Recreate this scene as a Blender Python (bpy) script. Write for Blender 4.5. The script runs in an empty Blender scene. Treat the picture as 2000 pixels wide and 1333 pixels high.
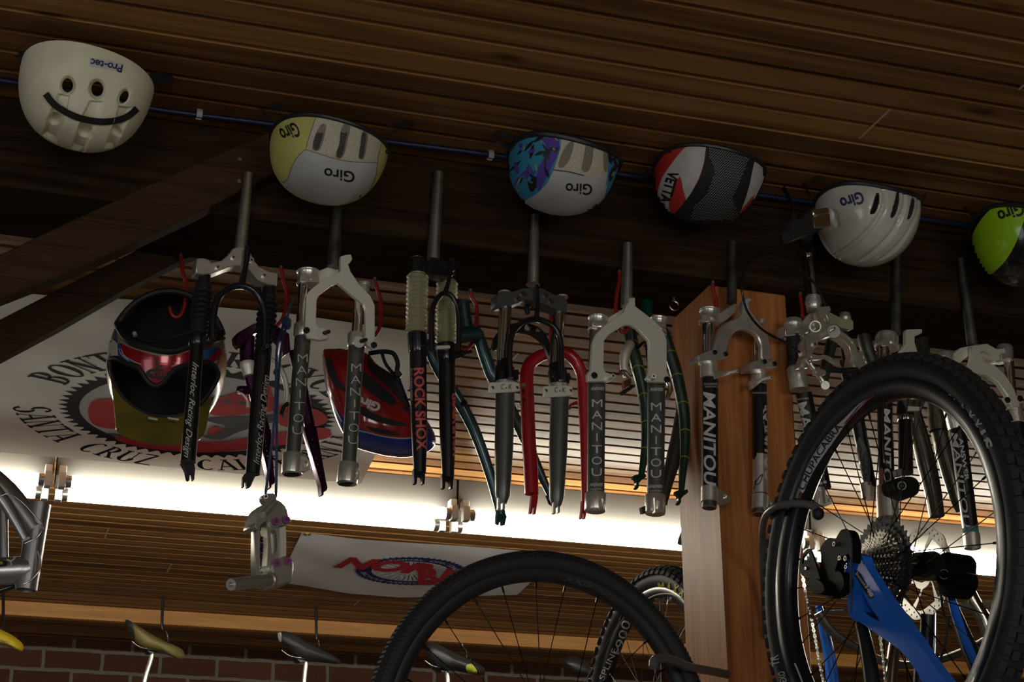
import bpy, bmesh, math, random
from mathutils import Vector, Matrix
from mathutils.bvhtree import BVHTree
from mathutils.geometry import tessellate_polygon
random.seed(7)
V = Vector
COL = bpy.context.scene.collection
SC = bpy.context.scene
# ---------------------------------------------------------------- camera
FPX, PCX, PCY, EYE = 3395.0, 1000.0, 666.5, 1.6
_x = V((12300-PCX, 1960-PCY, FPX)).normalized()
_z = V((950-PCX, -7800-PCY, FPX)); _z = (_z - _x*_z.dot(_x)).normalized()
_y = _z.cross(_x)
if _y.z < 0: _y = -_y
RW = Matrix((_x, _y, _z))            # (right, down, forward) -> world
CAM = V((0, 0, EYE))
cd = bpy.data.cameras.new('camera'); cam = bpy.data.objects.new('camera', cd); COL.objects.link(cam)
cd.sensor_fit = 'HORIZONTAL'; cd.sensor_width = 36.0; cd.lens = FPX/2000*36.0
cd.clip_start = 0.02; cd.clip_end = 60
m3 = RW @ Matrix(((1,0,0),(0,-1,0),(0,0,-1)))
cam.matrix_world = Matrix.Translation(CAM) @ m3.to_4x4()
SC.camera = cam
# ---------------------------------------------------------------- light and exposure
SC.view_settings.view_transform = 'Standard'; SC.view_settings.look = 'None'
SC.view_settings.gamma = 1.0; SC.view_settings.exposure = 0.0
SC.view_settings.use_curve_mapping = False
w = bpy.data.worlds.new('world'); SC.world = w; w.use_nodes = True
w.node_tree.nodes['Background'].inputs[0].default_value = (0.62, 0.72, 0.9, 1)
w.node_tree.nodes['Background'].inputs[1].default_value = 0.6
try:
    SC.cycles.use_denoising = True
    SC.cycles.max_bounces = 6
    SC.cycles.sample_clamp_indirect = 3.0
except Exception: pass
TUBE = 27.0                             # emission of the fluorescent tubes
def area(name, loc, rot, sx, sy, power, col):
    l = bpy.data.lights.new(name, 'AREA'); l.shape = 'RECTANGLE'; l.size = sx; l.size_y = sy
    l.energy = power; l.color = col
    o = bpy.data.objects.new(name, l); COL.objects.link(o); o.location = loc; o.rotation_euler = rot
    return o
# daylight arriving through the two shop windows behind the camera
for i, wx in enumerate((-1.6, 1.9)):
    area('window_daylight', (wx, -4.42, 1.75), (math.radians(90), 0, 0), 2.0, 1.5, 52, (1.0, 0.965, 0.88))
# daylight through the open shop doorway on the side
area('doorway_daylight', (-3.9, -0.6, 1.3), (math.radians(90), 0, math.radians(-90)), 2.2, 2.2, 16, (0.9, 0.95, 1.0))
# ---------------------------------------------------------------- rays through the photograph
def ray(px, py): return RW @ V((px-PCX, py-PCY, FPX))
def atY(px, py, Y): r = ray(px, py); return CAM + r*(Y/r.y)
def atZ(px, py, Z): r = ray(px, py); return CAM + r*((Z-EYE)/r.z)
def proj(p):
    c = RW.transposed() @ (V(p)-CAM); return (c.x/c.z*FPX+PCX, c.y/c.z*FPX+PCY)
class Frame:
    """a vertical plane standing at a point of the room; p() finds the point of it a pixel shows"""
    def __init__(s, px, py, Y, yaw=0.0, pitch=0.0):
        s.o = atY(px, py, Y); a = math.radians(yaw); b = math.radians(pitch)
        s.u = V((math.cos(a), math.sin(a), 0))
        n = V((math.sin(a), -math.cos(a), 0))
        s.n = (n*math.cos(b) - V((0,0,1))*math.sin(b)).normalized()
        s.w = s.n.cross(s.u); s.w = s.w if s.w.z > 0 else -s.w
        s.s = (s.o-CAM).length/FPX
    def p(s, px, py, off=0.0):
        r = ray(px, py); q = s.o + s.n*off
        return CAM + r*((q-CAM).dot(s.n)/r.dot(s.n))
    def L(s, pts, off=0.0): return [s.p(x, y, off) for x, y in pts]
# ---------------------------------------------------------------- materials
MATS = {}
def mat(name, col, rough=0.5, metal=0.0, var=0.0, vs=8.0, bump=0.0, bs=60.0, emit=0.0, coat=0.0, alpha=1.0, trans=0.0, stretch=None, col2=None, spec=None):
    if name in MATS: return MATS[name]
    m = bpy.data.materials.new(name); m.use_nodes = True; nt = m.node_tree; N = nt.nodes; L = nt.links
    b = N['Principled BSDF']; c = (*col, 1)
    b.inputs['Base Color'].default_value = c; b.inputs['Roughness'].default_value = rough; b.inputs['Metallic'].default_value = metal
    if coat: b.inputs['Coat Weight'].default_value = coat; b.inputs['Coat Roughness'].default_value = 0.08
    if spec is not None: b.inputs['Specular IOR Level'].default_value = spec
    if alpha < 1: b.inputs['Alpha'].default_value = alpha
    if trans: b.inputs['Transmission Weight'].default_value = trans
    if emit: b.inputs['Emission Color'].default_value = c; b.inputs['Emission Strength'].default_value = emit
    tc = N.new('ShaderNodeTexCoord'); mp = N.new('ShaderNodeMapping'); L.new(tc.outputs['Object'], mp.inputs[0])
    if stretch: mp.inputs['Scale'].default_value = stretch
    if var or col2:
        nz = N.new('ShaderNodeTexNoise'); nz.inputs['Scale'].default_value = vs; nz.inputs['Detail'].default_value = 6
        L.new(mp.outputs[0], nz.inputs[0])
        mx = N.new('ShaderNodeMix'); mx.data_type = 'RGBA'
        c2 = col2 if col2 else tuple(x*(1-var) for x in col)
        cr = N.new('ShaderNodeMapRange'); cr.inputs[1].default_value = 0.35; cr.inputs[2].default_value = 0.68
        L.new(nz.outputs[0], cr.inputs[0]); L.new(cr.outputs[0], mx.inputs[0])
        mx.inputs[6].default_value = c; mx.inputs[7].default_value = (*c2, 1)
        L.new(mx.outputs[2], b.inputs['Base Color'])
    if bump:
        n2 = N.new('ShaderNodeTexNoise'); n2.inputs['Scale'].default_value = bs; n2.inputs['Detail'].default_value = 4
        L.new(mp.outputs[0], n2.inputs[0]); bp = N.new('ShaderNodeBump'); bp.inputs['Strength'].default_value = bump
        bp.inputs['Distance'].default_value = 0.002
        L.new(n2.outputs[0], bp.inputs['Height']); L.new(bp.outputs[0], b.inputs['Normal'])
    MATS[name] = m; return m
def wood(name, dark, light, axis=0, board=None, origin=0.0, rough=0.45, knots=True, grain=1.0, bump=0.15, tone=0.5):
    """planks: grain runs along `axis`; each board (width on the Y axis) gets its own tone; knots are small dark eyes"""
    m = bpy.data.materials.new(name); m.use_nodes = True; nt = m.node_tree; N = nt.nodes; L = nt.links
    b = N['Principled BSDF']; b.inputs['Roughness'].default_value = rough
    tc = N.new('ShaderNodeTexCoord')
    off = tc.outputs['Object']; boardv = None
    if board:
        sp = N.new('ShaderNodeSeparateXYZ'); L.new(off, sp.inputs[0])
        a = N.new('ShaderNodeMath'); a.operation = 'SUBTRACT'; L.new(sp.outputs[1], a.inputs[0]); a.inputs[1].default_value = origin
        d = N.new('ShaderNodeMath'); d.operation = 'DIVIDE'; L.new(a.outputs[0], d.inputs[0]); d.inputs[1].default_value = board
        fl = N.new('ShaderNodeMath'); fl.operation = 'FLOOR'; L.new(d.outputs[0], fl.inputs[0])
        wn = N.new('ShaderNodeTexWhiteNoise'); wn.noise_dimensions = '1D'; L.new(fl.outputs[0], wn.inputs['W']); boardv = wn.outputs['Value']
        sc = N.new('ShaderNodeMath'); sc.operation = 'MULTIPLY'; L.new(boardv, sc.inputs[0]); sc.inputs[1].default_value = 37.0
        cb = N.new('ShaderNodeCombineXYZ'); L.new(sc.outputs[0], cb.inputs[0]); L.new(sc.outputs[0], cb.inputs[2])
        ad = N.new('ShaderNodeVectorMath'); ad.operation = 'ADD'; L.new(off, ad.inputs[0]); L.new(cb.outputs[0], ad.inputs[1]); off = ad.outputs[0]
    mp = N.new('ShaderNodeMapping'); s = [26*grain]*3; s[axis] = 1.3*grain; mp.inputs['Scale'].default_value = s; L.new(off, mp.inputs[0])
    nz = N.new('ShaderNodeTexNoise'); nz.inputs['Scale'].default_value = 1.6; nz.inputs['Detail'].default_value = 7; nz.inputs['Distortion'].default_value = 1.2
    L.new(mp.outputs[0], nz.inputs[0])
    fac = nz.outputs[0]
    if boardv:
        a1 = N.new('ShaderNodeMath'); a1.operation = 'MULTIPLY_ADD'; L.new(boardv, a1.inputs[0]); a1.inputs[1].default_value = tone; L.new(fac, a1.inputs[2])
        a2 = N.new('ShaderNodeMath'); a2.operation = 'SUBTRACT'; L.new(a1.outputs[0], a2.inputs[0]); a2.inputs[1].default_value = tone/2; fac = a2.outputs[0]
    cr = N.new('ShaderNodeValToRGB'); cr.color_ramp.elements[0].position = 0.3; cr.color_ramp.elements[1].position = 0.72
    cr.color_ramp.elements[0].color = (*dark, 1); cr.color_ramp.elements[1].color = (*light, 1); L.new(fac, cr.inputs[0])
    out = cr.outputs[0]
    if knots:
        mk = N.new('ShaderNodeMapping'); ks = [9.0]*3; ks[axis] = 3.2; mk.inputs['Scale'].default_value = ks; L.new(off, mk.inputs[0])
        vo = N.new('ShaderNodeTexVoronoi'); vo.inputs['Scale'].default_value = 0.8; L.new(mk.outputs[0], vo.inputs[0])
        mr = N.new('ShaderNodeMapRange'); mr.inputs[1].default_value = 0.05; mr.inputs[2].default_value = 0.13; mr.inputs[3].default_value = 0.75; mr.inputs[4].default_value = 0.0
        L.new(vo.outputs['Distance'], mr.inputs[0])
        mx = N.new('ShaderNodeMix'); mx.data_type = 'RGBA'; L.new(mr.outputs[0], mx.inputs[0]); L.new(out, mx.inputs[6])
        mx.inputs[7].default_value = (dark[0]*.3, dark[1]*.22, dark[2]*.2, 1); out = mx.outputs[2]
    L.new(out, b.inputs['Base Color'])
    bp = N.new('ShaderNodeBump'); bp.inputs['Strength'].default_value = bump; bp.inputs['Distance'].default_value = 0.003
    L.new(nz.outputs[0], bp.inputs['Height']); L.new(bp.outputs[0], b.inputs['Normal'])
    MATS[name] = m; return m
# ---------------------------------------------------------------- mesh builder
def basis(d):
    d = d.normalized(); a = V((0,0,1)) if abs(d.z) < 0.9 else V((1,0,0))
    x = d.cross(a).normalized(); return x, d.cross(x).normalized()
def spline(pts, n=6):
    """Catmull-Rom through the points (vectors of any size)"""
    if len(pts) < 3: return list(pts)
    P = [pts[0]*2-pts[1]] + list(pts) + [pts[-1]*2-pts[-2]]; o = []
    for i in range(1, len(P)-2):
        a, b, c, d = P[i-1:i+3]
        for k in range(n):
            t = k/n; o.append(0.5*((2*b)+(c-a)*t+(2*a-5*b+4*c-d)*t*t+(3*b-a-3*c+d)*t**3))
    o.append(P[-2]); return o
def sp2(pts, n=6): return [(q.x, q.y) for q in spline([V(p) for p in pts], n)]
def loop2(pts, n=5):
    """closed smooth 2D outline"""
    P = [V(p) for p in pts]; N_ = len(P); o = []
    for i in range(N_):
        a, b, c, d = P[i-1], P[i], P[(i+1) % N_], P[(i+2) % N_]
        for k in range(n):
            t = k/n; q = 0.5*((2*b)+(c-a)*t+(2*a-5*b+4*c-d)*t*t+(3*b-a-3*c+d)*t**3); o.append((q.x, q.y))
    return o
def circ(x, y, r, n=16, ry=None): return [(x+r*math.cos(2*math.pi*i/n), y+(ry or r)*math.sin(2*math.pi*i/n)) for i in range(n)]
def wm(o): return wm(o.parent) @ o.matrix_basis if o.parent else o.matrix_basis.copy()
class MB:
    def __init__(s): s.v = []; s.f = []; s.m = []; s.mats = []
    def mi(s, m):
        if m not in s.mats: s.mats.append(m)
        return s.mats.index(m)
    def add(s, vs, fs, m):
        o = len(s.v); i = s.mi(m); s.v += [V(a) for a in vs]
        for f in fs: s.f.append([o+a for a in f]); s.m.append(i)
        return s
    def tube(s, pts, r, m, seg=12, cap=True, closed=False, flat=None):
        n = len(pts); R = r if isinstance(r, (list, tuple)) else [r]*n; vs = []
        up = None
        for i, p in enumerate(pts):
            if closed: d = (pts[(i+1) % n]-pts[i-1])
            else: d = pts[min(i+1, n-1)]-pts[max(i-1, 0)]
            if d.length < 1e-9: d = V((0,0,1))
            d.normalize()
            if up is None: x, y = basis(d)
            else:
                x = up - d*up.dot(d)
                if x.length < 1e-6: x, _q = basis(d)
                x.normalize(); y = d.cross(x)
            up = x
            if flat is not None:      # ribbon-like: x axis pinned to the given direction
                x = (flat[0]-d*flat[0].dot(d)).normalized(); y = d.cross(x)
            for k in range(seg):
                a = 2*math.pi*k/seg
                vs.append(p + x*(math.cos(a)*R[i]*(flat[1] if flat is not None else 1)) + y*(math.sin(a)*R[i]))
        fs = []
        for i in range(n if closed else n-1):
            j = (i+1) % n
            for k in range(seg):
                l = (k+1) % seg; fs.append((i*seg+k, i*seg+l, j*seg+l, j*seg+k))
        if cap and not closed: fs.append(tuple(range(seg))[::-1]); fs.append(tuple((n-1)*seg+k for k in range(seg)))
        return s.add(vs, fs, m)
    def cyl(s, a, b, r, m, r1=None, seg=20): return s.tube([a, b], [r, r if r1 is None else r1], m, seg)
    def lathe(s, a, b, prof, m, seg=24, cap=True):
        """prof: (t along a->b in 0..1 or beyond, radius)"""
        d = b-a; x, y = basis(d); vs = []; fs = []
        for t, r in prof:
            for k in range(seg):
                g = 2*math.pi*k/seg; vs.append(a+d*t+x*(math.cos(g)*r)+y*(math.sin(g)*r))
        n = len(prof)
        for i in range(n-1):
            for k in range(seg):
                l = (k+1) % seg; fs.append((i*seg+k, i*seg+l, (i+1)*seg+l, (i+1)*seg+k))
        if cap: fs.append(tuple(range(seg))[::-1]); fs.append(tuple((n-1)*seg+k for k in range(seg)))
        return s.add(vs, fs, m)
    def ring(s, a, b, ro, ri, m, seg=32):
        """hollow cylinder from a to b"""
        d = b-a; x, y = basis(d); vs = []; fs = []
        for t, r in ((0, ri), (0, ro), (1, ro), (1, ri)):
            for k in range(seg):
                g = 2*math.pi*k/seg; vs.append(a+d*t+x*(math.cos(g)*r)+y*(math.sin(g)*r))
        for i in range(4):
            for k in range(seg):
                l = (k+1) % seg; j = (i+1) % 4; fs.append((i*seg+k, i*seg+l, j*seg+l, j*seg+k))
        return s.add(vs, fs, m)
    def box(s, c, hx, hy, hz, m, ax=None):
        X, Y, Z = ax if ax else (V((1,0,0)), V((0,1,0)), V((0,0,1)))
        vs = [c+X*(i*hx)+Y*(j*hy)+Z*(k*hz) for i in (-1,1) for j in (-1,1) for k in (-1,1)]
        return s.add(vs, [(0,1,3,2),(4,6,7,5),(0,4,5,1),(2,3,7,6),(0,2,6,4),(1,5,7,3)], m)
    def prism(s, pts, ext, m, holes=()):
        loops = [list(pts)]+[list(h) for h in holes]
        tri = tessellate_polygon(loops); flat = [p for l in loops for p in l]; n = len(flat)
        vs = flat+[p+ext for p in flat]; fs = []
        if tri:
            a, b, c = tri[0]; nr = (flat[b]-flat[a]).cross(flat[c]-flat[a]); flip = nr.dot(ext) > 0
        else: flip = False
        for t in tri:
            t = tuple(t) if not flip else tuple(t)[::-1]
            fs.append(t); fs.append(tuple(i+n for i in t[::-1]))
        o = 0
        for l in loops:
            k = len(l)
            for i in range(k):
                j = (i+1) % k; fs.append((o+i, o+j, o+j+n, o+i+n))
            o += k
        return s.add(vs, fs, m)
    def sphere(s, c, rx, ry, rz, m, ax=None, u=20, w=12):
        X, Y, Z = ax if ax else (V((1,0,0)), V((0,1,0)), V((0,0,1))); vs = [c+Z*rz]
        for i in range(1, w):
            t = math.pi*i/w
            for k in range(u):
                a = 2*math.pi*k/u; vs.append(c+X*(rx*math.sin(t)*math.cos(a))+Y*(ry*math.sin(t)*math.sin(a))+Z*(rz*math.cos(t)))
        vs.append(c-Z*rz); fs = []
        for k in range(u): fs.append((0, 1+k, 1+(k+1) % u)); 
        for i in range(w-2):
            for k in range(u): a = 1+i*u+k; b = 1+i*u+(k+1) % u; fs.append((a, a+u, b+u, b))
        e = len(vs)-1
        for k in range(u): fs.append((e, 1+(w-2)*u+(k+1) % u, 1+(w-2)*u+k))
        return s.add(vs, fs, m)
    def grid(s, rows, m, close=False):
        n = len(rows[0]); vs = [p for r in rows for p in r]; fs = []
        for i in range(len(rows)-1):
            for k in range(n if close else n-1):
                l = (k+1) % n; fs.append((i*n+k, i*n+l, (i+1)*n+l, (i+1)*n+k))
        return s.add(vs, fs, m)
    def bvh(s): return BVHTree.FromPolygons(s.v, s.f)
    def build(s, name, parent=None, bevel=0.0, smooth=38, recalc=True):
        me = bpy.data.meshes.new(name)
        inv = wm(parent).inverted() if parent else None
        if parent is None and s.v:
            lo = V((min(p.x for p in s.v), min(p.y for p in s.v), min(p.z for p in s.v))); hi = V((max(p.x for p in s.v), max(p.y for p in s.v), max(p.z for p in s.v)))
            org = V(((lo.x+hi.x)/2, (lo.y+hi.y)/2, lo.z))
            if name.startswith(('ceiling', 'floor', 'wall')): org = V((0, 0, 0))
            inv = Matrix.Translation(-org)
        vs = [inv @ p for p in s.v] if inv else s.v
        me.from_pydata(vs, [], s.f)
        for m in s.mats: me.materials.append(m)
        me.polygons.foreach_set('material_index', s.m)
        bm = bmesh.new(); bm.from_mesh(me)
        if recalc: bmesh.ops.recalc_face_normals(bm, faces=bm.faces)
        if bevel:
            bm.edges.ensure_lookup_table()
            es = [e for e in bm.edges if len(e.link_faces) == 2 and e.calc_face_angle(0) > 0.6]
            try: bmesh.ops.bevel(bm, geom=es, offset=bevel, segments=1, affect='EDGES', clamp_overlap=True)
            except Exception: pass
        bm.to_mesh(me); bm.free()
        if smooth:
            me.polygons.foreach_set('use_smooth', [True]*len(me.polygons)); me.set_sharp_from_angle(angle=math.radians(smooth))
        o = bpy.data.objects.new(name, me); COL.objects.link(o)
        if parent: o.parent = parent
        else: o.location = org
        return o
def thing(name, loc, label, cat, group=None, rz=0.0):
    o = bpy.data.objects.new(name, None); COL.objects.link(o); o.empty_display_size = 0.05
    o.location = loc; o.rotation_euler = (0,0,rz)
    o['label'] = label; o['category'] = cat
    if group: o['group'] = group
    return o
def tag(o, label, cat, group=None, kind=None):
    o['label'] = label; o['category'] = cat
    if group: o['group'] = group
    if kind: o['kind'] = kind
    return o
def struct(o, label=None):
    o['kind'] = 'structure'
    if label: o['label'] = label
    return o
# ---------------------------------------------------------------- print and lettering laid on real surfaces
_fc = {}
def glyphs(text, bold=0.0, shear=0.0, space=1.0):
    k = (text, bold, shear, space)
    if k in _fc: return _fc[k]
    c = bpy.data.curves.new('t', 'FONT'); c.body = text; c.size = 1; c.offset = bold; c.shear = shear; c.space_character = space; c.resolution_u = 3
    o = bpy.data.objects.new('t', c); COL.objects.link(o); bpy.context.view_layer.update()
    me = o.evaluated_get(bpy.context.evaluated_depsgraph_get()).to_mesh()
    vs = [(v.co.x, v.co.y) for v in me.vertices]; fs = [tuple(p.vertices) for p in me.polygons]
    bpy.data.objects.remove(o)
    bpy.data.curves.remove(c)
    x0 = min(v[0] for v in vs); x1 = max(v[0] for v in vs)
    hh = 0.729
    vs = [((x-x0)/(x1-x0), y/hh) for x, y in vs]
    _fc[k] = (vs, fs, (x1-x0)/hh); return _fc[k]
def cut(vs, fs, step, axes=(0, 1)):
    """slice a flat mesh (x, y) into cells no wider than step, so that it can bend"""
    bm = bmesh.new(); B = [bm.verts.new((x, y, 0)) for x, y in vs]
    for f in fs:
        try: bm.faces.new([B[i] for i in f])
        except ValueError: pass
    for ax in axes:
        a = min(v[ax] for v in vs); b = max(v[ax] for v in vs); n = int((b-a)/step)
        nrm = V((1,0,0)) if ax == 0 else V((0,1,0))
        for i in range(1, n+1):
            c = a+(b-a)*i/(n+1); co = V((c,0,0)) if ax == 0 else V((0,c,0))
            bmesh.ops.bisect_plane(bm, geom=bm.verts[:]+bm.edges[:]+bm.faces[:], plane_co=co, plane_no=nrm)
    bm.verts.index_update(); ov = [(v.co.x, v.co.y) for v in bm.verts]; of = [tuple(v.index for v in f.verts) for f in bm.faces]
    bm.free(); return ov, of
def lay(mb, tree, vs, fs, m, lift=0.0006):
    """lay a flat mesh given in picture points on the surface that is seen there"""
    out = []; dist = []; hit = []
    for x, y in vs:
        d = ray(x, y).normalized(); h = tree.ray_cast(CAM, d)
        if h[0] is None: out.append(d); hit.append(False)
        else:
            n = h[1]; n = n if n.dot(d) < 0 else -n
            out.append(h[0]+n*lift); hit.append(True); dist.append(h[3])
    if not dist: return
    md = sum(dist)/len(dist); good = list(hit)
    for i, k in enumerate(hit):
        if not k:                       # just past the edge of the thing: pull it to the edge
            q = CAM+out[i]*md; h = tree.find_nearest(q)
            out[i] = h[0]+(CAM-h[0]).normalized()*lift; good[i] = h[3] < 0.09
    ff = []; use = {}
    for f in fs:
        if all(good[i] for i in f) and any(hit[i] for i in f):
            dd = [(out[i]-CAM).length for i in f]
            if max(dd)-min(dd) < 0.05: ff.append([use.setdefault(i, len(use)) for i in f])
    vv = [None]*len(use)
    for i, k in use.items(): vv[k] = out[i]
    if ff: mb.add(vv, ff, m)
def patch(mb, tree, poly, m, step=5, lift=0.0006, holes=()):
    loops = [[V((x, y, 0)) for x, y in l] for l in [poly]+list(holes)]
    tri = tessellate_polygon(loops); vs = [(p.x, p.y) for l in loops for p in l]
    v2, f2 = cut(vs, [tuple(t) for t in tri], step); lay(mb, tree, v2, f2, m, lift)
def words(mb, tree, text, a, b, h, m, bold=0.0, shear=0.0, step=4, lift=0.0009, space=1.0, curve=None, flip=False):
    """lettering whose baseline runs from picture point a to b, h points tall; curve = sag of the baseline"""
    vs, fs, asp = glyphs(text, bold, shear, space)
    a = V(a); b = V(b); d = b-a; L_ = d.length; d.normalize(); up = V((d.y, -d.x))
    if flip: up = -up
    vs, fs = cut([(x*L_, y*h) for x, y in vs], fs, step)
    o = []
    for x, y in vs:
        s = (curve*4*(x/L_)*(1-x/L_)) if curve else 0
        q = a+d*x+up*(y+s); o.append((q.x, q.y))
    lay(mb, tree, o, fs, m, lift)
def stroke(mb, tree, pts, wd, m, lift=0.0008, n=5, step=5):
    P = spline([V(p) for p in pts], n); Lf = []; Rt = []
    for i, p in enumerate(P):
        d = (P[min(i+1, len(P)-1)]-P[max(i-1, 0)]).normalized(); q = V((-d.y, d.x))*(wd/2)
        Lf.append(p+q); Rt.append(p-q)
    vs = [(v.x, v.y) for v in Lf+Rt]; k = len(P)
    lay(mb, tree, vs, [(i, i+1, k+i+1, k+i) for i in range(k-1)], m, lift)
def arc_words(mb, C, ex, ey, R, text, a0, a1, h, m, bold=0.0, outside=True, squash=1.0, shear=0.0, lift=V((0,0,-0.001)), surf=None, space=1.0):
    """lettering around a circle of centre C in the plane ex, ey; angles in degrees, 90 = +ey"""
    vs, fs, asp = glyphs(text, bold, shear, space); vs, fs = cut(vs, fs, 0.02, (0,)); o = []
    for x, y in vs:
        a = math.radians(a0+(a1-a0)*x); r = R+(y*h if outside else -y*h)
        q = C+ex*(r*math.cos(a))+ey*(r*math.sin(a)*squash); q = surf(q) if surf else q; o.append(q+lift)
    mb.add(o, fs, m)
# ================================================================ the room
CEIL = EYE+1.70; BW = 0.0735; BEAMZ = EYE+1.505
M = {}
M['ceil'] = wood('ceiling_pine', (0.155,0.070,0.027), (0.39,0.20,0.072), 0, BW, 0.0, rough=0.27, tone=0.45, grain=0.45, bump=0.08)
M['ceil'].node_tree.nodes['Principled BSDF'].inputs['Specular IOR Level'].default_value = 0.4
M['ceil'].node_tree.nodes['Principled BSDF'].inputs['IOR'].default_value = 1.17
M['ceil'].node_tree.nodes['Principled BSDF'].inputs['Specular Tint'].default_value = (1.0,0.80,0.50,1)
M['beam'] = wood('old_dark_beam', (0.020,0.011,0.006), (0.055,0.032,0.018), 0, rough=0.85, knots=True, bump=0.4)
M['beam'].node_tree.nodes['Principled BSDF'].inputs['Specular IOR Level'].default_value = 0.12
M['brace'] = wood('brace_board', (0.040,0.022,0.012), (0.075,0.043,0.026), 0, rough=0.7, grain=1.5, bump=0.3)
M['brace'].node_tree.nodes['Principled BSDF'].inputs['Specular IOR Level'].default_value = 0.15
M['post'] = wood('fir_post', (0.32,0.105,0.033), (0.62,0.255,0.085), 2, rough=0.42, grain=0.9, bump=0.1)
M['trim'] = wood('pine_trim', (0.55,0.24,0.065), (0.78,0.38,0.11), 0, rough=0.4)
M['plaster'] = mat('plaster', (0.42,0.38,0.33), 0.9, bump=0.2)
M['floor'] = mat('floor_concrete', (0.32,0.29,0.25), 0.6, var=0.3, vs=3)
for k_ in ('post', 'brace', 'beam'): M[k_].node_tree.nodes['Principled BSDF'].inputs['IOR'].default_value = {'post': 1.25, 'brace': 1.12, 'beam': 1.15}[k_]
# ceiling: tongue-and-groove boards with real grooves, running along the beam
mb = MB(); prof = []
y = -6.0*BW*10
n0 = int((8.2+4.45)/BW)+1
gy = 0.0
y0 = -int(4.5/BW)*BW
for i in range(n0+1):
    a = y0+i*BW
    prof += [(a, CEIL), (a+BW-0.0160, CEIL), (a+BW-0.0120, CEIL+0.011), (a+BW-0.0003, CEIL+0.011)]
x0, x1 = -4.0, 9.0
mb.grid([[V((x0, a, z)) for a, z in prof], [V((x1, a, z)) for a, z in prof]], M['ceil'])
top = CEIL+0.05
mb.add([V((x0,y0,top)),V((x1,y0,top)),V((x1,8.4,top)),V((x0,8.4,top))], [(0,1,2,3)], M['ceil'])
# end joints of single boards, where a paler strip shows
M['joint'] = mat('pale_joint', (0.55,0.40,0.28), 0.7)
for p, q in (((1739,212),(1681,270)),((2000,165),(1992,175)),((212,1032),(205,1052)),((335,1102),(327,1120)),((705,1170),(697,1184)),((1012,690),(1000,712)),((1100,885),(1094,897))):
    A = atZ(*p, CEIL); B = atZ(*q, CEIL); B.x = A.x; d = V((0.003,0,0)); dz = V((0,0,-0.0012))
    mb.add([A-d+dz, A+d+dz, B+d+dz, B-d+dz], [(0,1,2,3)], M['joint'])
struct(mb.build('ceiling', smooth=0), 'pine tongue-and-groove board ceiling')
def slab(name, lo, hi, m, bev=0.0, label=None):
    b = MB(); c = (V(lo)+V(hi))/2; h = (V(hi)-V(lo))/2; b.box(c, h.x, h.y, h.z, m); return struct(b.build(name, bevel=bev), label)
slab('floor', (-4.2,-4.6,-0.1), (9.2,8.5,0), M['floor'])
# far brick wall
bm_ = bpy.data.materials.new('old_brick'); bm_.use_nodes = True; nt = bm_.node_tree; N = nt.nodes; Lk = nt.links
tc = N.new('ShaderNodeTexCoord'); sx = N.new('ShaderNodeSeparateXYZ'); cb = N.new('ShaderNodeCombineXYZ'); Lk.new(tc.outputs['Object'], sx.inputs[0])
zo = N.new('ShaderNodeMath'); zo.operation = 'ADD'; zo.inputs[1].default_value = 0.035; Lk.new(sx.outputs[2], zo.inputs[0])
Lk.new(sx.outputs[0], cb.inputs[0]); Lk.new(zo.outputs[0], cb.inputs[1])
nzb = N.new('ShaderNodeTexNoise'); nzb.inputs['Scale'].default_value = 14; nzb.inputs['Detail'].default_value = 5; Lk.new(cb.outputs[0], nzb.inputs[0])
vm = N.new('ShaderNodeVectorMath'); vm.operation = 'MULTIPLY_ADD'; Lk.new(nzb.outputs['Color'], vm.inputs[0]); vm.inputs[1].default_value = (0.014,0.014,0); Lk.new(cb.outputs[0], vm.inputs[2])
br = N.new('ShaderNodeTexBrick'); Lk.new(vm.outputs[0], br.inputs[0]); br.inputs['Scale'].default_value = 1
br.inputs['Brick Width'].default_value = 0.262; br.inputs['Row Height'].default_value = 0.094; br.inputs['Mortar Size'].default_value = 0.0105
br.inputs['Mortar Smooth'].default_value = 0.3; br.inputs['Color1'].default_value = (0.17,0.062,0.035,1); br.inputs['Color2'].default_value = (0.11,0.042,0.026,1)
br.inputs['Mortar'].default_value = (0.30,0.26,0.21,1); br.inputs['Bias'].default_value = 0.0
n3 = N.new('ShaderNodeTexNoise'); n3.inputs['Scale'].default_value = 40; Lk.new(cb.outputs[0], n3.inputs[0])
mxb = N.new('ShaderNodeMix'); mxb.data_type = 'RGBA'; mxb.blend_type = 'MULTIPLY'; mxb.inputs[0].default_value = 0.5; Lk.new(br.outputs[0], mxb.inputs[6]); Lk.new(n3.outputs[0], mxb.inputs[7])
bs = N['Principled BSDF']; Lk.new(mxb.outputs[2], bs.inputs['Base Color']); bs.inputs['Roughness'].default_value = 0.9
bb = N.new('ShaderNodeBump'); bb.inputs['Strength'].default_value = 0.8; bb.inputs['Distance'].default_value = 0.008; Lk.new(br.outputs['Fac'], bb.inputs['Height']); bb.invert = True; Lk.new(bb.outputs[0], bs.inputs['Normal'])
slab('wall_back', (-4.2,8.1,0), (9.2,8.3,CEIL+0.04), bm_, label='old red brick wall with wide grey mortar')
slab('wall_right', (9.0,-4.6,0), (9.2,8.1,CEIL+0.05), M['plaster'])
slab('wall_left', (-4.2,0.7,0), (-4.0,8.1,CEIL+0.05), M['plaster'])
b = MB()
for lo, hi in (((-4.2,-4.6,0),(-4.0,-1.9,CEIL+.05)),((-4.2,-1.9,2.5),(-4.0,0.7,CEIL+.05))):
    c = (V(lo)+V(hi))/2; h = (V(hi)-V(lo))/2; b.box(c, h.x, h.y, h.z, M['plaster'])
struct(b.build('wall_side'))
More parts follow.
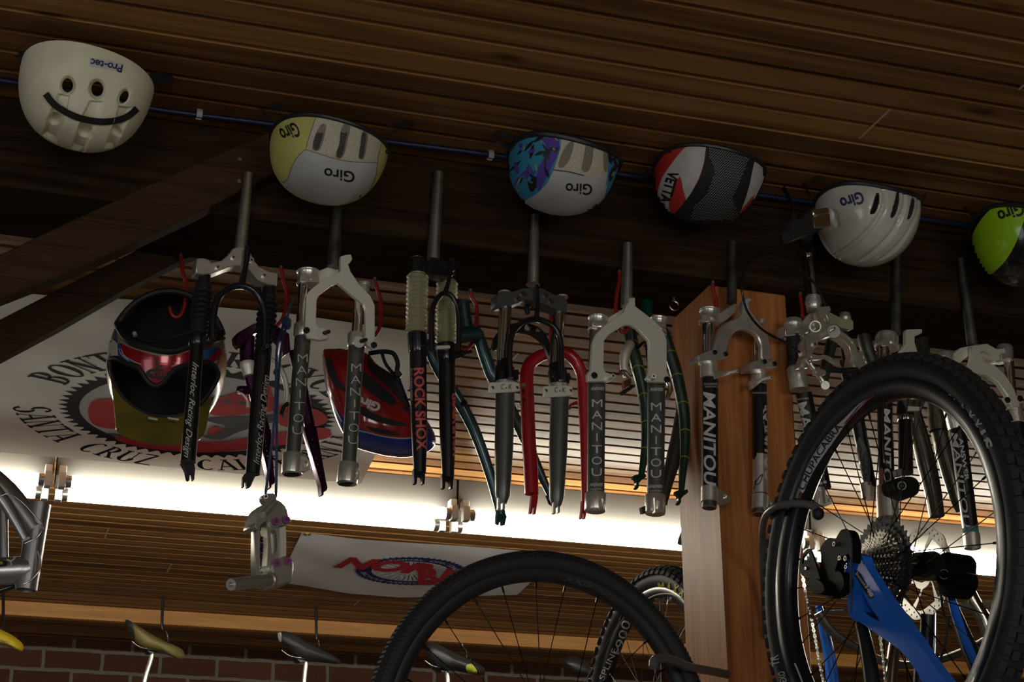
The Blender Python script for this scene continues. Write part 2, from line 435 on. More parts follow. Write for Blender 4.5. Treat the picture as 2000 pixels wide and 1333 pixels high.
# wall behind the camera with two window openings
b = MB()
xs = [(-4.2,-2.6,0,CEIL), (-0.6,0.9,0,CEIL), (2.9,9.2,0,CEIL), (-2.6,-0.6,0,1.0), (0.9,2.9,0,1.0), (-2.6,-0.6,2.5,CEIL), (0.9,2.9,2.5,CEIL)]
for a, c_, z0, z1 in xs: b.box(V(((a+c_)/2,-4.5,(z0+z1)/2)), (c_-a)/2, 0.07, (z1-z0)/2, M['plaster'])
struct(b.build('wall_front'))
fm = mat('window_paint', (0.5,0.48,0.45), 0.5)
for i, wx in enumerate((-1.6, 1.9)):
    b = MB()
    for k in range(4): b.box(V((wx-1+k*2/3,-4.35,1.75)), 0.03, 0.03, 0.75, fm)
    for k in range(3): b.box(V((wx,-4.35,1.0+k*0.75)), 1.0, 0.03, 0.03, fm)
    struct(b.build('window_%d' % (i+1)))
# trim board under the ceiling near the far wall
slab('trim_1', (-3.9,7.40,CEIL-0.062), (8.9,7.44,CEIL-0.001), M['trim'], 0.002, 'orange pine batten along the ceiling before the brick wall')
# main dark beam
b = MB(); b.box(V((2.5,3.215,(BEAMZ+CEIL)/2)), 6.4, 0.115, (CEIL-BEAMZ)/2-0.0005, M['beam'])
beam = b.build('ceiling_beam', bevel=0.006); struct(beam, 'dark old timber beam across the shop')
# diagonal brace boards, one on each side of the beam
def brace(name, pts, Y, th, label):
    b = MB(); P = [atY(x, y, Y) for x, y in pts]; b.prism(P, V((0,th,0)), M['brace']); return struct(b.build(name, bevel=0.003), label)
brace('brace_board', [(-600,762),(0,497),(120,440),(280,365),(400,312),(540,251),(600,232),(640,290),(520,346),(390,414),(250,480),(120,537),(0,583),(-600,838)], 3.055, 0.045, 'diagonal brace board nailed to the front of the beam')
brace('brace_board', [(-600,893),(0,624),(120,562),(245,500),(330,452),(420,410),(450,470),(345,512),(240,567),(120,636),(0,700),(-600,972)], 3.335, 0.04, 'diagonal brace board behind the beam')
nm = mat('nail_head', (0.25,0.23,0.21), 0.5, 1.0)
# square fir post under the beam
b = MB(); fz = BEAMZ
b.box(V((1.552,3.236,fz/2)), 0.092, 0.104, fz/2-0.001, M['post'])
post = b.build('wooden_post', bevel=0.004); struct(post, 'square reddish fir post under the beam')
# nails in the brace
for k, (x, y) in enumerate(((468,312),(467,355))):
    q = atY(x, y, 3.055); b = MB(); b.cyl(q+V((0,0.012,0)), q-V((0,0.0025,0)), 0.0042, nm)
    tag(b.build('nail'), ('upper' if k == 0 else 'lower')+' nail head in the front diagonal brace beside the first fork', 'nail', 'nails in the brace')
# ---------------------------------------------------------------- fluorescent fixtures
M['enamel'] = mat('white_enamel', (0.10,0.097,0.09), 0.6)
M['tube'] = mat('lit_tube', (1.0,0.94,0.77), 0.4, emit=TUBE)
M['sock'] = mat('lamp_socket', (0.75,0.75,0.72), 0.4)
M['tubecap'] = mat('tube_cap', (0.4,0.4,0.4), 0.35, 1.0)
JX = [atY(105,940,5.3).x, atY(885,1015,5.3).x]; stepx = JX[1]-JX[0]
LY = 5.30
names = ['fluorescent ceiling light at the left edge, beyond the aluminium frame', 'fluorescent ceiling light between the left frame and the hanging forks, under the white banner', 'fluorescent ceiling light left of the wooden post', 'fluorescent ceiling light seen through the spokes of the knobby wheel']
for k in range(4):
    xa = JX[0]+(k-1)*stepx+0.004; xb = xa+stepx-0.008
    r = thing('fluorescent_light', V(((xa+xb)/2, LY, CEIL-0.02)), names[k], 'light', 'fluorescent lights')
    b = MB(); z = EYE
    pr = [(-0.055,1.698),(-0.05,1.625),(-0.036,1.584),(0.036,1.584),(0.05,1.625),(0.055,1.698)]
    b.prism([V((xa, LY+a, z+c)) for a, c in pr], V((xb-xa,0,0)), M['enamel'])
    b.build('housing', r)
    for dy in (-0.078, 0.066):
        zc = z+1.574
        b = MB(); b.cyl(V((xa+0.045, LY+dy, zc)), V((xb-0.045, LY+dy, zc)), 0.019, M['tube'], seg=16)
        o = b.build('tube', r)
        for xe, sg in ((xa, 1), (xb, -1)):
            c = MB(); c.cyl(V((xe+sg*0.028, LY+dy, zc)), V((xe+sg*0.046, LY+dy, zc)), 0.0185, M['tubecap'], seg=16); c.build('end_cap', o)
            c = MB(); c.box(V((xe+sg*0.017, LY+dy, zc+0.002)), 0.011, 0.017, 0.024, M['sock']); c.box(V((xe+sg*0.017, LY+dy*0.55, zc+0.038)), 0.011, abs(dy)*0.5, 0.012, M['sock']); c.build('socket', r, bevel=0.002)
# ================================================================ banners, cable, hooks
M['cloth'] = mat('banner_cloth', (0.92,0.91,0.91), 0.85, bump=0.25, bs=9)
M['ink'] = mat('dark_ink', (0.035,0.035,0.04), 0.95, spec=0.05)
M['redink'] = mat('red_ink', (0.52,0.045,0.055), 0.9, spec=0.08)
M['greyink'] = mat('grey_ink', (0.10,0.10,0.11), 0.9, spec=0.08)
M['blueink'] = mat('blue_ink', (0.045,0.05,0.19), 0.9, spec=0.08)
M['poly'] = mat('banner_plastic', (0.90,0.91,0.98), 0.45, bump=0.2, bs=12)
def lerp_px(P, t):
    """point of a pixel polyline at t (0..1 by x)"""
    x = P[0][0]+(P[-1][0]-P[0][0])*t
    for (a, b), (c, d) in zip(P, P[1:]):
        if x <= c or (c, d) == P[-1]: return (x, b+(d-b)*(x-a)/(c-a))
def sheet(near, far, zf, nu=70, nv=28):
    rows = []
    for j in range(nv+1):
        t = j/nv; r = []
        for i in range(nu+1):
            s = i/nu; a = lerp_px(near, s); b = lerp_px(far, s)
            r.append(atZ(a[0]+(b[0]-a[0])*t, a[1]+(b[1]-a[1])*t, zf(s, t)))
        rows.append(r)
    return rows
wr = lambda s, t: 0.003*math.sin(s*31+t*7)+0.0025*math.sin(s*13-t*19+1)+0.004*math.sin(s*6+2)*math.sin(t*5)
nt = M['cloth'].node_tree; bs_ = nt.nodes['Principled BSDF']; tr = nt.nodes.new('ShaderNodeBsdfTranslucent'); tr.inputs[0].default_value = (0.8,0.78,0.74,1)
ms = nt.nodes.new('ShaderNodeMixShader'); ms.inputs[0].default_value = 0.15; nt.links.new(bs_.outputs[0], ms.inputs[1]); nt.links.new(tr.outputs[0], ms.inputs[2]); nt.links.new(ms.outputs[0], nt.nodes['Material Output'].inputs[0])
rows = sheet([(-220,548),(90,577),(250,585),(560,612),(850,655)], [(-220,862),(0,884),(250,906),(480,927),(705,945)], lambda s, t: CEIL-0.014-0.082*t**4+wr(s, t)*0.8*(1-t))
b = MB(); b.grid(rows, M['cloth']); T = b.bvh()
Cb = atZ(388,812,CEIL-0.016); EX = V((1,0,0)); EY = V((0,-1,0))
def onT(T, up=0.0012):
    def f(q):
        d = (q-CAM).normalized(); h = T.ray_cast(CAM, d)
        return (h[0]-d*up) if h[0] is not None else V((q.x, q.y, CEIL+0.03))
    return f
S = onT(T)
def gear(mb, C, R1, R0, teeth, th, m, S, n=8):
    for i in range(teeth*n):
        a = 2*math.pi*i/(teeth*n); c = 2*math.pi*(i+1)/(teeth*n)
        h = lambda g: R1+th*max(0, 1-abs(((g*teeth/(2*math.pi)) % 1)-0.5)*2.6)
        q = [C+EX*(math.cos(a)*R0)+EY*(math.sin(a)*R0), C+EX*(math.cos(c)*R0)+EY*(math.sin(c)*R0), C+EX*(math.cos(c)*h(c))+EY*(math.sin(c)*h(c)), C+EX*(math.cos(a)*h(a))+EY*(math.sin(a)*h(a))]
        q = [S(p) for p in q]
        if max(p.z for p in q) < CEIL+0.02: mb.add(q, [(0,1,2,3)], m)
gear(b, Cb, 0.372, 0.338, 64, 0.026, M['ink'], S)
Z0 = V((0,0,0))
M['greycloth'] = mat('grey_print_ground', (0.50,0.50,0.52), 0.85, spec=0.1)
for j in range(12):                      # pale grey ground printed inside the gear ring
    for i in range(72):
        a0_, a1_ = 2*math.pi*i/72, 2*math.pi*(i+1)/72; r0_, r1_ = 0.339*j/12, 0.339*(j+1)/12
        q = [onT(T, 0.0006)(Cb+EX*(math.cos(a)*r)+EY*(math.sin(a)*r)) for a, r in ((a0_, r0_), (a1_, r0_), (a1_, r1_), (a0_, r1_))]
        if max(p.z for p in q) < CEIL+0.02: b.add(q if j else q[1:], [(0,1,2,3)] if j else [(0,1,2)], M['greycloth'])
def serif_text(mb, C, R, text, a0, a1, h, m, S, outside=True):
    """slab-serif lettering round a circle, drawn from thick and thin strokes"""
    G = {'A':[((.5,1),(.08,0),.08),((.5,1),(.92,0),.2),((.25,.33),(.75,.33),.07)],'B':[((.2,0),(.2,1),.2),('c',(.42,.76),.27,.24,-90,90),('c',(.42,.27),.34,.27,-90,90),((.2,1),(.45,1),.07),((.2,.53),(.45,.53),.07),((.2,0),(.45,0),.07)],
     'C':[('c',(.52,.5),.42,.5,50,310)],'O':[('c',(.5,.5),.43,.5,0,360)],'N':[((.17,0),(.17,1),.08),((.17,1),(.83,0),.2),((.83,0),(.83,1),.08)],
     'T':[((.5,0),(.5,1),.2),((.05,1),(.95,1),.08),((.06,.82),(.06,1),.05),((.94,.82),(.94,1),.05)],'R':[((.2,0),(.2,1),.2),('c',(.42,.75),.29,.25,-90,90),((.2,1),(.45,1),.07),((.2,.5),(.45,.5),.07),((.45,.5),(.88,0),.18)],
     'G':[('c',(.5,.5),.42,.5,50,330),((.86,.05),(.86,.45),.16),((.6,.45),(.98,.45),.07)],'E':[((.2,0),(.2,1),.2),((.2,1),(.85,1),.08),((.2,.52),(.65,.52),.07),((.2,0),(.88,0),.08),((.87,0),(.87,.22),.06),((.84,.8),(.84,1),.06)],
     'Y':[((.5,0),(.5,.5),.2),((.5,.5),(.08,1),.18),((.5,.5),(.92,1),.08)],'L':[((.22,0),(.22,1),.2),((.22,0),(.88,0),.08),((.87,0),(.87,.25),.06)],'S':[('c',(.48,.74),.33,.26,20,270),('c',(.5,.26),.36,.28,-160,90)],
     'U':[((.18,.35),(.18,1),.2),((.82,.35),(.82,1),.08),('c',(.5,.35),.33,.36,180,360)],'Z':[((.1,1),(.9,1),.08),((.9,1),(.1,0),.2),((.1,0),(.92,0),.08)],'I':[((.5,0),(.5,1),.22)],'F':[((.25,0),(.25,1),.2),((.25,1),(.88,1),.08),((.25,.52),(.7,.52),.07)],',':[((.45,-.15),(.55,.08),.14)]}
    n = len(text); k = math.radians(a1-a0)/n
    for i, ch in enumerate(text):
        if ch not in G: continue
        am = math.radians(a0)+k*(i+0.5); cw = abs(k)*R*0.86
        def P(x, y):
            a = am+(x-0.5)*0.86*k; r = R+(y*h if outside else -y*h)
            return S(C+EX*(math.cos(a)*r)+EY*(math.sin(a)*r))
        for sgm in G[ch]:
            if sgm[0] == 'c':
                _c, (cx, cy), rx, ry, g0, g1 = sgm; q = []
                for j in range(17):
                    g = math.radians(g0+(g1-g0)*j/16); w_ = 0.055+0.10*abs(math.cos(g))
                    q.append((cx+(rx+w_)*math.cos(g), cy+(ry+.03)*math.sin(g), cx+(rx-w_)*math.cos(g), cy+(ry-.05)*math.sin(g)))
                vs = [P(a, b_) for a, b_, c_, d_ in q]+[P(c_, d_) for a, b_, c_, d_ in q]
                if max(v_.z for v_ in vs) < CEIL+0.02: mb.add(vs, [(j, j+1, 17+j+1, 17+j) for j in range(16)], m)
            else:
                (xa, ya), (xb, yb), w_ = sgm
                horiz = abs(yb-ya) < 0.05; w2 = w_*0.6
                pp = [(xa, ya-w2), (xb, yb-w2), (xb, yb+w2), (xa, ya+w2)] if horiz else [(xa-w2, ya), (xa+w2, ya), (xb+w2, yb), (xb-w2, yb)]
                if max(P(*p).z for p in pp) < CEIL+0.02: mb.add([P(*p) for p in pp], [(0,1,2,3)], m)
                else: continue
                if not horiz and ch in 'ABNTRFILYU':
                    for x_, y_ in ((xa, ya), (xb, yb)):
                        if y_ in (0, 1): mb.add([P(x_-w2-.12, y_-.035), P(x_+w2+.12, y_-.035), P(x_+w2+.12, y_+.035), P(x_-w2-.12, y_+.035)], [(0,1,2,3)], m)
serif_text(b, Cb, 0.420, 'BONTRAGER CYCLES', 160, 20, 0.104, M['ink'], S)
serif_text(b, Cb, 0.522, 'SANTA CRUZ, CALIFORNIA', 187, 353, 0.102, M['ink'], S, outside=False)
def lp(pts, m, n=4): patch(b, T, loop2(pts, n), m, step=9, lift=0.0016)
lp([(172,808),(178,786),(200,779),(240,782),(280,790),(280,838),(225,838),(185,830)], M['redink'])
lp([(410,782),(440,773),(520,752),(530,765),(538,800),(500,806),(440,812),(408,806)], M['redink'])
lp([(225,857),(250,852),(330,858),(420,862),(500,852),(600,836),(640,838),(640,855),(560,868),(480,878),(400,884),(330,880),(270,872)], M['redink'])
lp([(405,840),(420,832),(436,838),(430,846),(408,850)], M['redink'])
lp([(540,800),(560,790),(620,800),(640,822),(600,836),(548,830)], M['redink'])
lp([(400,818),(450,814),(520,812),(560,802),(566,812),(520,828),(470,842),(430,858),(395,852),(425,842),(440,832),(420,826)], M['greyink'])
lp([(410,776),(470,782),(530,790),(530,796),(470,789),(408,783)], M['greyink'])
lp([(218,846),(300,858),(300,862),(218,850)], M['greyink'])
tag(b.build('cloth_banner', recalc=False), 'large white cloth banner on the ceiling with gear ring, red rider and black lettering', 'banner')
# plastic banner nearer the brick wall
rows = sheet([(590,1040),(700,1054),(800,1061),(905,1067),(1095,1083)], [(543,1138),(600,1146),(680,1160),(780,1168),(1010,1163)], lambda s, t: CEIL-0.010+wr(s*.7, t*.6)*0.6, 50, 16)
b = MB(); b.grid(rows, M['poly']); T = b.bvh(); S = onT(T)
Cn = atZ(802,1117,CEIL-0.012)
gear(b, Cn, 0.212, 0.152, 56, 0.012, M['blueink'], S)
for i in range(44):
    a = 2*math.pi*i/44+0.03; q = V((math.cos(a), math.sin(a)))
    A = Cn+EX*(q.x*0.146)+EY*(q.y*0.146); B = Cn+EX*(q.x*(0.055+0.03*(i % 2)))+EY*(q.y*(0.055+0.03*(i % 2))); d = (EX*(-q.y)+EY*q.x)*0.0022
    b.add([S(A-d), S(A+d), S(B+d), S(B-d)], [(0,1,2,3)], M['blueink'])
S2 = onT(T, 0.002)
arc_words(b, Cn, EX, EY, 0.168, 'NATIONAL  OFF-ROAD', 150, 20, 0.022, M['poly'], 0.0, lift=Z0, surf=S2)
arc_words(b, Cn, EX, EY, 0.196, 'BICYCLE ASSOCIATION', 200, 340, 0.022, M['poly'], 0.0, outside=False, lift=Z0, surf=S2)
words(b, T, 'NOR', (650,1106), (846,1122), 21, M['redink'], bold=0.055, shear=0.5, step=6, lift=0.003)
words(b, T, 'BA', (816,1139), (905,1143), 32, M['redink'], bold=0.05, step=6, lift=0.003)
gr = mat('brass_eyelet', (0.35,0.27,0.12), 0.4, 1.0)
o = tag(b.build('plastic_banner', recalc=False), 'white plastic banner with red letters over a blue gear oval, beyond the light', 'banner')
q = atZ(600,1044,CEIL-0.013); g = MB(); g.ring(q+V((0,0,0.002)), q+V((0,0,-0.003)), 0.013, 0.007, gr); g.build('eyelet', o)
# blue cable along the top of the beam
M['bluecab'] = mat('blue_cable', (0.008,0.012,0.055), 0.45)
pts = [atZ(x, y, CEIL-0.0075) for x, y in ((-900,32),(-400,98),(0,157),(170,185),(300,213),(530,243),(760,277),(960,303),(1240,345),(1500,384),(1700,412),(1880,440),(2600,552))]
b = MB(); b.tube(spline(pts, 6), 0.0058, M['bluecab'], 10)
tag(b.build('cable'), 'dark blue cable running along the top of the dark beam', 'cable')
M['clip'] = mat('cable_clip', (0.45,0.45,0.47), 0.5)
for (x, y), d_ in (((389,224),'between the foam helmet and the yellow helmet'),((958,304),'between the yellow helmet and the patterned helmet')):
    q = atZ(x, y, CEIL-0.0085); b = MB()
    arc = [q+V((0, math.cos(a)*0.0085, math.sin(a)*0.0085)) for a in [math.radians(g_) for g_ in range(-60, 241, 20)]]
    for i in range(len(arc)-1):
        a, c = arc[i], arc[i+1]; e = V((0.0055,0,0)); ex2 = (a-q).normalized()*0.0014; ex3 = (c-q).normalized()*0.0014
        b.add([a-e-ex2, a+e-ex2, c+e-ex3, c-e-ex3, a-e+ex2, a+e+ex2, c+e+ex3, c-e+ex3], [(0,1,2,3),(7,6,5,4),(0,3,7,4),(1,5,6,2),(0,4,5,1),(3,2,6,7)], M['clip'])
    b.box(q+V((0,-0.004,0.014)), 0.0055, 0.0035, 0.006, M['clip'])
    b.cyl(q+V((0,-0.0075,0.0145)), q+V((0,-0.009,0.0145)), 0.003, M['ink'], seg=10)
    tag(b.build('cable_clip'), 'pale clip holding the blue cable '+d_, 'clip', 'clips on the blue cable')
# small round pale knob at the far right
# red rubber-coated utility hooks screwed in the underside of the beam
M['redhook'] = mat('red_vinyl', (0.33,0.015,0.012), 0.35, coat=0.3)
M['zinc'] = mat('zinc', (0.5,0.5,0.48), 0.35, 1.0)
HK = [((350,545),[(352,518),(357,532),(363,555),(362,585),(358,606),(350,618),(340,619),(333,608),(332,600)],'holding the full-face helmet'),
 ((556,560),[(549,528),(553,545),(560,570),(559,600),(552,622),(542,635),(530,640),(520,634)],'between the first and second forks'),
 ((738,575),[(732,548),(736,562),(743,585),(744,612),(741,640),(733,655),(722,658),(713,650)],'above the red and blue helmet'),
 ((925,590),[(919,566),(922,582),(931,600),(930,640),(923,668),(914,680),(903,683),(894,674)],'holding the teal fork'),
 ((1208,555),[(1210,528),(1211,545),(1205,575),(1203,610),(1208,640),(1216,650),(1226,645),(1230,636)],'behind the fifth fork, holding the green fork'),
 ((1395,575),[(1392,551),(1393,565),(1399,590),(1398,620),(1392,640),(1382,645),(1374,636)],'in front of the wooden post'),
 ((1567,590),[(1563,570),(1564,584),(1567,605),(1566,640),(1560,656),(1550,658),(1543,650)],'behind the fork carrying the brake')]
for (cx_, cy_), pts, d_ in HK:
    Yh = atZ(pts[0][0], pts[0][1], BEAMZ).y
    Yh = min(max(Yh, 3.116), 3.31)
    if cx_ == 1395: Yh = 3.116
    P = [atY(x, y, Yh) for x, y in pts]; P[0].z = BEAMZ-0.004
    b = MB(); b.tube(spline(P, 6), 0.0042, M['redhook'], 10)
    k = thing('utility_hook', P[0], 'red rubber-coated hook under the beam '+d_, 'hook', 'red hooks under the beam')
    b.build('hook_arm', k); c = MB(); c.cyl(P[0]-V((0,0,0.002)), V((P[0].x, P[0].y, BEAMZ-0.0003)), 0.0046, M['zinc'], seg=10); c.build('screw_collar', k)
q = atZ(1316,582,BEAMZ); b = MB()
b.cyl(q, q-V((0,0,0.008)), 0.0045, M['zinc'], seg=10)
b.tube([q+V((math.sin(a)*0.011*1, 0, -0.019+math.cos(a)*0.011)) for a in [math.radians(g_) for g_ in range(0, 300, 20)]], 0.0014, mat('brass', (0.55,0.42,0.18), 0.25, 1.0), 8)
tag(b.build('cup_hook'), 'small brass cup hook under the beam left of the wooden post', 'hook')
# ================================================================ helmets
M['foam'] = mat('white_foam', (0.92,0.88,0.68), 0.75, var=0.25, vs=7, bump=0.5, bs=160, col2=(0.66,0.60,0.42))
M['web'] = mat('black_webbing', (0.012,0.012,0.013), 0.8, bump=0.3, bs=300)
M['plas'] = mat('black_plastic', (0.016,0.016,0.018), 0.4)
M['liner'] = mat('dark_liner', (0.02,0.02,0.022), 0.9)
M['yel'] = mat('yellow_lycra', (0.62,0.58,0.16), 0.8, col2=(0.42,0.42,0.13), vs=14)
M['white'] = mat('white_lycra', (0.54,0.54,0.53), 0.75, col2=(0.42,0.42,0.41), vs=9)
M['cream'] = mat('cream_mesh', (0.62,0.57,0.44), 0.85, col2=(0.48,0.44,0.35), vs=260)
M['slit'] = mat('mesh_vent_shade', (0.10,0.09,0.075), 0.9, col2=(0.025,0.022,0.02), vs=420)  # vent mesh and one seam; shade of the hole behind is put into the colour
M['slit2'] = mat('mesh_vent_half_shade', (0.26,0.24,0.19), 0.9, col2=(0.18,0.16,0.13), vs=420)  # paler vent mesh, with the softer shade of the hole painted in
M['logo'] = mat('black_logo', (0.012,0.012,0.012), 0.5)
M['navy'] = mat('navy_logo', (0.02,0.02,0.12), 0.5)
M['gwhite'] = mat('glossy_white_shell', (0.68,0.65,0.58), 0.22, coat=0.6, col2=(0.50,0.48,0.42), vs=6)
M['ggreen'] = mat('glossy_lime_shell', (0.34,0.62,0.012), 0.18, coat=0.6)
M['gblack'] = mat('glossy_black_shell', (0.008,0.008,0.009), 0.2, coat=0.5)
M['blackm'] = mat('black_fabric', (0.010,0.010,0.011), 0.75)
M['redf'] = mat('red_fabric', (0.50,0.025,0.02), 0.6)
M['teal'] = mat('teal_print', (0.03,0.25,0.40), 0.7)
M['purp'] = mat('purple_print', (0.09,0.045,0.35), 0.7)
M['lime'] = mat('lime_print', (0.42,0.50,0.03), 0.7)
M['seam'] = mat('grey_seam', (0.22,0.20,0.15), 0.85)
def dome(px, py, Y, a, b_, c, m, yaw=0, roll=0, pitch=0, pu=0.78, ph=0.95, rim=0.0, disp=None, holes=None, nu=120, nv=52, inner=None, keel=0.0):
    """shell hanging crown-down: a half-length along the beam, b_ half-depth, c height"""
    o = atY(px, py, Y); R = Matrix.Rotation(math.radians(yaw), 3, 'Z') @ Matrix.Rotation(math.radians(roll), 3, 'Y') @ Matrix.Rotation(math.radians(pitch), 3, 'X')
    def S(i, t, k=1.0):
        g = 2*math.pi*i/nu; cr = max(math.cos(t), 0)**pu; sh = math.sin(t)**ph
        e = 0.92
        x = a*k*cr*math.copysign(abs(math.cos(g))**e, math.cos(g)); y = b_*k*cr*math.copysign(abs(math.sin(g))**e, math.sin(g))
        z = -c*k*sh*(1+keel*math.cos(g)*cr) + rim*math.cos(2*g)*(1-sh)
        return o+R @ V((x, y, z))
    rows = [[S(i, (math.pi/2)*(j/nv)**0.85) for i in range(nu)] for j in range(nv+1)]
    if disp:
        src = rows; rows = [list(q) for q in src]
        for j in range(nv):
            for i in range(nu):
                p = src[j][i]
                n = (src[j][(i+1) % nu]-src[j][i-1]).cross(src[min(j+1, nv)][i]-src[max(j-1, 0)][i])
                if n.length < 1e-9: continue
                n.normalize(); n = n if n.dot(p-(o+R @ V((0,0,-c*0.3)))) > 0 else -n
                if n.dot(CAM-p) < 0: continue
                q = proj(p); d = disp(*q)
                if d: rows[j][i] = p-n*d
    outer = MB(); outer.grid(rows, m, close=True)
    outer.solid = outer.bvh() if holes else None
    if holes:
        keep = []
        for f in outer.f:
            q = sum((outer.v[i] for i in f), V((0,0,0)))/len(f); x, y = proj(q)
            front = (q-o).dot(CAM-o) > 0
            keep.append(not (front and holes(x, y)))
        outer.m = [k for k, u in zip(outer.m, keep) if u]; outer.f = [f for f, u in zip(outer.f, keep) if u]
    ins = MB(); k = 0.86
    ri = [[S(i, (math.pi/2)*(j/20)**0.85, k) for i in range(60)] for j in range(21)] if False else None
    nu2 = nu; rr = [[S(i, (math.pi/2)*(j/24)**0.85, k) for i in range(nu)] for j in range(25)]
    return outer, rows, rr, o, R
def shell_close(mb, rows, rr, m):
    """wall of the rim between the outer and the inner surface, and the lining"""
    mb.grid([rows[0], rr[0]], m, close=True)
    mb.grid(rr, m, close=True)
def rimtube(rows, r, m, j=0):
    b = MB(); b.tube([p for p in rows[j]][::2], r, m, 8, closed=True); return b
def ribbon(mb, pts, wd, m, th=0.0012):
    mb.tube(spline(pts, 6), th, m, 8, flat=(V((0,0.25,1)).normalized(), wd/(2*th)))
def strap(par, pts, wd, name='strap'):
    b = MB(); P = [atY(x, y, Y) for x, y, Y in pts]; ribbon(b, P, wd, M['web']); return b.build(name, par)
def buckle(par, x, y, Y, ang=0.0, s=1.0):
    q = atY(x, y, Y); a = math.radians(ang); X = V((math.cos(a), 0, math.sin(a))); Z = V((-math.sin(a), 0, math.cos(a))); ax = (X, V((0,1,0)), Z)
    b = MB(); b.box(q, 0.013*s, 0.004, 0.009*s, M['plas'], ax); b.box(q+X*0.018*s+Z*0.006*s, 0.007*s, 0.003, 0.003*s, M['plas'], ax); b.box(q+X*0.018*s-Z*0.006*s, 0.007*s, 0.003, 0.003*s, M['plas'], ax)
    b.box(q-X*0.015*s, 0.004*s, 0.005, 0.012*s, M['plas'], ax); return b.build('buckle', par, bevel=0.001)
def inpoly(x, y, P):
    c = False; j = len(P)-1
    for i in range(len(P)):
        if (P[i][1] > y) != (P[j][1] > y) and x < (P[j][0]-P[i][0])*(y-P[i][1])/(P[j][1]-P[i][1])+P[i][0]: c = not c
        j = i
    return c
def edist(x, y, P):
    d = 1e9
    for i in range(len(P)):
        ax, ay = P[i-1]; bx, by = P[i]; ux, uy = bx-ax, by-ay; L2 = ux*ux+uy*uy
        t = max(0, min(1, ((x-ax)*ux+(y-ay)*uy)/L2)) if L2 else 0
        d = min(d, math.hypot(x-ax-t*ux, y-ay-t*uy))
    return d
def inset(P, depth, soft):
    return lambda x, y: (depth*min(1, edist(x, y, P)/soft) if inpoly(x, y, P) else 0)
def cr(x0, y0, k, pts): return [(x0+a/k, y0+c/k) for a, c in pts]
HG = 'helmets hung upside down along the beam'
# ---- 1: bare white foam helmet
hole1 = [loop2([(132+12*math.cos(a), 167+15*math.sin(a)) for a in [k*math.pi/4 for k in range(8)]], 3), loop2([(190+13*math.cos(a), 174+16*math.sin(a)) for a in [k*math.pi/4 for k in range(8)]], 3), loop2([(242+9*math.cos(a)+4*math.sin(a)*-1, 190+13*math.sin(a)) for a in [k*math.pi/4 for k in range(8)]], 3)]
grow = lambda h, k_: [(sum(p[0] for p in h)/len(h)*(1-k_)+x*k_, sum(p[1] for p in h)/len(h)*(1-k_)+y*k_) for x, y in h]
hole2 = [grow(h, 1.12) for h in hole1]
ch = [[(112,182),(137,186),(132,212),(110,282),(82,264),(98,214)], [(175,196),(203,198),(195,225),(165,300),(138,290),(160,225)], [(232,206),(258,210),(252,232),(226,290),(203,290),(224,235)]]
low = [circ(104,237,14,14), circ(166,262,16,14,14), circ(229,260,11,14,11)]
fs_ = [inset(p, 0.008, 4) for p in ch]+[inset(p, 0.022, 5) for p in low]+[inset([( (x-cx)*1.35+cx, (y-cy)*1.35+cy) for x, y in h], 0.012, 5) for h, (cx, cy) in zip(hole1, ((132,167),(190,174),(242,190)))]
r = thing('bicycle_helmet', atY(172,150,2.9), 'bare white foam helmet with three eye holes and a black strip like a smile', 'helmet', HG)
ou, rows, rr, o, R = dome(172,152,2.9, 0.121,0.115,0.134, M['foam'], yaw=4, roll=7, nu=360, nv=160, pu=0.72, disp=lambda x, y: min(sum(f(x, y) for f in fs_), 0.026), holes=lambda x, y: any(inpoly(x, y, h) for h in hole2))
T = ou.bvh(); body = MB(); body.v = ou.v; body.f = ou.f; body.m = ou.m; body.mats = ou.mats
rr2 = [[p for p in q] for q in rr]
b2 = MB(); b2.grid([rows[0], rr[0]], M['foam'], close=True)
n0_ = len(body.v); body.add(b2.v, b2.f, M['foam'])
inner = MB(); inner.grid(rr, M['foam'], close=True)
kf = [f for f in inner.f if not ((lambda q: any(inpoly(*proj(q), h) for h in hole2))(sum((inner.v[i] for i in f), V((0,0,0)))/4))]
body.add(inner.v, kf, M['foam'])
IT = inner.bvh()
for h in hole1:                         # clean walls of the three through holes
    cx_ = sum(p[0] for p in h)/len(h); cy_ = sum(p[1] for p in h)/len(h); rows_ = []
    for k_, l_ in ((1.30, 0.0009), (1.0, 0.0012)):
        r_ = []
        for x, y in h:
            d = ray(cx_+(x-cx_)*k_, cy_+(y-cy_)*k_).normalized(); q_ = ou.solid.ray_cast(CAM, d); r_.append(q_[0]-d*l_)
        rows_.append(r_)
    r_ = []
    for x, y in h:
        d = ray(cx_+(x-cx_)*0.9, cy_+(y-cy_)*0.9).normalized(); q_ = IT.ray_cast(CAM, d); r_.append((q_[0] if q_[0] else rows_[-1][0])+d*0.002)
    rows_.append(r_); body.grid(rows_, M['foam'], close=True)
patch(body, T, cr(0,50,4,[(700,252),(860,268),(965,300),(948,372),(860,345),(700,322)]), mat('sticker_white', (0.62,0.60,0.55), 0.5), lift=0.0005)
words(body, T, 'Pro-tec', (240,128), (178,115), 15, M['navy'], bold=0.03, step=3)
body.build('foam_shell', r, smooth=50)
b = MB(); P = spline([V(p) for p in ((89,183),(104,203),(128,219),(155,231),(190,238),(222,237),(250,228),(268,212))], 6)
sm = MB()
Q = []
for i, p in enumerate(P):
    dd = (P[min(i+1, len(P)-1)]-P[max(i-1,0)]).normalized(); Q.append((p, V((-dd.y, dd.x))*6.6))
P = Q
def onto(T, x, y, l): 
    d = ray(x, y).normalized(); h = T.ray_cast(CAM, d); return (h[0]-d*l) if h[0] else None
v = [onto(T, p.x+s*q.x, p.y+s*q.y, 0.0035) for p, q in P for s in (-1, 1)]
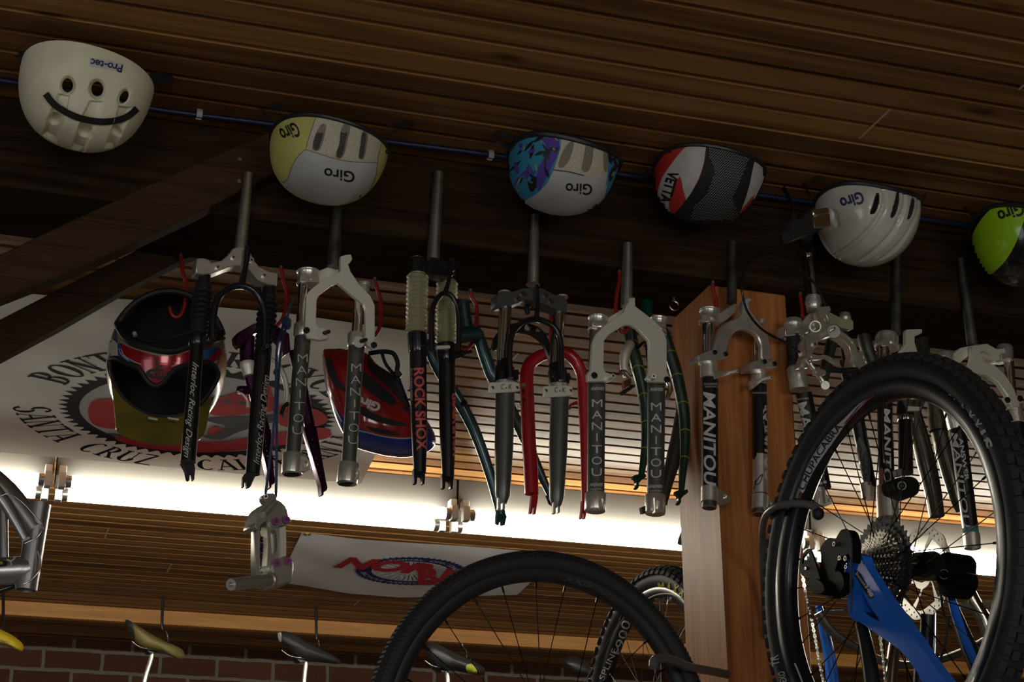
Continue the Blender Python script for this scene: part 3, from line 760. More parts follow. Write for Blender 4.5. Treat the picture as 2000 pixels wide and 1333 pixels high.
for i in range(1, len(v)-2):
    if v[i] is None: v[i] = v[i-2] if i > 1 else v[i+1]
for s in range(8):
    v = [v[i] if i < 2 or i >= len(v)-2 else (v[i-2]+v[i]*2+v[i+2])/4 for i in range(len(v))]
toC = [(CAM-p).normalized()*0.003 for p in v]; n = len(P)
b.add(v+[p+t for p, t in zip(v, toC)], [(2*i, 2*i+1, 2*i+3, 2*i+2) for i in range(n-1)]+[(2*n+2*i+2, 2*n+2*i+3, 2*n+2*i+1, 2*n+2*i) for i in range(n-1)]+[(2*i, 2*i+2, 2*n+2*i+2, 2*n+2*i) for i in range(n-1)]+[(2*i+1, 2*n+2*i+1, 2*n+2*i+3, 2*i+3) for i in range(n-1)], M['web'])
b.build('hook_and_loop_strip', r)
strap(r, [(62,118,2.9),(30,104,2.95),(0,90,3.0),(-50,66,3.03)], 0.012); strap(r, [(66,126,2.9),(30,110,2.98),(-50,62,3.04)], 0.007)
strap(r, [(294,146,2.9),(345,145,2.95),(410,141,3.0)], 0.011); strap(r, [(296,160,2.9),(360,150,2.96),(410,144,3.0)], 0.007)
buckle(r, 418,142,3.0, 60); buckle(r, 408,168,3.0, -40); strap(r, [(420,150,3.0),(428,160,3.0),(415,170,3.0)], 0.008)
strap(r, [(462,168,3.02),(452,178,3.02),(443,192,3.02),(440,220,3.02)], 0.004); strap(r, [(418,140,3.0),(445,146,3.03),(462,165,3.02)], 0.010)
# ---- 2: yellow and white covered helmet
def covered(name_, px, py, a, bb_, c, base, label, rimr=0.005, rimm=None, **kw):
    r = thing('bicycle_helmet', atY(px, py, 2.93), label, 'helmet', HG)
    ou, rows, rr, o, R = dome(px, py, 2.93, a, bb_, c, base, **kw)
    T = ou.bvh(); shell_close(ou, rows, rr, M['liner'])
    rt = rimtube(rows, rimr, rimm or M['plas']); rt.build('rim_trim', r)
    return r, ou, T
r, b, T = covered('x', 643,288, 0.112,0.114,0.101, M['yel'], 'yellow and white cloth-covered helmet with grey slits and two black scripts', yaw=5, roll=8, pu=0.70, rim=0.004)
k = lambda pts: cr(500,150,4,pts)
top = k([(505,232),(740,245),(900,310),(975,375),(985,480),(945,668),(800,668),(660,652),(500,605),(392,566),(408,500),(450,370)])
bot = k([(385,566),(500,603),(660,650),(800,666),(945,668),(935,770),(880,900),(770,1010),(620,1045),(430,1020),(260,950),(180,850),(245,800),(285,700),(330,620)])
patch(b, T, top, M['cream']); patch(b, T, bot, M['white'])
for sl in ([(512,372),(535,372),(548,398),(520,520),(490,575),(455,575),(440,550),(455,480),(480,420)], [(690,362),(720,370),(735,400),(715,500),(690,600),(660,640),(630,635),(622,600),(650,520),(660,430)], [(835,420),(865,430),(875,460),(860,560),(840,640),(815,645),(798,625),(812,540),(822,470)]):
    cx_ = sum(p[0] for p in sl)/len(sl)
    patch(b, T, k(loop2(sl, 3)), M['slit2'], lift=0.0009); t_ = [((x-cx_)*0.72+cx_-6, 440+(y-440)*0.95 if y > 440 else 440) for x, y in sl]
    patch(b, T, k(loop2(t_, 3)), M['slit'], lift=0.0012)
for ln in ([(385,566),(500,603),(660,650),(800,666),(945,668)], [(505,232),(450,370),(408,500),(392,560)], [(385,570),(330,620),(285,700),(245,800),(200,826)], [(975,375),(985,480),(950,640),(935,770),(890,880)]):
    stroke(b, T, k(ln), 1.6, M['seam'], lift=0.0011)
words(b, T, 'Giro', (694,336), (634,328), 22, M['logo'], bold=0.02, shear=-0.1); words(b, T, 'Giro', (577,238), (544,254), 30, M['logo'], bold=0.02)
words(b, T, 'Giro', (759,268), (752,300), 12, M['logo'], bold=0.02)
b.build('cloth_cover', r, smooth=50)
strap(r, [(480,181,3.03),(500,186,3.02),(530,202,2.98),(560,214,2.93)], 0.010); strap(r, [(480,184,3.03),(510,212,3.0),(536,240,2.95)], 0.004)
buckle(r, 470,174,3.03,-50,0.8)
strap(r, [(757,247,2.93),(800,238,2.97),(848,226,3.0)], 0.008); strap(r, [(757,262,2.93),(800,246,2.97),(848,228,3.0)], 0.004); buckle(r, 852,224,3.0,40)
strap(r, [(855,220,3.0),(875,210,3.03),(888,214,3.03),(895,222,3.03)], 0.012)
# ---- 3: teal and purple print helmet
r, b, T = covered('x', 1101,318, 0.110,0.110,0.096, M['blackm'], 'white-topped helmet with a teal, purple and lime jungle print on its sides', 0.007, M['plas'], yaw=5, roll=6, pu=0.70, rim=0.010)
k = lambda pts: cr(960,200,3.7037,pts)
left = k([(135,360),(200,280),(300,235),(400,222),(505,222),(500,330),(480,400),(450,490),(400,590),(330,665),(230,718),(165,620),(115,500)])
right = k([(835,240),(880,262),(915,310),(925,400),(905,500),(860,620),(815,690),(835,520)])
patch(b, T, left, M['teal'])
patch(b, T, right, M['teal'])
random.seed(11)
for poly, box_, nn in ((left, (120,500,220,710), 74), (right, (835,930,245,680), 40)):
    for i in range(nn):
        x = random.uniform(box_[0], box_[1]); y = random.uniform(box_[2], box_[3]); a = random.choice((-0.9,-0.6,0.5,1.2,1.5))+random.uniform(-.3,.3); l = random.uniform(20,60); w_ = random.uniform(6,17)
        m_ = random.choices((M['logo'], M['purp'], M['lime']), (5, 2.2, 1.0))[0]
        if m_ is M['lime']: w_ = 4; l *= 0.7
        ca, sa = math.cos(a), math.sin(a)
        lf = [(x+ca*u*l-sa*vv*w_, y+sa*u*l+ca*vv*w_) for u, vv in ((-1,0),(-.4,.8),(.3,1),(1,0),(.3,-1),(-.4,-.8))]
        pl = k(loop2(lf, 3))
        if all(inpoly(px_, py_, poly) for px_, py_ in pl): patch(b, T, pl, m_, step=8, lift=0.0009+i*0.00001)
patch(b, T, k([(380,260),(480,250),(495,330),(470,400),(430,480),(350,640),(310,600),(340,480),(400,360)]), M['purp'], lift=0.00085)
patch(b, T, k([(505,222),(700,222),(832,240),(840,400),(838,520),(760,528),(670,530),(560,505),(450,490),(480,400),(500,330)]), M['cream'])
patch(b, T, k([(450,488),(560,503),(670,530),(760,528),(838,518),(836,600),(815,690),(745,765),(640,808),(540,822),(420,808),(300,765),(225,716),(330,660),(400,590)]), M['white'])
for sl in ([(565,290),(595,300),(570,400),(540,450),(505,475),(483,455),(500,390),(530,330)], [(690,280),(720,285),(738,320),(728,420),(705,490),(675,505),(650,485),(660,420),(675,340)], [(812,330),(836,330),(838,420),(832,500),(812,490),(806,420)]):
    patch(b, T, k(loop2(sl, 3)), M['slit2'], lift=0.0009)
for ln in ([(450,488),(560,503),(670,530)],): stroke(b, T, k(ln), 2.2, M['slit'], lift=0.0011)
words(b, T, 'Giro', (1157,360), (1105,358), 22, M['logo'], bold=0.02)
b.build('cloth_cover', r, smooth=50)
strap(r, [(908,238,3.02),(950,262,2.98),(985,285,2.95),(998,292,2.93)], 0.008); strap(r, [(900,224,3.03),(945,243,2.98),(1000,270,2.93)], 0.010); buckle(r, 912,246,3.02,-30)
strap(r, [(1213,276,2.93),(1235,282,3.0),(1250,290,3.03)], 0.012); buckle(r, 1238,276,3.0,20); strap(r, [(1250,280,3.03),(1262,330,3.03),(1262,352,3.03)], 0.014)
# ---- 4: red, white and black cloth helmet
r, b, T = covered('x', 1384,338, 0.112,0.112,0.098, M['blackm'], 'black cloth-covered helmet with white dots and red and white side panels', 0.005, M['plas'], yaw=5, roll=6, pu=0.72, rim=0.006)
WH = mat('white_fabric', (0.56,0.54,0.52), 0.75, col2=(0.46,0.44,0.42), vs=30)
patch(b, T, k(sp2([(1555,290),(1450,265),(1370,265),(1250,380),(1185,470),(1155,560),(1160,620),(1200,700),(1240,760),(1300,812),(1330,800),(1400,712),(1500,560),(1540,420),(1555,290)], 3)[:-1]), M['redf'])
patch(b, T, k(sp2([(1553,290),(1450,298),(1380,350),(1300,450),(1235,550),(1205,650),(1215,720),(1262,785),(1300,805),(1286,760),(1290,690),(1325,600),(1367,535),(1385,620),(1408,705),(1495,560),(1540,420),(1553,290)], 2)[:-1]), WH, lift=0.0010)
patch(b, T, k([(1365,538),(1325,600),(1290,690),(1288,760),(1302,800),(1330,796),(1408,703),(1385,620)]), M['redf'], lift=0.0013)
patch(b, T, k([(1900,372),(1945,395),(1975,450),(1978,520),(1950,600),(1905,690),(1825,750),(1800,790),(1835,700),(1865,600),(1885,500),(1900,430)]), WH)
patch(b, T, k([(1900,372),(1945,395),(1978,450),(1978,500),(1955,430)]), M['redf'], lift=0.001)
patch(b, T, k([(1905,660),(1880,720),(1800,800),(1790,795),(1840,735)]), M['redf'], lift=0.001)
words(b, T, 'VETTA', (1307,333), (1290,393), 21, M['logo'], bold=0.04, step=3, lift=0.0016)
DOT = mat('pale_dots', (0.42,0.42,0.40), 0.8)
vs = []; fs = []
region = k([(1585,225),(1700,235),(1880,300),(1880,370),(1800,560),(1740,700),(1800,850),(1440,850),(1470,740),(1560,660),(1620,500),(1570,380)])
for i in range(60):
    for j in range(70):
        x = 1340+i*4.6+(j % 2)*2.3+(j*0.5 if 0 else 0); y = 255+j*2.7+i*0.8
        if inpoly(x, y, region):
            n_ = len(vs); vs += [(x+0.95*math.cos(g*math.pi/3), y+0.95*math.sin(g*math.pi/3)) for g in range(6)]; fs.append(tuple(range(n_, n_+6)))
lay(b, T, vs, fs, DOT, 0.0008)
b.build('cloth_cover', r, smooth=50)
strap(r, [(1497,300,2.93),(1508,293,2.98),(1518,290,3.03)], 0.010); buckle(r, 1514,304,3.0,80)
# ---- 5: glossy white moulded helmet
sl5 = [cr(1480,300,3.846,loop2(p, 3)) for p in ([(893,298),(912,305),(910,370),(885,440),(858,458),(843,448),(862,390),(880,330)], [(1048,285),(1062,295),(1060,370),(1038,450),(1012,485),(1000,478),(1012,420),(1035,340)], [(1160,330),(1176,345),(1172,410),(1150,480),(1130,497),(1122,490),(1138,430),(1150,370)])]
gr5 = [cr(1480,300,3.846,sp2(p, 4)) for p in ([(905,250),(935,300),(920,400),(860,500),(770,600),(660,690),(560,760),(590,790),(700,740),(800,650),(880,560),(945,450),(970,340),(950,265)], [(1050,250),(1090,310),(1080,400),(1040,500),(980,600),(880,700),(760,800),(800,810),(900,745),(1000,650),(1060,560),(1110,440),(1120,330),(1080,255)], [(1165,290),(1195,340),(1190,430),(1150,520),(1090,620),(1000,720),(900,800),(940,800),(1040,740),(1110,650),(1170,550),(1215,450),(1218,350),(1190,295)])]
f5 = [inset(p, 0.007, 6) for p in gr5]+[inset(p, 0.016, 3) for p in sl5]+[inset(cr(1480,300,3.846,[(430,560),(470,600),(560,750),(640,800),(520,790),(430,720),(400,640)]), 0.005, 5), inset(cr(1480,300,3.846,[(540,400),(600,430),(620,540),(590,560),(545,500)]), 0.006, 6)]
r = thing('bicycle_helmet', atY(1692,400,2.93), 'glossy off-white moulded helmet with long vents and a navy script, near the brake fork', 'helmet', HG)
ou, rows, rr, o, R = dome(1694,405,2.93, 0.107,0.112,0.124, M['gwhite'], yaw=5, roll=3, nu=260, nv=110, pu=0.76, rim=0.012, disp=lambda x, y: min(max(f(x, y) for f in f5), 0.02))
T = ou.bvh(); shell_close(ou, rows, rr, M['liner'])
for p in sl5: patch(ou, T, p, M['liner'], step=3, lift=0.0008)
words(ou, T, 'Giro', (1683,374), (1639,389), 24, M['navy'], bold=0.03)
ou.build('moulded_shell', r, smooth=60)
rt = rimtube(rows, 0.0055, M['plas']); TT = rt.bvh()
words(rt, TT, 'HAMMERHEAD SC', (1783,350), (1727,341), 5, M['white'], bold=0.02, step=3)
rt.build('rim_trim', r)
strap(r, [(1513,300,3.03),(1523,350,3.03),(1545,395,2.98),(1552,420,2.96),(1548,440,2.95)], 0.014); strap(r, [(1520,296,3.03),(1560,325,2.98),(1610,352,2.93)], 0.010); strap(r, [(1530,320,3.03),(1560,345,3.0),(1584,385,2.95)], 0.008)
strap(r, [(1796,352,2.93),(1815,350,2.98),(1835,352,3.02)], 0.014); strap(r, [(1800,392,2.93),(1815,372,2.97),(1832,358,3.02)], 0.006); buckle(r, 1812,368,2.98,60)
# ---- 6: lime helmet at the right edge
r = thing('bicycle_helmet', atY(2005,440,2.93), 'glossy lime green and black helmet at the right edge', 'helmet', HG)
ou, rows, rr, o, R = dome(2000,440,2.93, 0.110,0.115,0.135, M['gblack'], yaw=5, roll=-4, pu=0.74, rim=0.02)
T = ou.bvh(); shell_close(ou, rows, rr, M['liner'])
patch(ou, T, cr(1480,300,3.846,sp2([(2200,215),(2050,240),(1985,265),(1850,340),(1720,450),(1640,560),(1590,690),(1578,790),(1605,885),(1670,920),(1740,912),(1800,870),(1880,780),(1950,650),(2000,510),(2060,440),(2200,350)], 3)), M['ggreen'], lift=0.0012)
words(ou, T, 'Giro', (1995,396), (1947,415), 25, M['logo'], bold=0.03, lift=0.002)
ou.build('moulded_shell', r, smooth=60); rimtube(rows, 0.006, M['plas']).build('rim_trim', r)
strap(r, [(1852,358,3.03),(1870,385,3.0),(1900,420,2.96)], 0.010); strap(r, [(1845,348,3.03),(1880,352,3.0),(1930,370,2.95)], 0.012); buckle(r, 1840,385,3.0,-20)
q = atY(1851,361,3.0); b = MB(); b.cyl(q, q+(CAM-q).normalized()*0.004, 0.009, mat('pale_green_plastic', (0.32,0.36,0.14), 0.5), seg=20); b.build('strap_tag', r)
# ================================================================ suspension forks hung along the beam
M['alu'] = mat('brushed_aluminium', (0.90,0.88,0.80), 0.30, 0.78, bump=0.15, bs=90, col2=(0.74,0.72,0.66), vs=30)
M['alum'] = mat('matt_aluminium', (0.88,0.85,0.74), 0.45, 0.42, bump=0.1, bs=120)
M['chrome'] = mat('polished_steel', (0.72,0.72,0.72), 0.12, 1.0)
M['steelr'] = mat('steerer_steel', (0.78,0.76,0.67), 0.30, 0.93, col2=(0.60,0.58,0.51), vs=25)
M['steeld'] = mat('dark_steel', (0.15,0.15,0.135), 0.45, 0.7, col2=(0.05,0.05,0.045), vs=20)
M['bpaint'] = mat('black_paint', (0.010,0.010,0.011), 0.28, coat=0.3)
M['banod'] = mat('black_anodised', (0.030,0.030,0.030), 0.38, 0.5)
M['ganod'] = mat('grey_anodised', (0.135,0.135,0.12), 0.38, 0.6)
M['ganod2'] = mat('dark_grey_sleeve', (0.095,0.095,0.090), 0.42, 0.35)
M['rubber'] = mat('black_rubber', (0.012,0.012,0.012), 0.6)
M['clear'] = mat('yellowed_clear_boot', (0.62,0.58,0.32), 0.2, alpha=0.40)
M['silverink'] = mat('silver_ink', (0.58,0.58,0.53), 0.45)
M['whiteink'] = mat('white_ink', (0.62,0.61,0.58), 0.5)
M['pinkink'] = mat('coral_ink', (0.62,0.10,0.08), 0.5)
M['disc'] = mat('dull_disc', (0.40,0.39,0.35), 0.5, 0.5)
def KX(ox, oy, s): return lambda x, y: (ox+x/s, oy+y/s)
class W:
    """one mesh drawn with crop coordinates in a frame plane"""
    def __init__(s, F, K): s.F = F; s.K = K; s.b = MB()
    def P(s, p, off=0.0): return s.F.p(*s.K(*p), off)
    def u(s): a = s.K(0,0); b = s.K(1,0); return (b[0]-a[0])*s.F.s
    def cyl(s, a, b, r0, m, r1=None, off=0.0, off1=None, seg=20):
        s.b.cyl(s.P(a, off), s.P(b, off if off1 is None else off1), r0*s.u(), m, (r0 if r1 is None else r1)*s.u(), seg); return s
    def lathe(s, a, b, prof, m, off=0.0, off1=None, seg=24):
        s.b.lathe(s.P(a, off), s.P(b, off if off1 is None else off1), [(t, r*s.u()) for t, r in prof], m, seg); return s
    def tube(s, pts, r, m, off=0.0, n=6, seg=12, offs=None):
        q = [s.P(p, off if offs is None else offs[i]) for i, p in enumerate(pts)]; q = spline(q, n)
        if isinstance(r, (list, tuple)):
            k = len(r)-1; r = [s.u()*(r[min(int(i/(len(q)-1)*k), k-1)]*(1-((i/(len(q)-1)*k)-min(int(i/(len(q)-1)*k), k-1)))+r[min(int(i/(len(q)-1)*k), k-1)+1]*((i/(len(q)-1)*k)-min(int(i/(len(q)-1)*k), k-1))) for i in range(len(q))]
        else: r = r*s.u()
        s.b.tube(q, r, m, seg); return s
    def plate(s, pts, off, th, m, holes=(), smooth=0):
        f = (lambda z: loop2(z, smooth)) if smooth else (lambda z: z)
        s.b.prism([s.P(p, off) for p in f(pts)], s.F.n*(-th), m, [[s.P(p, off) for p in h] for h in holes]); return s
    def bolt(s, p, r, off, m=None, dark=True, h=0.004):
        q = s.P(p, off); n = s.F.n; s.b.ring(q, q+n*h, r*s.u(), r*s.u()*0.5, m or M['chrome'], 16)
        s.b.cyl(q+n*0.0002, q+n*(h*0.4), r*s.u()*0.52, M['rubber'], seg=10); return s
    def stud(s, a, b, r, off, out, m):
        s.b.cyl(s.P(a, off), s.P(b, off+out), r*s.u(), m, r*s.u()*0.9, 14); s.b.cyl(s.P(b, off+out), s.P(b, off+out)+s.F.n*0.0006, r*s.u()*0.45, M['rubber'], seg=10); return s
    def txt(s, t, a, b, h, m, **k):
        words(s.b, s.tree(), t, s.K(*a), s.K(*b), h/ (1/ (s.K(1,0)[0]-s.K(0,0)[0])), m, **k); return s
    def tree(s):
        if not hasattr(s, '_t'): s._t = s.b.bvh()
        return s._t
    def end(s, name, par, bevel=0.0, smooth=38, label=None):
        o = s.b.build(name, par, bevel=bevel, smooth=smooth)
        if label: o['label'] = label
        return o
FG = 'suspension forks hung in a row along the beam'
def bellows(n, r0, r1, t0=0.0, t1=1.0):
    o = []
    for i in range(n):
        a = t0+(t1-t0)*i/n; d = (t1-t0)/n; o += [(a, r0), (a+d*0.35, r1), (a+d*0.55, r1), (a+d*0.9, r0)]
    return o+[(t1, r0)]
def stacked(w, s, top, bot, wd, h, m, **k):
    """upright letters one under the other"""
    for i, c in enumerate(s):
        t = i/(len(s)-1); x = top[0]+(bot[0]-top[0])*t; y = top[1]+(bot[1]-top[1])*t
        ww = wd*0.12 if c == 'I' else wd
        w.txt(c, (x-ww/2, y+h/2), (x+ww/2, y+h/2), h, m, **k)
# ---- fork 1: black with rubber bellows, silver crown, script lettering
KA = KX(180,480,2.776)
F = Frame(465, 560, 3.038, 8); t = thing('suspension_fork', F.o, 'black fork with rubber bellows, silver crown and silver script on both legs', 'fork', FG)
w = W(F, KX(0,0,1)); w.lathe((486,339),(469,489), [(0,7.5),(0.005,9),(0.21,9),(0.212,10),(0.9,11.8),(1,12)], M['steelr']); w.end('steerer_tube', t)
w = W(F, KA); w.plate([(567,68),(600,66),(632,74),(645,92),(700,82),(742,45),(762,15),(795,5),(835,8),(858,30),(875,75),(905,112),(960,141),(1008,148),(1003,216),(950,208),(900,185),(868,150),(845,122),(800,108),(740,116),(700,132),(645,152),(600,155),(562,148)], 0.014, 0.030, M['alu'])
o = w.end('crown', t, 0.0015)
for q in ((765,65),(680,118),(862,80),(932,163)): c = W(F, KA); c.bolt(q, 14, 0.014, M['alu']); c.end('bolt', o)
for c0, c1, c2, nm_ in (((610,158),(578,485),True,0),((966,216),(925,560),True,1)):
    w = W(F, KA); d = ((c1[0]-c0[0]), (c1[1]-c0[1])); at = lambda s_, c0=c0, d=d: (c0[0]+d[0]*s_, c0[1]+d[1]*s_)
    w.lathe(at(0), at(0.18), [(0,33),(1,33)], M['bpaint']); w.end('stanchion', t)
    w = W(F, KA); w.lathe(at(0.14), at(1.02), [(0,36),(0.04,44),(0.1,44),(0.12,36)]+bellows(6, 36, 55, 0.14, 0.72)+bellows(3, 36, 46, 0.73, 0.98)+[(1,40)], M['rubber']); w.end('rubber_bellows', t)
w = W(F, KA); w.lathe((573,482),(568,545), [(0,42),(0.1,44),(0.9,44),(1,40)], M['bpaint']); w.lathe((568,540),(520,1175), [(0,33),(0.5,38),(1,40)], M['bpaint'], seg=28)
w.plate([(600,488),(650,485),(660,500),(660,540),(600,545)], 0.014, 0.022, M['bpaint'])
w.txt('Interloc Racing Design', (548,632), (498,1150), 33, M['silverink'], shear=0.5, step=3)
l = w.end('leg', t, 0.0)
c = W(F, KA); c.plate([(480,1178),(555,1185),(560,1210),(555,1270),(545,1275),(540,1240),(530,1238),(528,1275),(515,1272),(505,1225),(490,1195)], 0.006, 0.009, M['banod']); c.end('dropout', l, 0.001)
c = W(F, KA); c.bolt((640,505), 13, 0.015, M['chrome']); c.end('bolt', l)
c = W(F, KA); c.stud((660,512),(715,503), 11, 0.004, 0.03, M['banod']); c.end('brake_boss', l)
w = W(F, KA); w.lathe((930,555),(922,606), [(0,44),(1,46)], M['bpaint']); w.lathe((926,600),(870,1240), [(0,44),(0.5,43),(1,38)], M['bpaint'], seg=28)
w.txt('Interloc Racing Design', (903,1190), (958,705), 33, M['silverink'], shear=0.5, step=3)
l = w.end('leg', t)
c = W(F, KA); c.plate([(830,1235),(908,1215),(880,1262),(858,1310),(838,1315),(836,1280),(828,1275),(824,1312),(814,1310),(818,1255)], 0.006, 0.009, M['banod']); c.end('dropout', l, 0.001)
c = W(F, KA); c.stud((925,560),(950,545), 12, 0.012, 0.03, M['banod']); c.end('brake_boss', l)
w = W(F, KA); w.tube([(655,510),(655,440),(662,350),(690,275),(745,230),(805,218),(868,240),(915,295),(934,365),(937,450),(932,560)], 19, M['bpaint'], 0.022); w.tube([(810,215),(830,120),(845,10)], [20,15,18], M['bpaint'], 0.024)
w.tube([(830,118),(880,150),(915,215),(925,290)], 13, M['bpaint'], -0.012); w.end('arch', t)
# ---- fork 2: grey legs, silver plate arch
KB = KX(540,480,2.665)
F = Frame(655, 480, 3.087, 8); t = thing('suspension_fork', F.o, 'dark grey fork with silver plate arch and thin silver letters, behind the yellow helmet', 'fork', FG)
w = W(F, KX(0,0,1)); w.lathe((661,385),(651,522), [(0,10),(0.35,10.3),(1,12)], M['steeld']); w.end('steerer_tube', t)
w = W(F, KB); w.plate([(215,132),(285,105),(325,108),(325,172),(245,190),(222,196)], -0.008, 0.03, M['alum']); w.end('crown', t, 0.0015)
for a, b_, cc in (((142,195),(128,415), (165,165)), ((432,230),(415,480), None)):
    w = W(F, KB); w.cyl(a, b_, 27, M['chrome'], off=-0.012); w.end('stanchion', t)
w = W(F, KB); w.lathe((165,132),(163,205), [(0,50),(0.02,60),(0.14,60),(0.16,54),(0.85,54),(0.87,60),(1,58)], M['alu'], -0.012); w.plate([(125,150),(222,156),(222,190),(125,186)], 0.0105, 0.004, M['alu']); w.end('crown_clamp', t, 0.0008)
w = W(F, KB); w.lathe((458,196),(455,250), [(0,26),(0.02,34),(0.16,34),(0.18,28),(1,30)], M['alu'], -0.012); w.end('crown_clamp', t)
w = W(F, KB); w.plate([(335,55),(362,48),(388,45),(395,70),(386,86),(372,95),(378,110),(386,135),(430,200),(490,262),(512,310),(512,500),(522,520),(505,538),(470,515),(452,480),(465,470),(465,330),(455,303),(400,262),(350,218),(320,195),(290,205),(225,255),(210,280),(205,400),(217,425),(262,440),(282,455),(268,472),(272,486),(225,492),(165,480),(150,440),(156,260),(172,235),(240,180),(300,150),(335,132),(334,80)], 0.030, 0.010, M['alum'])
arch = w.end('arch', t, 0.0012)
for (x, y, tip) in ((238,460,(272,448)), (430,503,(466,490))):
    c = W(F, KB); c.lathe((x,y),(x,y), [(0,28),(1,28)], M['alum']) if False else c.b.cyl(c.P((x,y),0.028), c.P((x,y),0.036), 28*c.u(), M['disc'], seg=24); c.end('boss_disc', arch)
    c = W(F, KB); c.stud((x+8,y-4), tip, 11, 0.034, 0.022, M['banod']); c.end('brake_boss', arch)
for q in ((155,443),(505,520)): c = W(F, KB); c.bolt(q, 16, 0.030, M['banod']); c.end('bolt', arch)
for top, bot, lug, tab, ht in (((137,480),(87,1092),((88,1085),(80,1190)),(150,1140),(140,455)), ((416,530),(377,1142),((378,1135),(366,1240)),(407,1190),(410,505))):
    w = W(F, KB); w.lathe((top[0]+3,top[1]-70),(top[0],top[1]), [(0,44),(0.1,48),(0.9,48),(1,44)], M['alu'], -0.012); w.end('leg_collar', t)
    w = W(F, KB); w.lathe(top, bot, [(0,41),(1,38)], M['ganod'], -0.012, seg=28)
    stacked(w, 'MANITOU', (top[0]-1,top[1]+105), (bot[0]+22,bot[1]-132), 50, 46, M['silverink'], step=3, bold=-0.012)
    l = w.end('leg', t)
    w = W(F, KB); w.lathe(lug[0], lug[1], [(0,50),(0.06,53),(0.9,52),(1,50)], M['alu'], -0.012); w.b.cyl(w.P(lug[1], -0.012), w.P((lug[1][0], lug[1][1]+3), -0.012), 44*w.u(), M['rubber'])
    w.plate([(tab[0]-35,tab[1]-50),(tab[0]+5,tab[1]-42),(tab[0]+26,tab[1]-15),(tab[0]+28,tab[1]+22),(tab[0]-5,tab[1]+38),(tab[0]-35,tab[1]+36)], 0.006, 0.010, M['alu'], holes=[circ(tab[0]+4,tab[1],12,12,17)])
    w.end('dropout', l, 0.0008)
# ---- fork 3: black with clear ribbed boots and coral lettering
F = Frame(852, 480, 3.087, 10); t = thing('suspension_fork', F.o, 'black fork with clear ribbed boots and large coral-red letters', 'fork', FG)
w = W(F, KX(0,0,1)); w.lathe((857,337),(846,508), [(0,8),(0.005,9.5),(0.14,9.6),(0.142,10.4),(1,12)], M['steelr']); w.end('steerer_tube', t)
w = W(F, KB); w.plate([(765,78),(860,72),(905,92),(935,120),(930,150),(895,160),(830,150),(765,148)], 0.014, 0.034, M['bpaint']); o = w.end('crown', t, 0.0015)
for q in ((798,125),(878,120),(806,98)): c = W(F, KB); c.bolt(q, 14, 0.014, M['banod']); c.end('bolt', o)
w = W(F, KB); w.lathe((731,68),(733,152), [(0,34),(0.02,40),(0.12,42),(0.14,42),(1,42)], M['bpaint'], seg=8); w.b.cyl(w.P((731,69)), w.P((731,66)), 34*w.u(), M['alu'], seg=20); w.end('crown_cap', t)
w = W(F, KB); w.lathe((893,150),(888,190), [(0,38),(1,38)], M['bpaint'], -0.03); w.end('crown_cap', t)
for a, b_, of_, n_ in (((735,150),(728,458),0.0,13), ((888,185),(882,515),-0.03,14)):
    w = W(F, KB); w.cyl(a, b_, 27, M['steeld'], off=of_); w.end('stanchion', t)
    w = W(F, KB); w.lathe(a, b_, [(0,46)]+bellows(n_, 44, 57, 0.02, 0.98)+[(1,46)], M['clear'], of_, seg=28); w.b.m = w.b.m; o = w.end('clear_bellows', t, smooth=60)
for top, bot, of_, cl in (((736,545),(746,1185),0.0,((731,455),(736,562))), ((886,590),(893,1210),-0.03,((881,510),(886,605)))):
    w = W(F, KB); w.lathe(cl[0], cl[1], [(0,44),(0.05,50),(0.5,50),(0.85,47),(1,42)], M['bpaint'], of_, seg=10); w.end('leg_collar', t)
    w = W(F, KB); w.lathe(top, bot, [(0,43),(0.6,41),(1,31)], M['bpaint'], of_, seg=28)
    if of_ == 0:
        w.txt('ROCK SHOX', (717,638), (733,1068), 50, M['pinkink'], bold=0.03, step=3, space=1.0); w.txt('BY J.L. TURNER DESIGN', (700,640), (702,805), 8, M['whiteink'], step=3)
    else: w.txt('ROCK SHOX', (917,770), (919,1100), 42, M['pinkink'], bold=0.05, step=3)
    l = w.end('leg', t)
    x, y = bot; c = W(F, KB); c.plate([(x-30,y-25),(x+30,y-25),(x+28,y+55),(x+14,y+57),(x+12,y+22),(x,y+14),(x-12,y+22),(x-15,y+57),(x-29,y+55)], of_+0.006, 0.010, M['bpaint']); c.end('dropout', l, 0.001)
w = W(F, KB); w.tube([(808,548),(806,450),(806,370),(818,310),(850,262),(880,248),(915,268),(942,325),(950,410),(950,480),(948,548)], 14, M['bpaint'], 0.03); w.tube([(880,240),(900,170),(912,70)], [13,10,11], M['bpaint'], 0.03); w.plate([(905,62),(928,62),(930,130),(910,135)], 0.036, 0.008, M['bpaint']); o = w.end('arch', t)
c = W(F, KB); c.bolt((778,520), 11, 0.014, M['chrome']); c.end('bolt', t)
c = W(F, KB); c.plate([(835,520),(905,518),(905,535),(835,538)], 0.02, 0.008, M['alum']); c.end('name_plate', t, 0.001)
c = W(F, KB); c.stud((925,572),(965,560), 22, 0.0, 0.02, M['bpaint']); c.stud((965,560),(1015,552), 10, 0.02, 0.02, M['bpaint']); c.end('brake_boss', t)
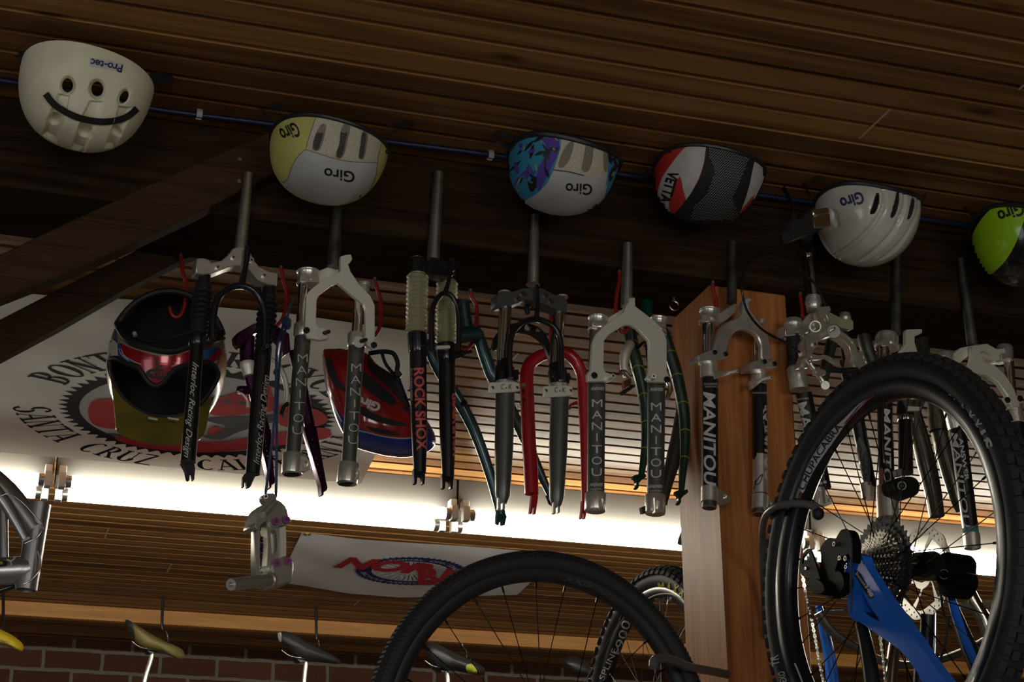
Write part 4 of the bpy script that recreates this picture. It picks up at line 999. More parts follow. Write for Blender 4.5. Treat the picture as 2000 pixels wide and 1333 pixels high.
# ---- fork 4: black arch, polished stanchions, engraved silver bands
KC = KX(920,480,2.469)
F = Frame(1043, 500, 3.088, 8); t = thing('suspension_fork', F.o, 'fork with black double arch and engraved silver bands above tapered grey legs', 'fork', FG)
w = W(F, KX(0,0,1)); w.lathe((1045,421),(1041,557), [(0,7),(0.005,8),(0.22,8.5),(0.222,9.5),(0.98,11),(1,14)], M['steelr']); w.end('steerer_tube', t)
w = W(F, KC); w.plate([(128,232),(160,224),(200,222),(250,205),(300,203),(345,206),(400,235),(450,245),(466,268),(462,320),(420,310),(345,278),(300,265),(262,262),(205,285),(140,290),(128,280)], 0.016, 0.034, M['ganod2']); o = w.end('crown', t, 0.002)
for q in ((250,234),(225,258),(358,240),(384,270)): c = W(F, KC); c.bolt(q, 14, 0.016, M['chrome']); c.end('bolt', o)
for a, r_ in (((162,224),30),((440,244),28)): c = W(F, KC); c.cyl(a, (a[0],a[1]+8), r_, M['alu'], off=-0.002); c.end('crown_cap', o)
for a, b_ in (((166,285),(152,565)), ((426,308),(407,575))): w = W(F, KC); w.cyl(a, b_, 30, M['chrome'], off=-0.002); w.end('stanchion', t)
for a, b_, bolts in (((163,552),(160,660),((145,622),(215,618))), ((410,568),(425,672),((402,632),(468,640)))):
    w = W(F, KC); w.lathe(a, b_, [(0,30),(0.05,38),(0.3,38),(0.35,46),(1,46)], M['bpaint'], -0.002); w.plate([(a[0]-5,a[1]+50),(a[0]+68,a[1]+45),(a[0]+68,a[1]+95),(a[0]-5,a[1]+98)], 0.012, 0.014, M['bpaint']); o = w.end('leg_collar', t, 0.001)
    for q in bolts: c = W(F, KC); c.bolt(q, 13, 0.019 if q == bolts[0] else 0.013, M['banod']); c.end('bolt', o)
for pts, nm_, x0, x1, y in (([(88,660),(205,655),(238,662),(238,702),(205,706),(88,712)], 0, 142, 196, 688), ([(352,678),(460,674),(493,682),(493,722),(460,727),(352,732)], 1, 400, 455, 702)):
    w = W(F, KC); w.plate([(x-3, y_) for x, y_ in pts], 0.020, 0.005, M['alum']); w.lathe((x0+22,y-30),(x0+22,y+20), [(0,46),(1,46)], M['alu'], -0.002)
    w._t = w.b.bvh(); w.txt('C', (x0+2,y+6), (x0+17,y+6), 26, M['logo'], shear=0.2, step=3, bold=0.0); w.txt('•', (x0+24,y+9), (x0+30,y+9), 20, M['logo'], step=3); w.txt('K', (x0+38,y+6), (x0+55,y+6), 26, M['logo'], shear=0.2, step=3)
    o = w.end('engraved_band', t, 0.001)
    for q in ((x0-38,y-2),(x0+80,y-2)): c = W(F, KC); c.b.cyl(c.P(q,0.0195), c.P(q,0.0206), 8*c.u(), M['rubber'], seg=12); c.end('bolt_hole', o)
for top, bot, x in (((165,700),(152,1245),148), ((428,722),(412,1262),414)):
    w = W(F, KC); w.lathe(top, bot, [(0,44),(0.5,43),(0.8,37),(0.93,34),(1,18)], M['ganod'], -0.002, seg=28); l = w.end('leg', t)
    w = W(F, KC); y = bot[1]; w.plate([(x-16,y-30),(x+22,y-30),(x+16,y+25),(x+4,y+28),(x+3,y-5),(x-5,y-5),(x-5,y+32),(x-18,y+30)], 0.004, 0.008, M['alu']); w.end('dropout', l, 0.0008)
w = W(F, KC); w.tube([(190,640),(186,560),(188,480),(204,415),(248,372),(310,356),(372,374),(416,415),(433,475),(436,560),(436,650)], 14, M['bpaint'], 0.03); w.tube([(316,350),(322,270),(318,190)], [13,9,7], M['bpaint'], 0.03); w.end('arch', t)
w = W(F, KC); w.plate(loop2([(105,500),(112,450),(140,410),(195,378),(260,372),(320,390),(362,430),(388,500),(385,560),(370,520),(345,470),(300,432),(250,420),(190,432),(150,470),(128,500)],3), -0.022, 0.008, M['banod'], holes=[circ(275,398,17), circ(326,410,13)]); w.end('rear_arch', t, 0.001)
w = W(F, KC); w.tube([(300,265),(270,300),(272,330)], 12, M['bpaint'], -0.01); w.end('cable_stop', t)
# ---- fork 5: grey plate arch, bold stacked letters
F = Frame(1225, 520, 3.088, 8); t = thing('suspension_fork', F.o, 'grey fork with flat aluminium arch and bold stacked letters, left of the post', 'fork', FG)
w = W(F, KX(0,0,1)); w.lathe((1226,477),(1224,600), [(0,9.5),(0.25,9.8),(0.252,10.4),(1,11.5)], M['steelr']); w.end('steerer_tube', t)
w = W(F, KC); w.plate([(655,352),(735,304),(800,300),(875,360),(875,395),(830,360),(790,330),(740,330),(690,370),(655,395)], -0.006, 0.026, M['alum']); w.end('crown', t, 0.001)
for x0, x1, y0 in ((568,660,345),(868,942,352)):
    w = W(F, KC); cx_ = (x0+x1)/2; w.lathe((cx_,y0),(cx_-2,y0+68), [(0,44),(0.03,(x1-x0)/2+4),(0.12,(x1-x0)/2+4),(0.14,(x1-x0)/2),(0.86,(x1-x0)/2),(0.88,(x1-x0)/2+4),(1,(x1-x0)/2+2)], M['alu'], -0.012, seg=28); w.plate([(x0+18,y0+16),(x1-2,y0+16),(x1-2,y0+42),(x0+18,y0+42)], 0.0085, 0.003, M['alu']); w.end('crown_clamp', t, 0.0008)
for a, b_ in (((596,405),(590,620)), ((878,410),(876,630))): w = W(F, KC); w.cyl(a, b_, 24, M['chrome'], off=-0.012); w.end('stanchion', t)
w = W(F, KC); w.plate([(750,285),(765,270),(765,250),(792,250),(793,292),(830,320),(880,358),(908,385),(935,425),(945,460),(945,605),(958,640),(940,660),(860,655),(845,640),(855,620),(861,600),(861,475),(855,455),(800,398),(770,382),(740,382),(665,430),(642,460),(640,590),(650,610),(690,622),(697,640),(670,655),(565,655),(560,620),(578,600),(587,470),(602,430),(650,380),(735,322),(745,302)], 0.026, 0.010, M['alum']); arch = w.end('arch', t, 0.0012)
for a, b_ in (((655,640),(686,628)), ((868,645),(882,630))): c = W(F, KC); c.stud(a, b_, 12, 0.022, 0.022, M['alum']); c.end('brake_boss', arch)
for q in ((592,628),(942,648)): c = W(F, KC); c.bolt(q, 15, 0.026, M['banod']); c.end('bolt', arch)
for top, bot, lug, tx, cxx in (((605,648),(601,1200),((600,1195),(598,1284)),(608,760,606,1092),625), ((894,652),(890,1208),((889,1205),(887,1296)),(893,776,892,1100),895)):
    w = W(F, KC); w.lathe(top, bot, [(0,42),(1,40)], M['ganod2'], -0.012, seg=28)
    stacked(w, 'MANITOU', tx[:2], tx[2:], 48, 40, M['silverink'], step=3, bold=0.0)
    w.txt('ANSWER', (tx[0]-30,top[1]+50), (tx[0]+32,top[1]+50), 16, M['silverink'], shear=0.3, step=3, bold=0.02); w.txt('ANSWER', (tx[2]-34,bot[1]-38), (tx[2]+28,bot[1]-38), 16, M['silverink'], shear=0.3, step=3, bold=0.02); w.txt('EASTON', (tx[2]-28,bot[1]-20), (tx[2]+24,bot[1]-20), 9, M['silverink'], step=3)
    l = w.end('leg', t)
    w = W(F, KC); w.lathe(lug[0], lug[1], [(0,45),(0.05,48),(0.95,48),(1,44)], M['alu'], -0.012, seg=28); x = cxx; y = (lug[0][1]+lug[1][1])/2; w.plate([(x-8,y-38),(x+12,y-30),(x+20,y),(x+16,y+34),(x-6,y+38)], 0.012, 0.012, M['alu'], holes=[circ(x+4,y,9,12,22)]); w.end('dropout', l, 0.0008)
c = W(F, KC); c.plate([(822,1262),(842,1255),(842,1290),(828,1292)], 0.0, 0.01, M['rubber']); c.end('axle_stop', l)
# ---- fork 6: in front of the post
KH = KX(1300,540,3.703); KD = KX(1300,460,2.381)
F = Frame(1430, 520, 3.088, 12); t = thing('suspension_fork', F.o, 'black-legged fork with rounded silver arch hanging in front of the wooden post', 'fork', FG)
w = W(F, KX(0,0,1)); w.lathe((1431,474),(1429,592), [(0,8),(0.4,8.6),(1,10)], M['steeld']); w.end('steerer_tube', t)
w = W(F, KH); w.plate([(385,268),(450,225),(500,192),(528,205),(528,240),(470,292),(430,325),(390,338)], 0.0, 0.03, M['alu']); w.end('crown', t, 0.002)
w = W(F, KH); w.lathe((318,242),(315,345), [(0,60),(0.02,74),(0.14,74),(0.16,66),(0.8,66),(0.82,74),(1,72)], M['alu'], -0.006, seg=28); w.plate([(262,275),(390,270),(390,322),(262,326)], 0.0125, 0.004, M['alu']); w.end('crown_clamp', t, 0.0008)
w = W(F, KH); w.lathe((690,320),(688,352), [(0,34),(0.1,38),(1,36)], M['alu'], -0.02); w.end('crown_clamp', t)
for a, b_, r_, of_ in (((312,335),(312,570),46,-0.006), ((660,380),(655,640),34,-0.014)): w = W(F, KH); w.cyl(a, b_, r_, M['chrome'], off=of_); w.end('stanchion', t)
w = W(F, KH); w.plate([(548,262),(556,195),(580,150),(625,150),(627,182),(602,190),(610,235),(655,300),(715,375),(745,430),(760,500),(770,600),(715,618),(692,590),(692,500),(672,440),(640,408),(600,386),(560,380),(520,390),(490,420),(465,462),(450,505),(440,552),(362,580),(350,560),(372,450),(398,378),(440,332),(520,298)], 0.030, 0.014, M['alu']); arch = w.end('arch', t, 0.0025)
for pts, bl, box_ in (([(245,565),(335,530),(445,545),(448,590),(345,606),(245,614)], ((352,552),(430,565)), 0), ([(612,625),(700,598),(800,620),(803,662),(690,668),(612,672)], ((712,620),(785,635)), 0)):
    w = W(F, KH); w.plate(pts, 0.032, 0.035, M['alu']); o = w.end('arch_clamp', t, 0.001)
    for q in bl: c = W(F, KH); c.bolt(q, 17, 0.032, M['banod']); c.end('bolt', o)
for a, b_, r_, of_, arm in (((312,600),(314,742),62,-0.006,((375,705),(450,702),(520,686))), ((672,665),(676,790),58,-0.014,((650,775),(690,750),(765,732)))):
    w = W(F, KH); w.lathe(a, b_, [(0,r_),(1,r_)], M['alu'], of_, seg=28); w.plate([(arm[0][0]-30,arm[0][1]-22),(arm[1][0],arm[1][1]-10),(arm[1][0]+10,arm[1][1]+12),(arm[0][0]-20,arm[0][1]+40)], 0.014, 0.012, M['alu']); o = w.end('leg_collar', t, 0.0008)
    c = W(F, KH); c.stud(arm[1], arm[2], 14, 0.008, 0.028, M['alum']); c.end('brake_boss', o)
w = W(F, KD); w.lathe((206,665),(207,1178), [(0,36),(1,36)], M['bpaint'], -0.006, seg=28); w.txt('MANITOU', (178,728), (181,1168), 54, M['whiteink'], bold=0.02, shear=0.2, step=3); w.txt('MANITOU', (186,735), (189,1160), 38, M['bpaint'], bold=-0.03, shear=0.2, step=3, lift=0.0014) if False else None
w.txt('ANSWER', (178,697), (238,697), 10, M['silverink'], shear=0.3, step=3); w.txt('EASTON', (185,708), (238,708), 7, M['silverink'], step=3); l = w.end('leg', t)
w = W(F, KD); w.lathe((205,1172),(204,1242), [(0,37),(1,37)], M['alu'], -0.006, seg=28); w.b.cyl(w.P((204,1240),-0.006), w.P((203,1270),-0.006), 32*w.u(), M['steeld'])
w.plate([(230,1180),(262,1184),(300,1212),(302,1240),(270,1252),(225,1235)], 0.002, 0.012, M['alu'], holes=[circ(275,1218,9,12,14)]); w.end('dropout', l, 0.0008)
w = W(F, KD); w.lathe((436,700),(440,1215), [(0,34),(1,34)], M['bpaint'], -0.014, seg=28); w.lathe((439,1025),(440,1205), [(0,34.5),(1,34.5)], M['alu'], -0.014, seg=28)
w._t = w.b.bvh(); w.txt('ANSWER', (402,738), (470,738), 9, M['silverink'], shear=0.3, step=3); w.txt('MANITOU', (461,790), (461,1150), 40, M['silverink'], bold=0.03, shear=0.2, step=3)
stroke(w.b, w.tree(), [KD(*p) for p in ((412,1182),(420,1150),(448,1112),(440,1150),(420,1160),(418,1140))], 1.6, M['logo']); l = w.end('leg', t)
w = W(F, KD); w.lathe((440,1210),(438,1275), [(0,38),(1,37)], M['alu'], -0.014, seg=28); w.b.cyl(w.P((438,1274),-0.014), w.P((437,1298),-0.014), 30*w.u(), M['steeld']); w.plate([(455,1222),(490,1225),(505,1250),(498,1285),(455,1280)], 0.0, 0.012, M['alu'], holes=[circ(482,1252,9,12,13)]); w.end('dropout', l, 0.0008)
# ---- fork 7: polished steerer, cantilever brake, beside the knobby wheel
KR = KX(1520,480,4.76)
F = Frame(1580, 520, 3.085, 12); t = thing('suspension_fork', F.o, 'fork with polished steerer, machined arch and cantilever brake, right of the post', 'fork', FG)
w = W(F, KR); w.lathe((283,95),(325,470), [(0,40),(0.23,42),(0.232,46),(1,52)], M['chrome']); w.end('steerer_tube', t)
w = W(F, KR); w.lathe((266,2),(272,78), [(0,48),(0.4,58),(0.45,62),(0.55,62),(0.6,56),(1,54)], M['chrome'], seg=8); w.lathe((274,82),(276,104), [(0,60),(0.3,80),(0.7,80),(1,55)], M['chrome']); w.end('headset_nut', t)
w = W(F, KR); w.lathe((322,470),(332,612), [(0,62),(0.05,70),(0.3,70),(0.33,76),(0.5,76),(0.52,70),(0.75,70),(0.8,66),(1,70)], M['alu'], seg=28); w.end('headset_race', t)
w = W(F, KR); w.plate([(60,745),(170,722),(215,720),(280,640),(330,625),(470,615),(540,650),(590,680),(690,690),(700,775),(600,770),(520,720),(400,760),(300,780),(230,830),(70,840)], 0.004, 0.034, M['alu']); w.end('crown', t, 0.002)
for x0, y0, r_, of_ in ((140,690,88,-0.01),(620,630,58,-0.02)):
    w = W(F, KR); w.lathe((x0,y0),(x0,y0+145), [(0,r_-20),(0.03,r_-10),(0.2,r_-10),(0.22,r_),(0.4,r_),(0.42,r_-4),(0.9,r_-4),(0.92,r_),(1,r_)], M['alu'], of_, seg=28); w.plate([(x0-60,y0+75),(x0+80,y0+72),(x0+80,y0+122),(x0-60,y0+125)], of_+0.020, 0.004, M['alu']); w.end('crown_clamp', t, 0.0008)
w = W(F, KR); w.lathe((135,835),(150,1135), [(0,62),(0.9,62),(0.92,74),(1,74)], M['rubber'], -0.01); w.end('rubber_bellows', t)
w = W(F, KR); w.lathe((600,780),(640,1100), [(0,40),(1,42)], M['rubber'], -0.02); w.end('rubber_bellows', t)
w = W(F, KR); w.plate([(375,610),(400,568),(480,560),(490,600),(470,640),(492,750),(560,775),(640,830),(700,880),(735,960),(725,1050),(700,1110),(660,1110),(680,1020),(660,940),(600,880),(520,840),(450,850),(380,890),(330,950),(300,1040),(290,1130),(200,1130),(240,1010),(235,900),(290,810),(400,752)], 0.034, 0.020, M['alu'], holes=[loop2([(440,640),(460,680),(465,725),(440,720),(425,670)],3), loop2([(575,800),(640,850),(690,910),(660,900),(600,850)],3), loop2([(262,930),(280,900),(275,980),(258,985)],3)]); arch = w.end('arch', t, 0.002)
w = W(F, KR); w.b.cyl(w.P((515,800),0.034), w.P((515,800),0.042), 58*w.u(), M['disc'], seg=28); o = w.end('boss_disc', arch); c = W(F, KR); c.stud((490,790),(524,768), 15, 0.042, 0.016, M['alu']); c.end('brake_boss', o)
w = W(F, KR); w.b.ring(w.P((345,752),0.030), w.P((345,752),0.062), 56*w.u(), 38*w.u(), M['alu'], 24); w.plate([(300,780),(390,790),(370,860),(340,960),(300,1040),(270,1050),(280,900)], 0.05, 0.010, M['alu']); w.plate([(300,1000),(370,1020),(440,1015),(500,1040),(600,1130),(590,1140),(480,1068),(440,1048),(380,1060),(310,1060)], 0.048, 0.008, M['alu']); o = w.end('brake_arm', t, 0.001)
for q in ((335,920),(285,1068)): c = W(F, KR); c.bolt(q, 28, 0.05, M['alu']); c.end('bolt', o)
w = W(F, KR); w.tube([(285,1068),(310,1120),(360,1180),(400,1240),(440,1300)], [24,20,26,20,30], M['alu'], 0.048); w.lathe((330,1180),(430,1180), [(0,30),(0.3,34),(0.6,34),(1,22)], M['alu'], 0.055); w.b.cyl(w.P((438,1300),0.05), w.P((438,1300),0.075), 40*w.u(), M['alu'], seg=20); w.lathe((200,1010),(240,1005), [(0,24),(1,26)], M['alu'], 0.05); w.end('brake_linkage', t, 0.0008)
w = W(F, KR); w.tube([(445,1165),(520,1160),(600,1165),(690,1160),(730,1150)], [16,26,24,30,20], M['rubber'], 0.046); w.end('brake_pad', t)
w = W(F, KR); w.plate([(700,1090),(740,1030),(760,985),(795,975),(800,1010),(780,1040),(820,1060),(828,1110),(790,1150),(730,1165),(705,1130)], 0.05, 0.016, M['alu'], holes=[circ(800,1090,16,12)]); w.b.cyl(w.P((770,1140),0.05), w.P((770,1140),0.066), 20*w.u(), M['chrome'], seg=12); w.end('brake_arm', t, 0.0012)
w = W(F, KR); w.lathe((165,1130),(195,1340), [(0,78),(0.1,84),(1,84)], M['alu'], -0.01, seg=28); w.plate([(160,1140),(300,1150),(300,1190),(190,1240),(150,1200)], 0.012, 0.014, M['alu'], holes=[circ(195,1160,20,12), circ(290,1150,16,12)]) if False else None; w.end('leg_collar', t)
w = W(F, KD); w.lathe((643,738),(735,1180), [(0,36),(1,34)], M['bpaint'], -0.006, seg=28); w.txt('MANITOU', (606,785), (700,1165), 52, M['silverink'], bold=0.02, step=3); w.txt('EASTON', (608,768), (664,763), 9, M['silverink'], step=3); l = w.end('leg', t)
w = W(F, KX(1480,680,2.042)); w.lathe((240,560),(247,628), [(0,26),(1,27)], M['alu'], -0.006); w.plate([(245,568),(285,590),(300,600),(298,622),(275,630),(245,628)], 0.008, 0.014, M['alum'], holes=[circ(284,608,6,12)]); w.end('dropout', l, 0.001)
w = W(F, KD); w.cyl((880,560),(905,700), 30, M['chrome'], off=-0.02); w.end('stanchion', t)
w = W(F, KX(1480,680,2.042)); w.lathe((352,50),(450,560), [(0,30),(1,24)], M['bpaint'], -0.03, seg=24)
w._t = w.b.bvh(); patch(w.b, w.tree(), [KX(1540,760,5.125)(*p) for p in loop2([(700,490),(740,520),(790,620),(815,740),(818,860),(800,945),(760,940),(735,860),(705,740),(685,600)],3)], mat('grey_oval_print', (0.13,0.13,0.13), 0.5), step=4)
kk = KX(1540,760,5.125); w.txt('MANITOU', (430,210), (468,545), 20, M['silverink'], step=3)
for pl in ([(700,560),(730,600),(720,680),(745,720),(760,640)], [(735,700),(760,720),(750,760),(735,740)], [(740,780),(765,770),(760,820),(745,800),(790,790),(800,830),(770,850)], [(738,870),(790,860),(738,905),(800,890)]): stroke(w.b, w.tree(), [kk(*p) for p in pl], 1.3, M['logo'], lift=0.0012)
l = w.end('leg', t)
w = W(F, KX(1480,680,2.042)); w.lathe((432,540),(440,600), [(0,24),(1,25)], M['alu'], -0.03); w.plate([(450,545),(478,560),(485,580),(478,600),(450,605)], 0.0, 0.014, M['alum'], holes=[circ(476,578,6,12)]); w.end('dropout', l, 0.001)
w = W(F, KD)
w.tube([(745,325),(715,255),(660,190),(600,135),(530,100),(460,93),(400,118),(362,178),(354,250),(374,340),(420,410),(480,460),(560,500),(625,545)], 5.5, M['bpaint'], 0.0, offs=[0.03,0.04,0.045,0.05,0.05,0.06,0.08,0.1,0.11,0.1,0.09,0.08,0.07,0.05]); w.end('brake_cable', t); F7 = F
# ---- stem clamp block with a worn metal plate, in front of the white helmet
F2 = Frame(1580, 420, 2.80, 12); kw = KX(1480,300,3.846); t2 = t
w = W(F2, kw); w.plate([(250,500),(340,480),(415,400),(430,410),(430,560),(500,560),(430,585),(270,640)], 0.0, 0.035, M['web']); w.end('stem_body', t2, 0.002)
w = W(F2, kw); w.plate([(412,420),(535,403),(543,450),(420,466)], 0.004, 0.008, mat('worn_chrome', (0.75,0.70,0.55), 0.3, 1.0)); w.plate([(415,470),(545,452),(553,548),(428,562)], 0.004, 0.008, MATS['worn_chrome']); w.end('clamp_plate', t2, 0.002)
w = W(F2, kw); w.b.cyl(w.P((350,560),-0.02), F.p(1577,470,0.0), 0.013, M['web']); w.b.cyl(F.p(1576,462,0.0), F.p(1577,485,0.0), 0.012, M['bpaint']); w.end('stem_quill', t2)
# ---- fork 8: behind the knobby wheel
KQ = KX(1640,480,5.553); KF = KX(1600,560,3.3325); KE = KX(1480,680,2.042)
F = Frame(1750, 560, 3.088, 14); t = thing('suspension_fork', F.o, 'black fork with bold white letters and a disc caliper, seen through the knobby wheel', 'fork', FG)
w = W(F, KQ); w.lathe((620,60),(612,960), [(0,42),(1,50)], M['steeld']); w.end('steerer_tube', t)
w = W(F, KF); w.lathe((440,305),(440,405), [(0,50),(0.05,62),(0.2,62),(0.22,72),(0.8,72),(0.82,78),(1,74)], M['alu'], seg=28); w.plate([(410,345),(462,345),(462,385),(410,385)], 0.026, 0.004, M['alu']); w.end('crown_clamp', t, 0.0008)
w = W(F, KF); w.cyl((420,400),(425,700), 44, M['chrome']); w.end('stanchion', t)
w = W(F, KF); w.cyl((560,560),(570,830), 42, M['ganod']); w.end('stanchion', t)
w = W(F, KF); w.plate([(570,278),(672,274),(674,303),(625,322),(625,365),(645,430),(660,480),(510,480),(530,430),(570,372)], 0.025, 0.014, M['alum']); w.end('arch', t, 0.002)
w = W(F, KE); w.lathe((505,180),(515,560), [(0,29),(1,29)], M['bpaint'], seg=28); w.txt('MANITOU', (498,240), (505,600), 30, M['whiteink'], bold=0.02, shear=0.15, step=3); patch(w.b, w.tree(), [KE(*p) for p in ((488,480),(500,480),(502,555),(490,555))], mat('dusty_pink_print', (0.32,0.10,0.13), 0.5)); l = w.end('leg', t)
w = W(F, KE); w.lathe((515,555),(520,680), [(0,40),(1,40)], M['alu'], seg=28); w.end('dropout', l)
w = W(F, KE); w.lathe((588,215),(590,500), [(0,30),(0.18,34),(0.2,26),(1,28)], M['bpaint'], -0.005); w.lathe((590,275),(590,295), [(0,30),(0.2,32),(0.8,32),(1,30)], M['chrome'], -0.005); w.plate([(600,232),(645,235),(645,250),(600,252)], 0.015, 0.02, M['alum']); l = w.end('leg', t)
w = W(F, KE); w.plate(loop2([(540,530),(570,515),(620,515),(645,540),(640,580),(600,600),(565,590),(545,565)],3), 0.045, 0.035, M['banod']); w.b.ring(w.P((575,550),0.045), w.P((575,550),0.055), 18*w.u(), 10*w.u(), M['chrome'], 20); w.b.cyl(w.P((575,550),0.045), w.P((575,550),0.05), 9*w.u(), M['steeld'], seg=12); w.tube([(500,240),(502,400),(515,470),(560,500)], 3.5, M['bpaint'], 0.04); w.plate([(552,485),(575,480),(575,512),(556,512)], 0.05, 0.012, M['alu']); w.end('disc_caliper', l, 0.001)
# ---- fork 9: at the right edge
KP = KX(1800,650,2.76)
F = Frame(1885, 560, 3.088, 10); t = thing('suspension_fork', F.o, 'grey machined-crown fork with a teal band low on one leg, at the right edge', 'fork', FG)
w = W(F, KQ); w.lathe((1312,145),(1440,1085), [(0,42),(0.6,50),(1,58)], M['steeld']); w.end('steerer_tube', t)
w = W(F, KQ); w.plate([(1045,1230),(1110,1190),(1235,1172),(1310,1110),(1445,1083),(1600,1065),(1705,1125),(1850,1110),(1880,1150),(1878,1240),(1830,1250),(1700,1240),(1640,1175),(1570,1140),(1500,1150),(1440,1180),(1380,1210),(1260,1310),(1110,1290)], 0.006, 0.03, M['alum'], holes=[loop2([(1545,1165),(1600,1185),(1690,1250),(1620,1240),(1555,1200)],3)]); w.end('crown', t, 0.001)
for x0, y0 in ((1150,1165),(1790,1090)): w = W(F, KQ); w.lathe((x0,y0),(x0,y0+160), [(0,70),(0.1,84),(0.3,84),(0.32,88),(1,86)], M['alu'], -0.008); w.plate([(x0-30,y0+80),(x0+70,y0+65),(x0+70,y0+120),(x0-30,y0+140)], 0.016, 0.004, M['alu']); w.end('crown_clamp', t, 0.0008)
w = W(F, KQ); w.plate([(1440,1085),(1520,1080),(1530,1170),(1570,1260),(1680,1290),(1800,1400),(1900,1560),(1960,1750),(1870,1760),(1820,1620),(1720,1480),(1600,1400),(1480,1390),(1370,1440),(1280,1560),(1220,1540),(1330,1370),(1420,1280),(1445,1180)], 0.024, 0.014, M['alum']); w.end('arch', t, 0.002)
w = W(F, KP); w.cyl((470,155),(485,350), 26, M['chrome'], off=-0.008); w.end('stanchion', t)
w = W(F, KP); w.plate([(430,365),(452,345),(540,340),(548,378),(440,392)], 0.022, 0.03, M['alum']); w.lathe((495,385),(510,490), [(0,44),(1,44)], M['alu'], -0.008); o = w.end('leg_collar', t, 0.001)
for q in ((460,365),(528,358)): c = W(F, KP); c.bolt(q, 16, 0.022, M['banod']); c.end('bolt', o)
w = W(F, KP); w.lathe((510,490),(560,1000), [(0,40),(1,38)], M['bpaint'], -0.008); w.end('leg', t)
w = W(F, KP); w.cyl((118,140),(150,400), 28, M['chrome'], off=-0.008); w.end('stanchion', t)
w = W(F, KP); w.lathe((160,400),(190,520), [(0,44),(1,44)], M['alu'], -0.008); w.end('leg_collar', t)
w = W(F, KP); w.lathe((192,515),(268,1090), [(0,43),(1,38)], M['bpaint'], -0.008, seg=28); w.txt('MANITOU', (160,540), (232,1060), 34, M['silverink'], bold=0.01, shear=0.15, step=3); w.txt('ANSWER', (200,570), (235,800), 22, M['silverink'], bold=0.02, step=3); patch(w.b, w.tree(), [KP(*p) for p in ((222,1055),(302,1040),(305,1075),(228,1090))], mat('teal_band', (0.03,0.22,0.20), 0.5), lift=0.0012); l = w.end('leg', t)
w = W(F, KP); w.lathe((268,1085),(275,1165), [(0,42),(1,40)], M['alu'], -0.008); w.plate([(285,1090),(318,1095),(322,1160),(290,1168)], 0.004, 0.012, M['alum']); w.end('dropout', l, 0.001)
# ================================================================ things on the red hooks behind the forks
def blade(w, pts, r, m, off=0.0, seg=16, offs=None): w.tube(pts, r, m, off, seg=seg, offs=offs)
def inflate(F, pts, df, db, m, K=None, rings=9, mb=None, cx=None, smooth=4):
    """cushion-shaped body whose outline is given; df / db = bulge toward / away from the viewer"""
    P = loop2([K(*p) if K else p for p in pts], smooth); mb = mb or MB()
    gx = cx[0] if cx else sum(p[0] for p in P)/len(P); gy = cx[1] if cx else sum(p[1] for p in P)/len(P); n = len(P); rows = []
    for k in range(-rings, rings+1):
        a = (math.pi/2)*k/rings; s_ = max(math.cos(a), 0.0)**0.8; o_ = math.sin(a)*(df if k > 0 else db)
        rows.append([F.p(gx+(x-gx)*s_, gy+(y-gy)*s_, o_) for x, y in P])
    mb.grid(rows, m, close=True); return mb
# full-face helmet hung upside down by its chin opening
F = Frame(328, 690, 3.33, 5); t = thing('full_face_helmet', F.o, 'full-face helmet with red chin band and olive peak hung upside down on a red hook', 'helmet')
M['bell1'] = mat('pearl_grey_shell', (0.30,0.27,0.22), 0.25, coat=0.8, col2=(0.20,0.12,0.08), vs=9)
M['bellred'] = mat('metallic_red', (0.36,0.008,0.018), 0.2, 0.3, coat=0.8)
M['bellblue'] = mat('metallic_blue', (0.02,0.12,0.33), 0.25, 0.3, coat=0.6)
M['olive'] = mat('olive_yellow_plastic', (0.22,0.17,0.022), 0.3, col2=(0.13,0.11,0.03), vs=12, coat=0.3)
M['orange'] = mat('orange_edge', (0.38,0.10,0.015), 0.35)
C0 = F.p(*KA(405,640), -0.02); neck = loop2([KA(*p) for p in ((120,330),(150,290),(220,255),(320,225),(430,212),(560,222),(640,262),(690,340),(712,440),(690,500),(600,535),(520,550),(450,572),(380,572),(290,552),(220,530),(170,490),(130,410))], 5)
face = loop2([KA(*p) for p in ((95,625),(108,612),(140,612),(190,640),(240,655),(272,690),(300,735),(345,762),(392,740),(430,690),(480,655),(560,640),(640,635),(684,690),(668,745),(620,820),(550,885),(460,925),(350,925),(260,895),(180,835),(125,755),(98,680))], 4)
sh = MB(); U = (V((1,0,0)), V((0,1,0)), V((0,0,1))); sh.sphere(C0, 0.120, 0.135, 0.150, M['bell1'], U, 110, 80)
T = sh.bvh(); keep = []
for f in sh.f:
    q = sum((sh.v[i] for i in f), V((0,0,0)))/len(f); x, y = proj(q); fr = (q-C0).dot(CAM-C0) > -0.002
    keep.append(not (fr and (inpoly(x, y, neck) or inpoly(x, y, face))))
sh.m = [a for a, k in zip(sh.m, keep) if k]; sh.f = [a for a, k in zip(sh.f, keep) if k]; sh.mats = [M['bell1']]
band = loop2([KA(*p) for p in ((150,530),(200,552),(300,585),(380,600),(470,590),(560,565),(640,555),(700,560),(690,610),(640,635),(560,640),(480,655),(430,690),(392,740),(345,762),(300,735),(272,690),(240,655),(190,640),(150,605))], 3)
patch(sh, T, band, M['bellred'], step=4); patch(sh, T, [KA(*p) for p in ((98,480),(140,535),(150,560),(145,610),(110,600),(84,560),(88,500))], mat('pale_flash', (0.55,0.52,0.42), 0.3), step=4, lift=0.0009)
patch(sh, T, [KA(*p) for p in ((140,530),(160,545),(152,580),(175,610),(240,640),(190,635),(143,605))], M['bellblue'], step=4, lift=0.0014); patch(sh, T, [KA(*p) for p in ((600,560),(690,545),(640,600),(600,625))], M['bellblue'], step=4, lift=0.0014); patch(sh, T, [KA(*p) for p in ((95,400),(130,470),(140,530),(100,500),(84,450))], M['bellblue'], step=4, lift=0.0011)
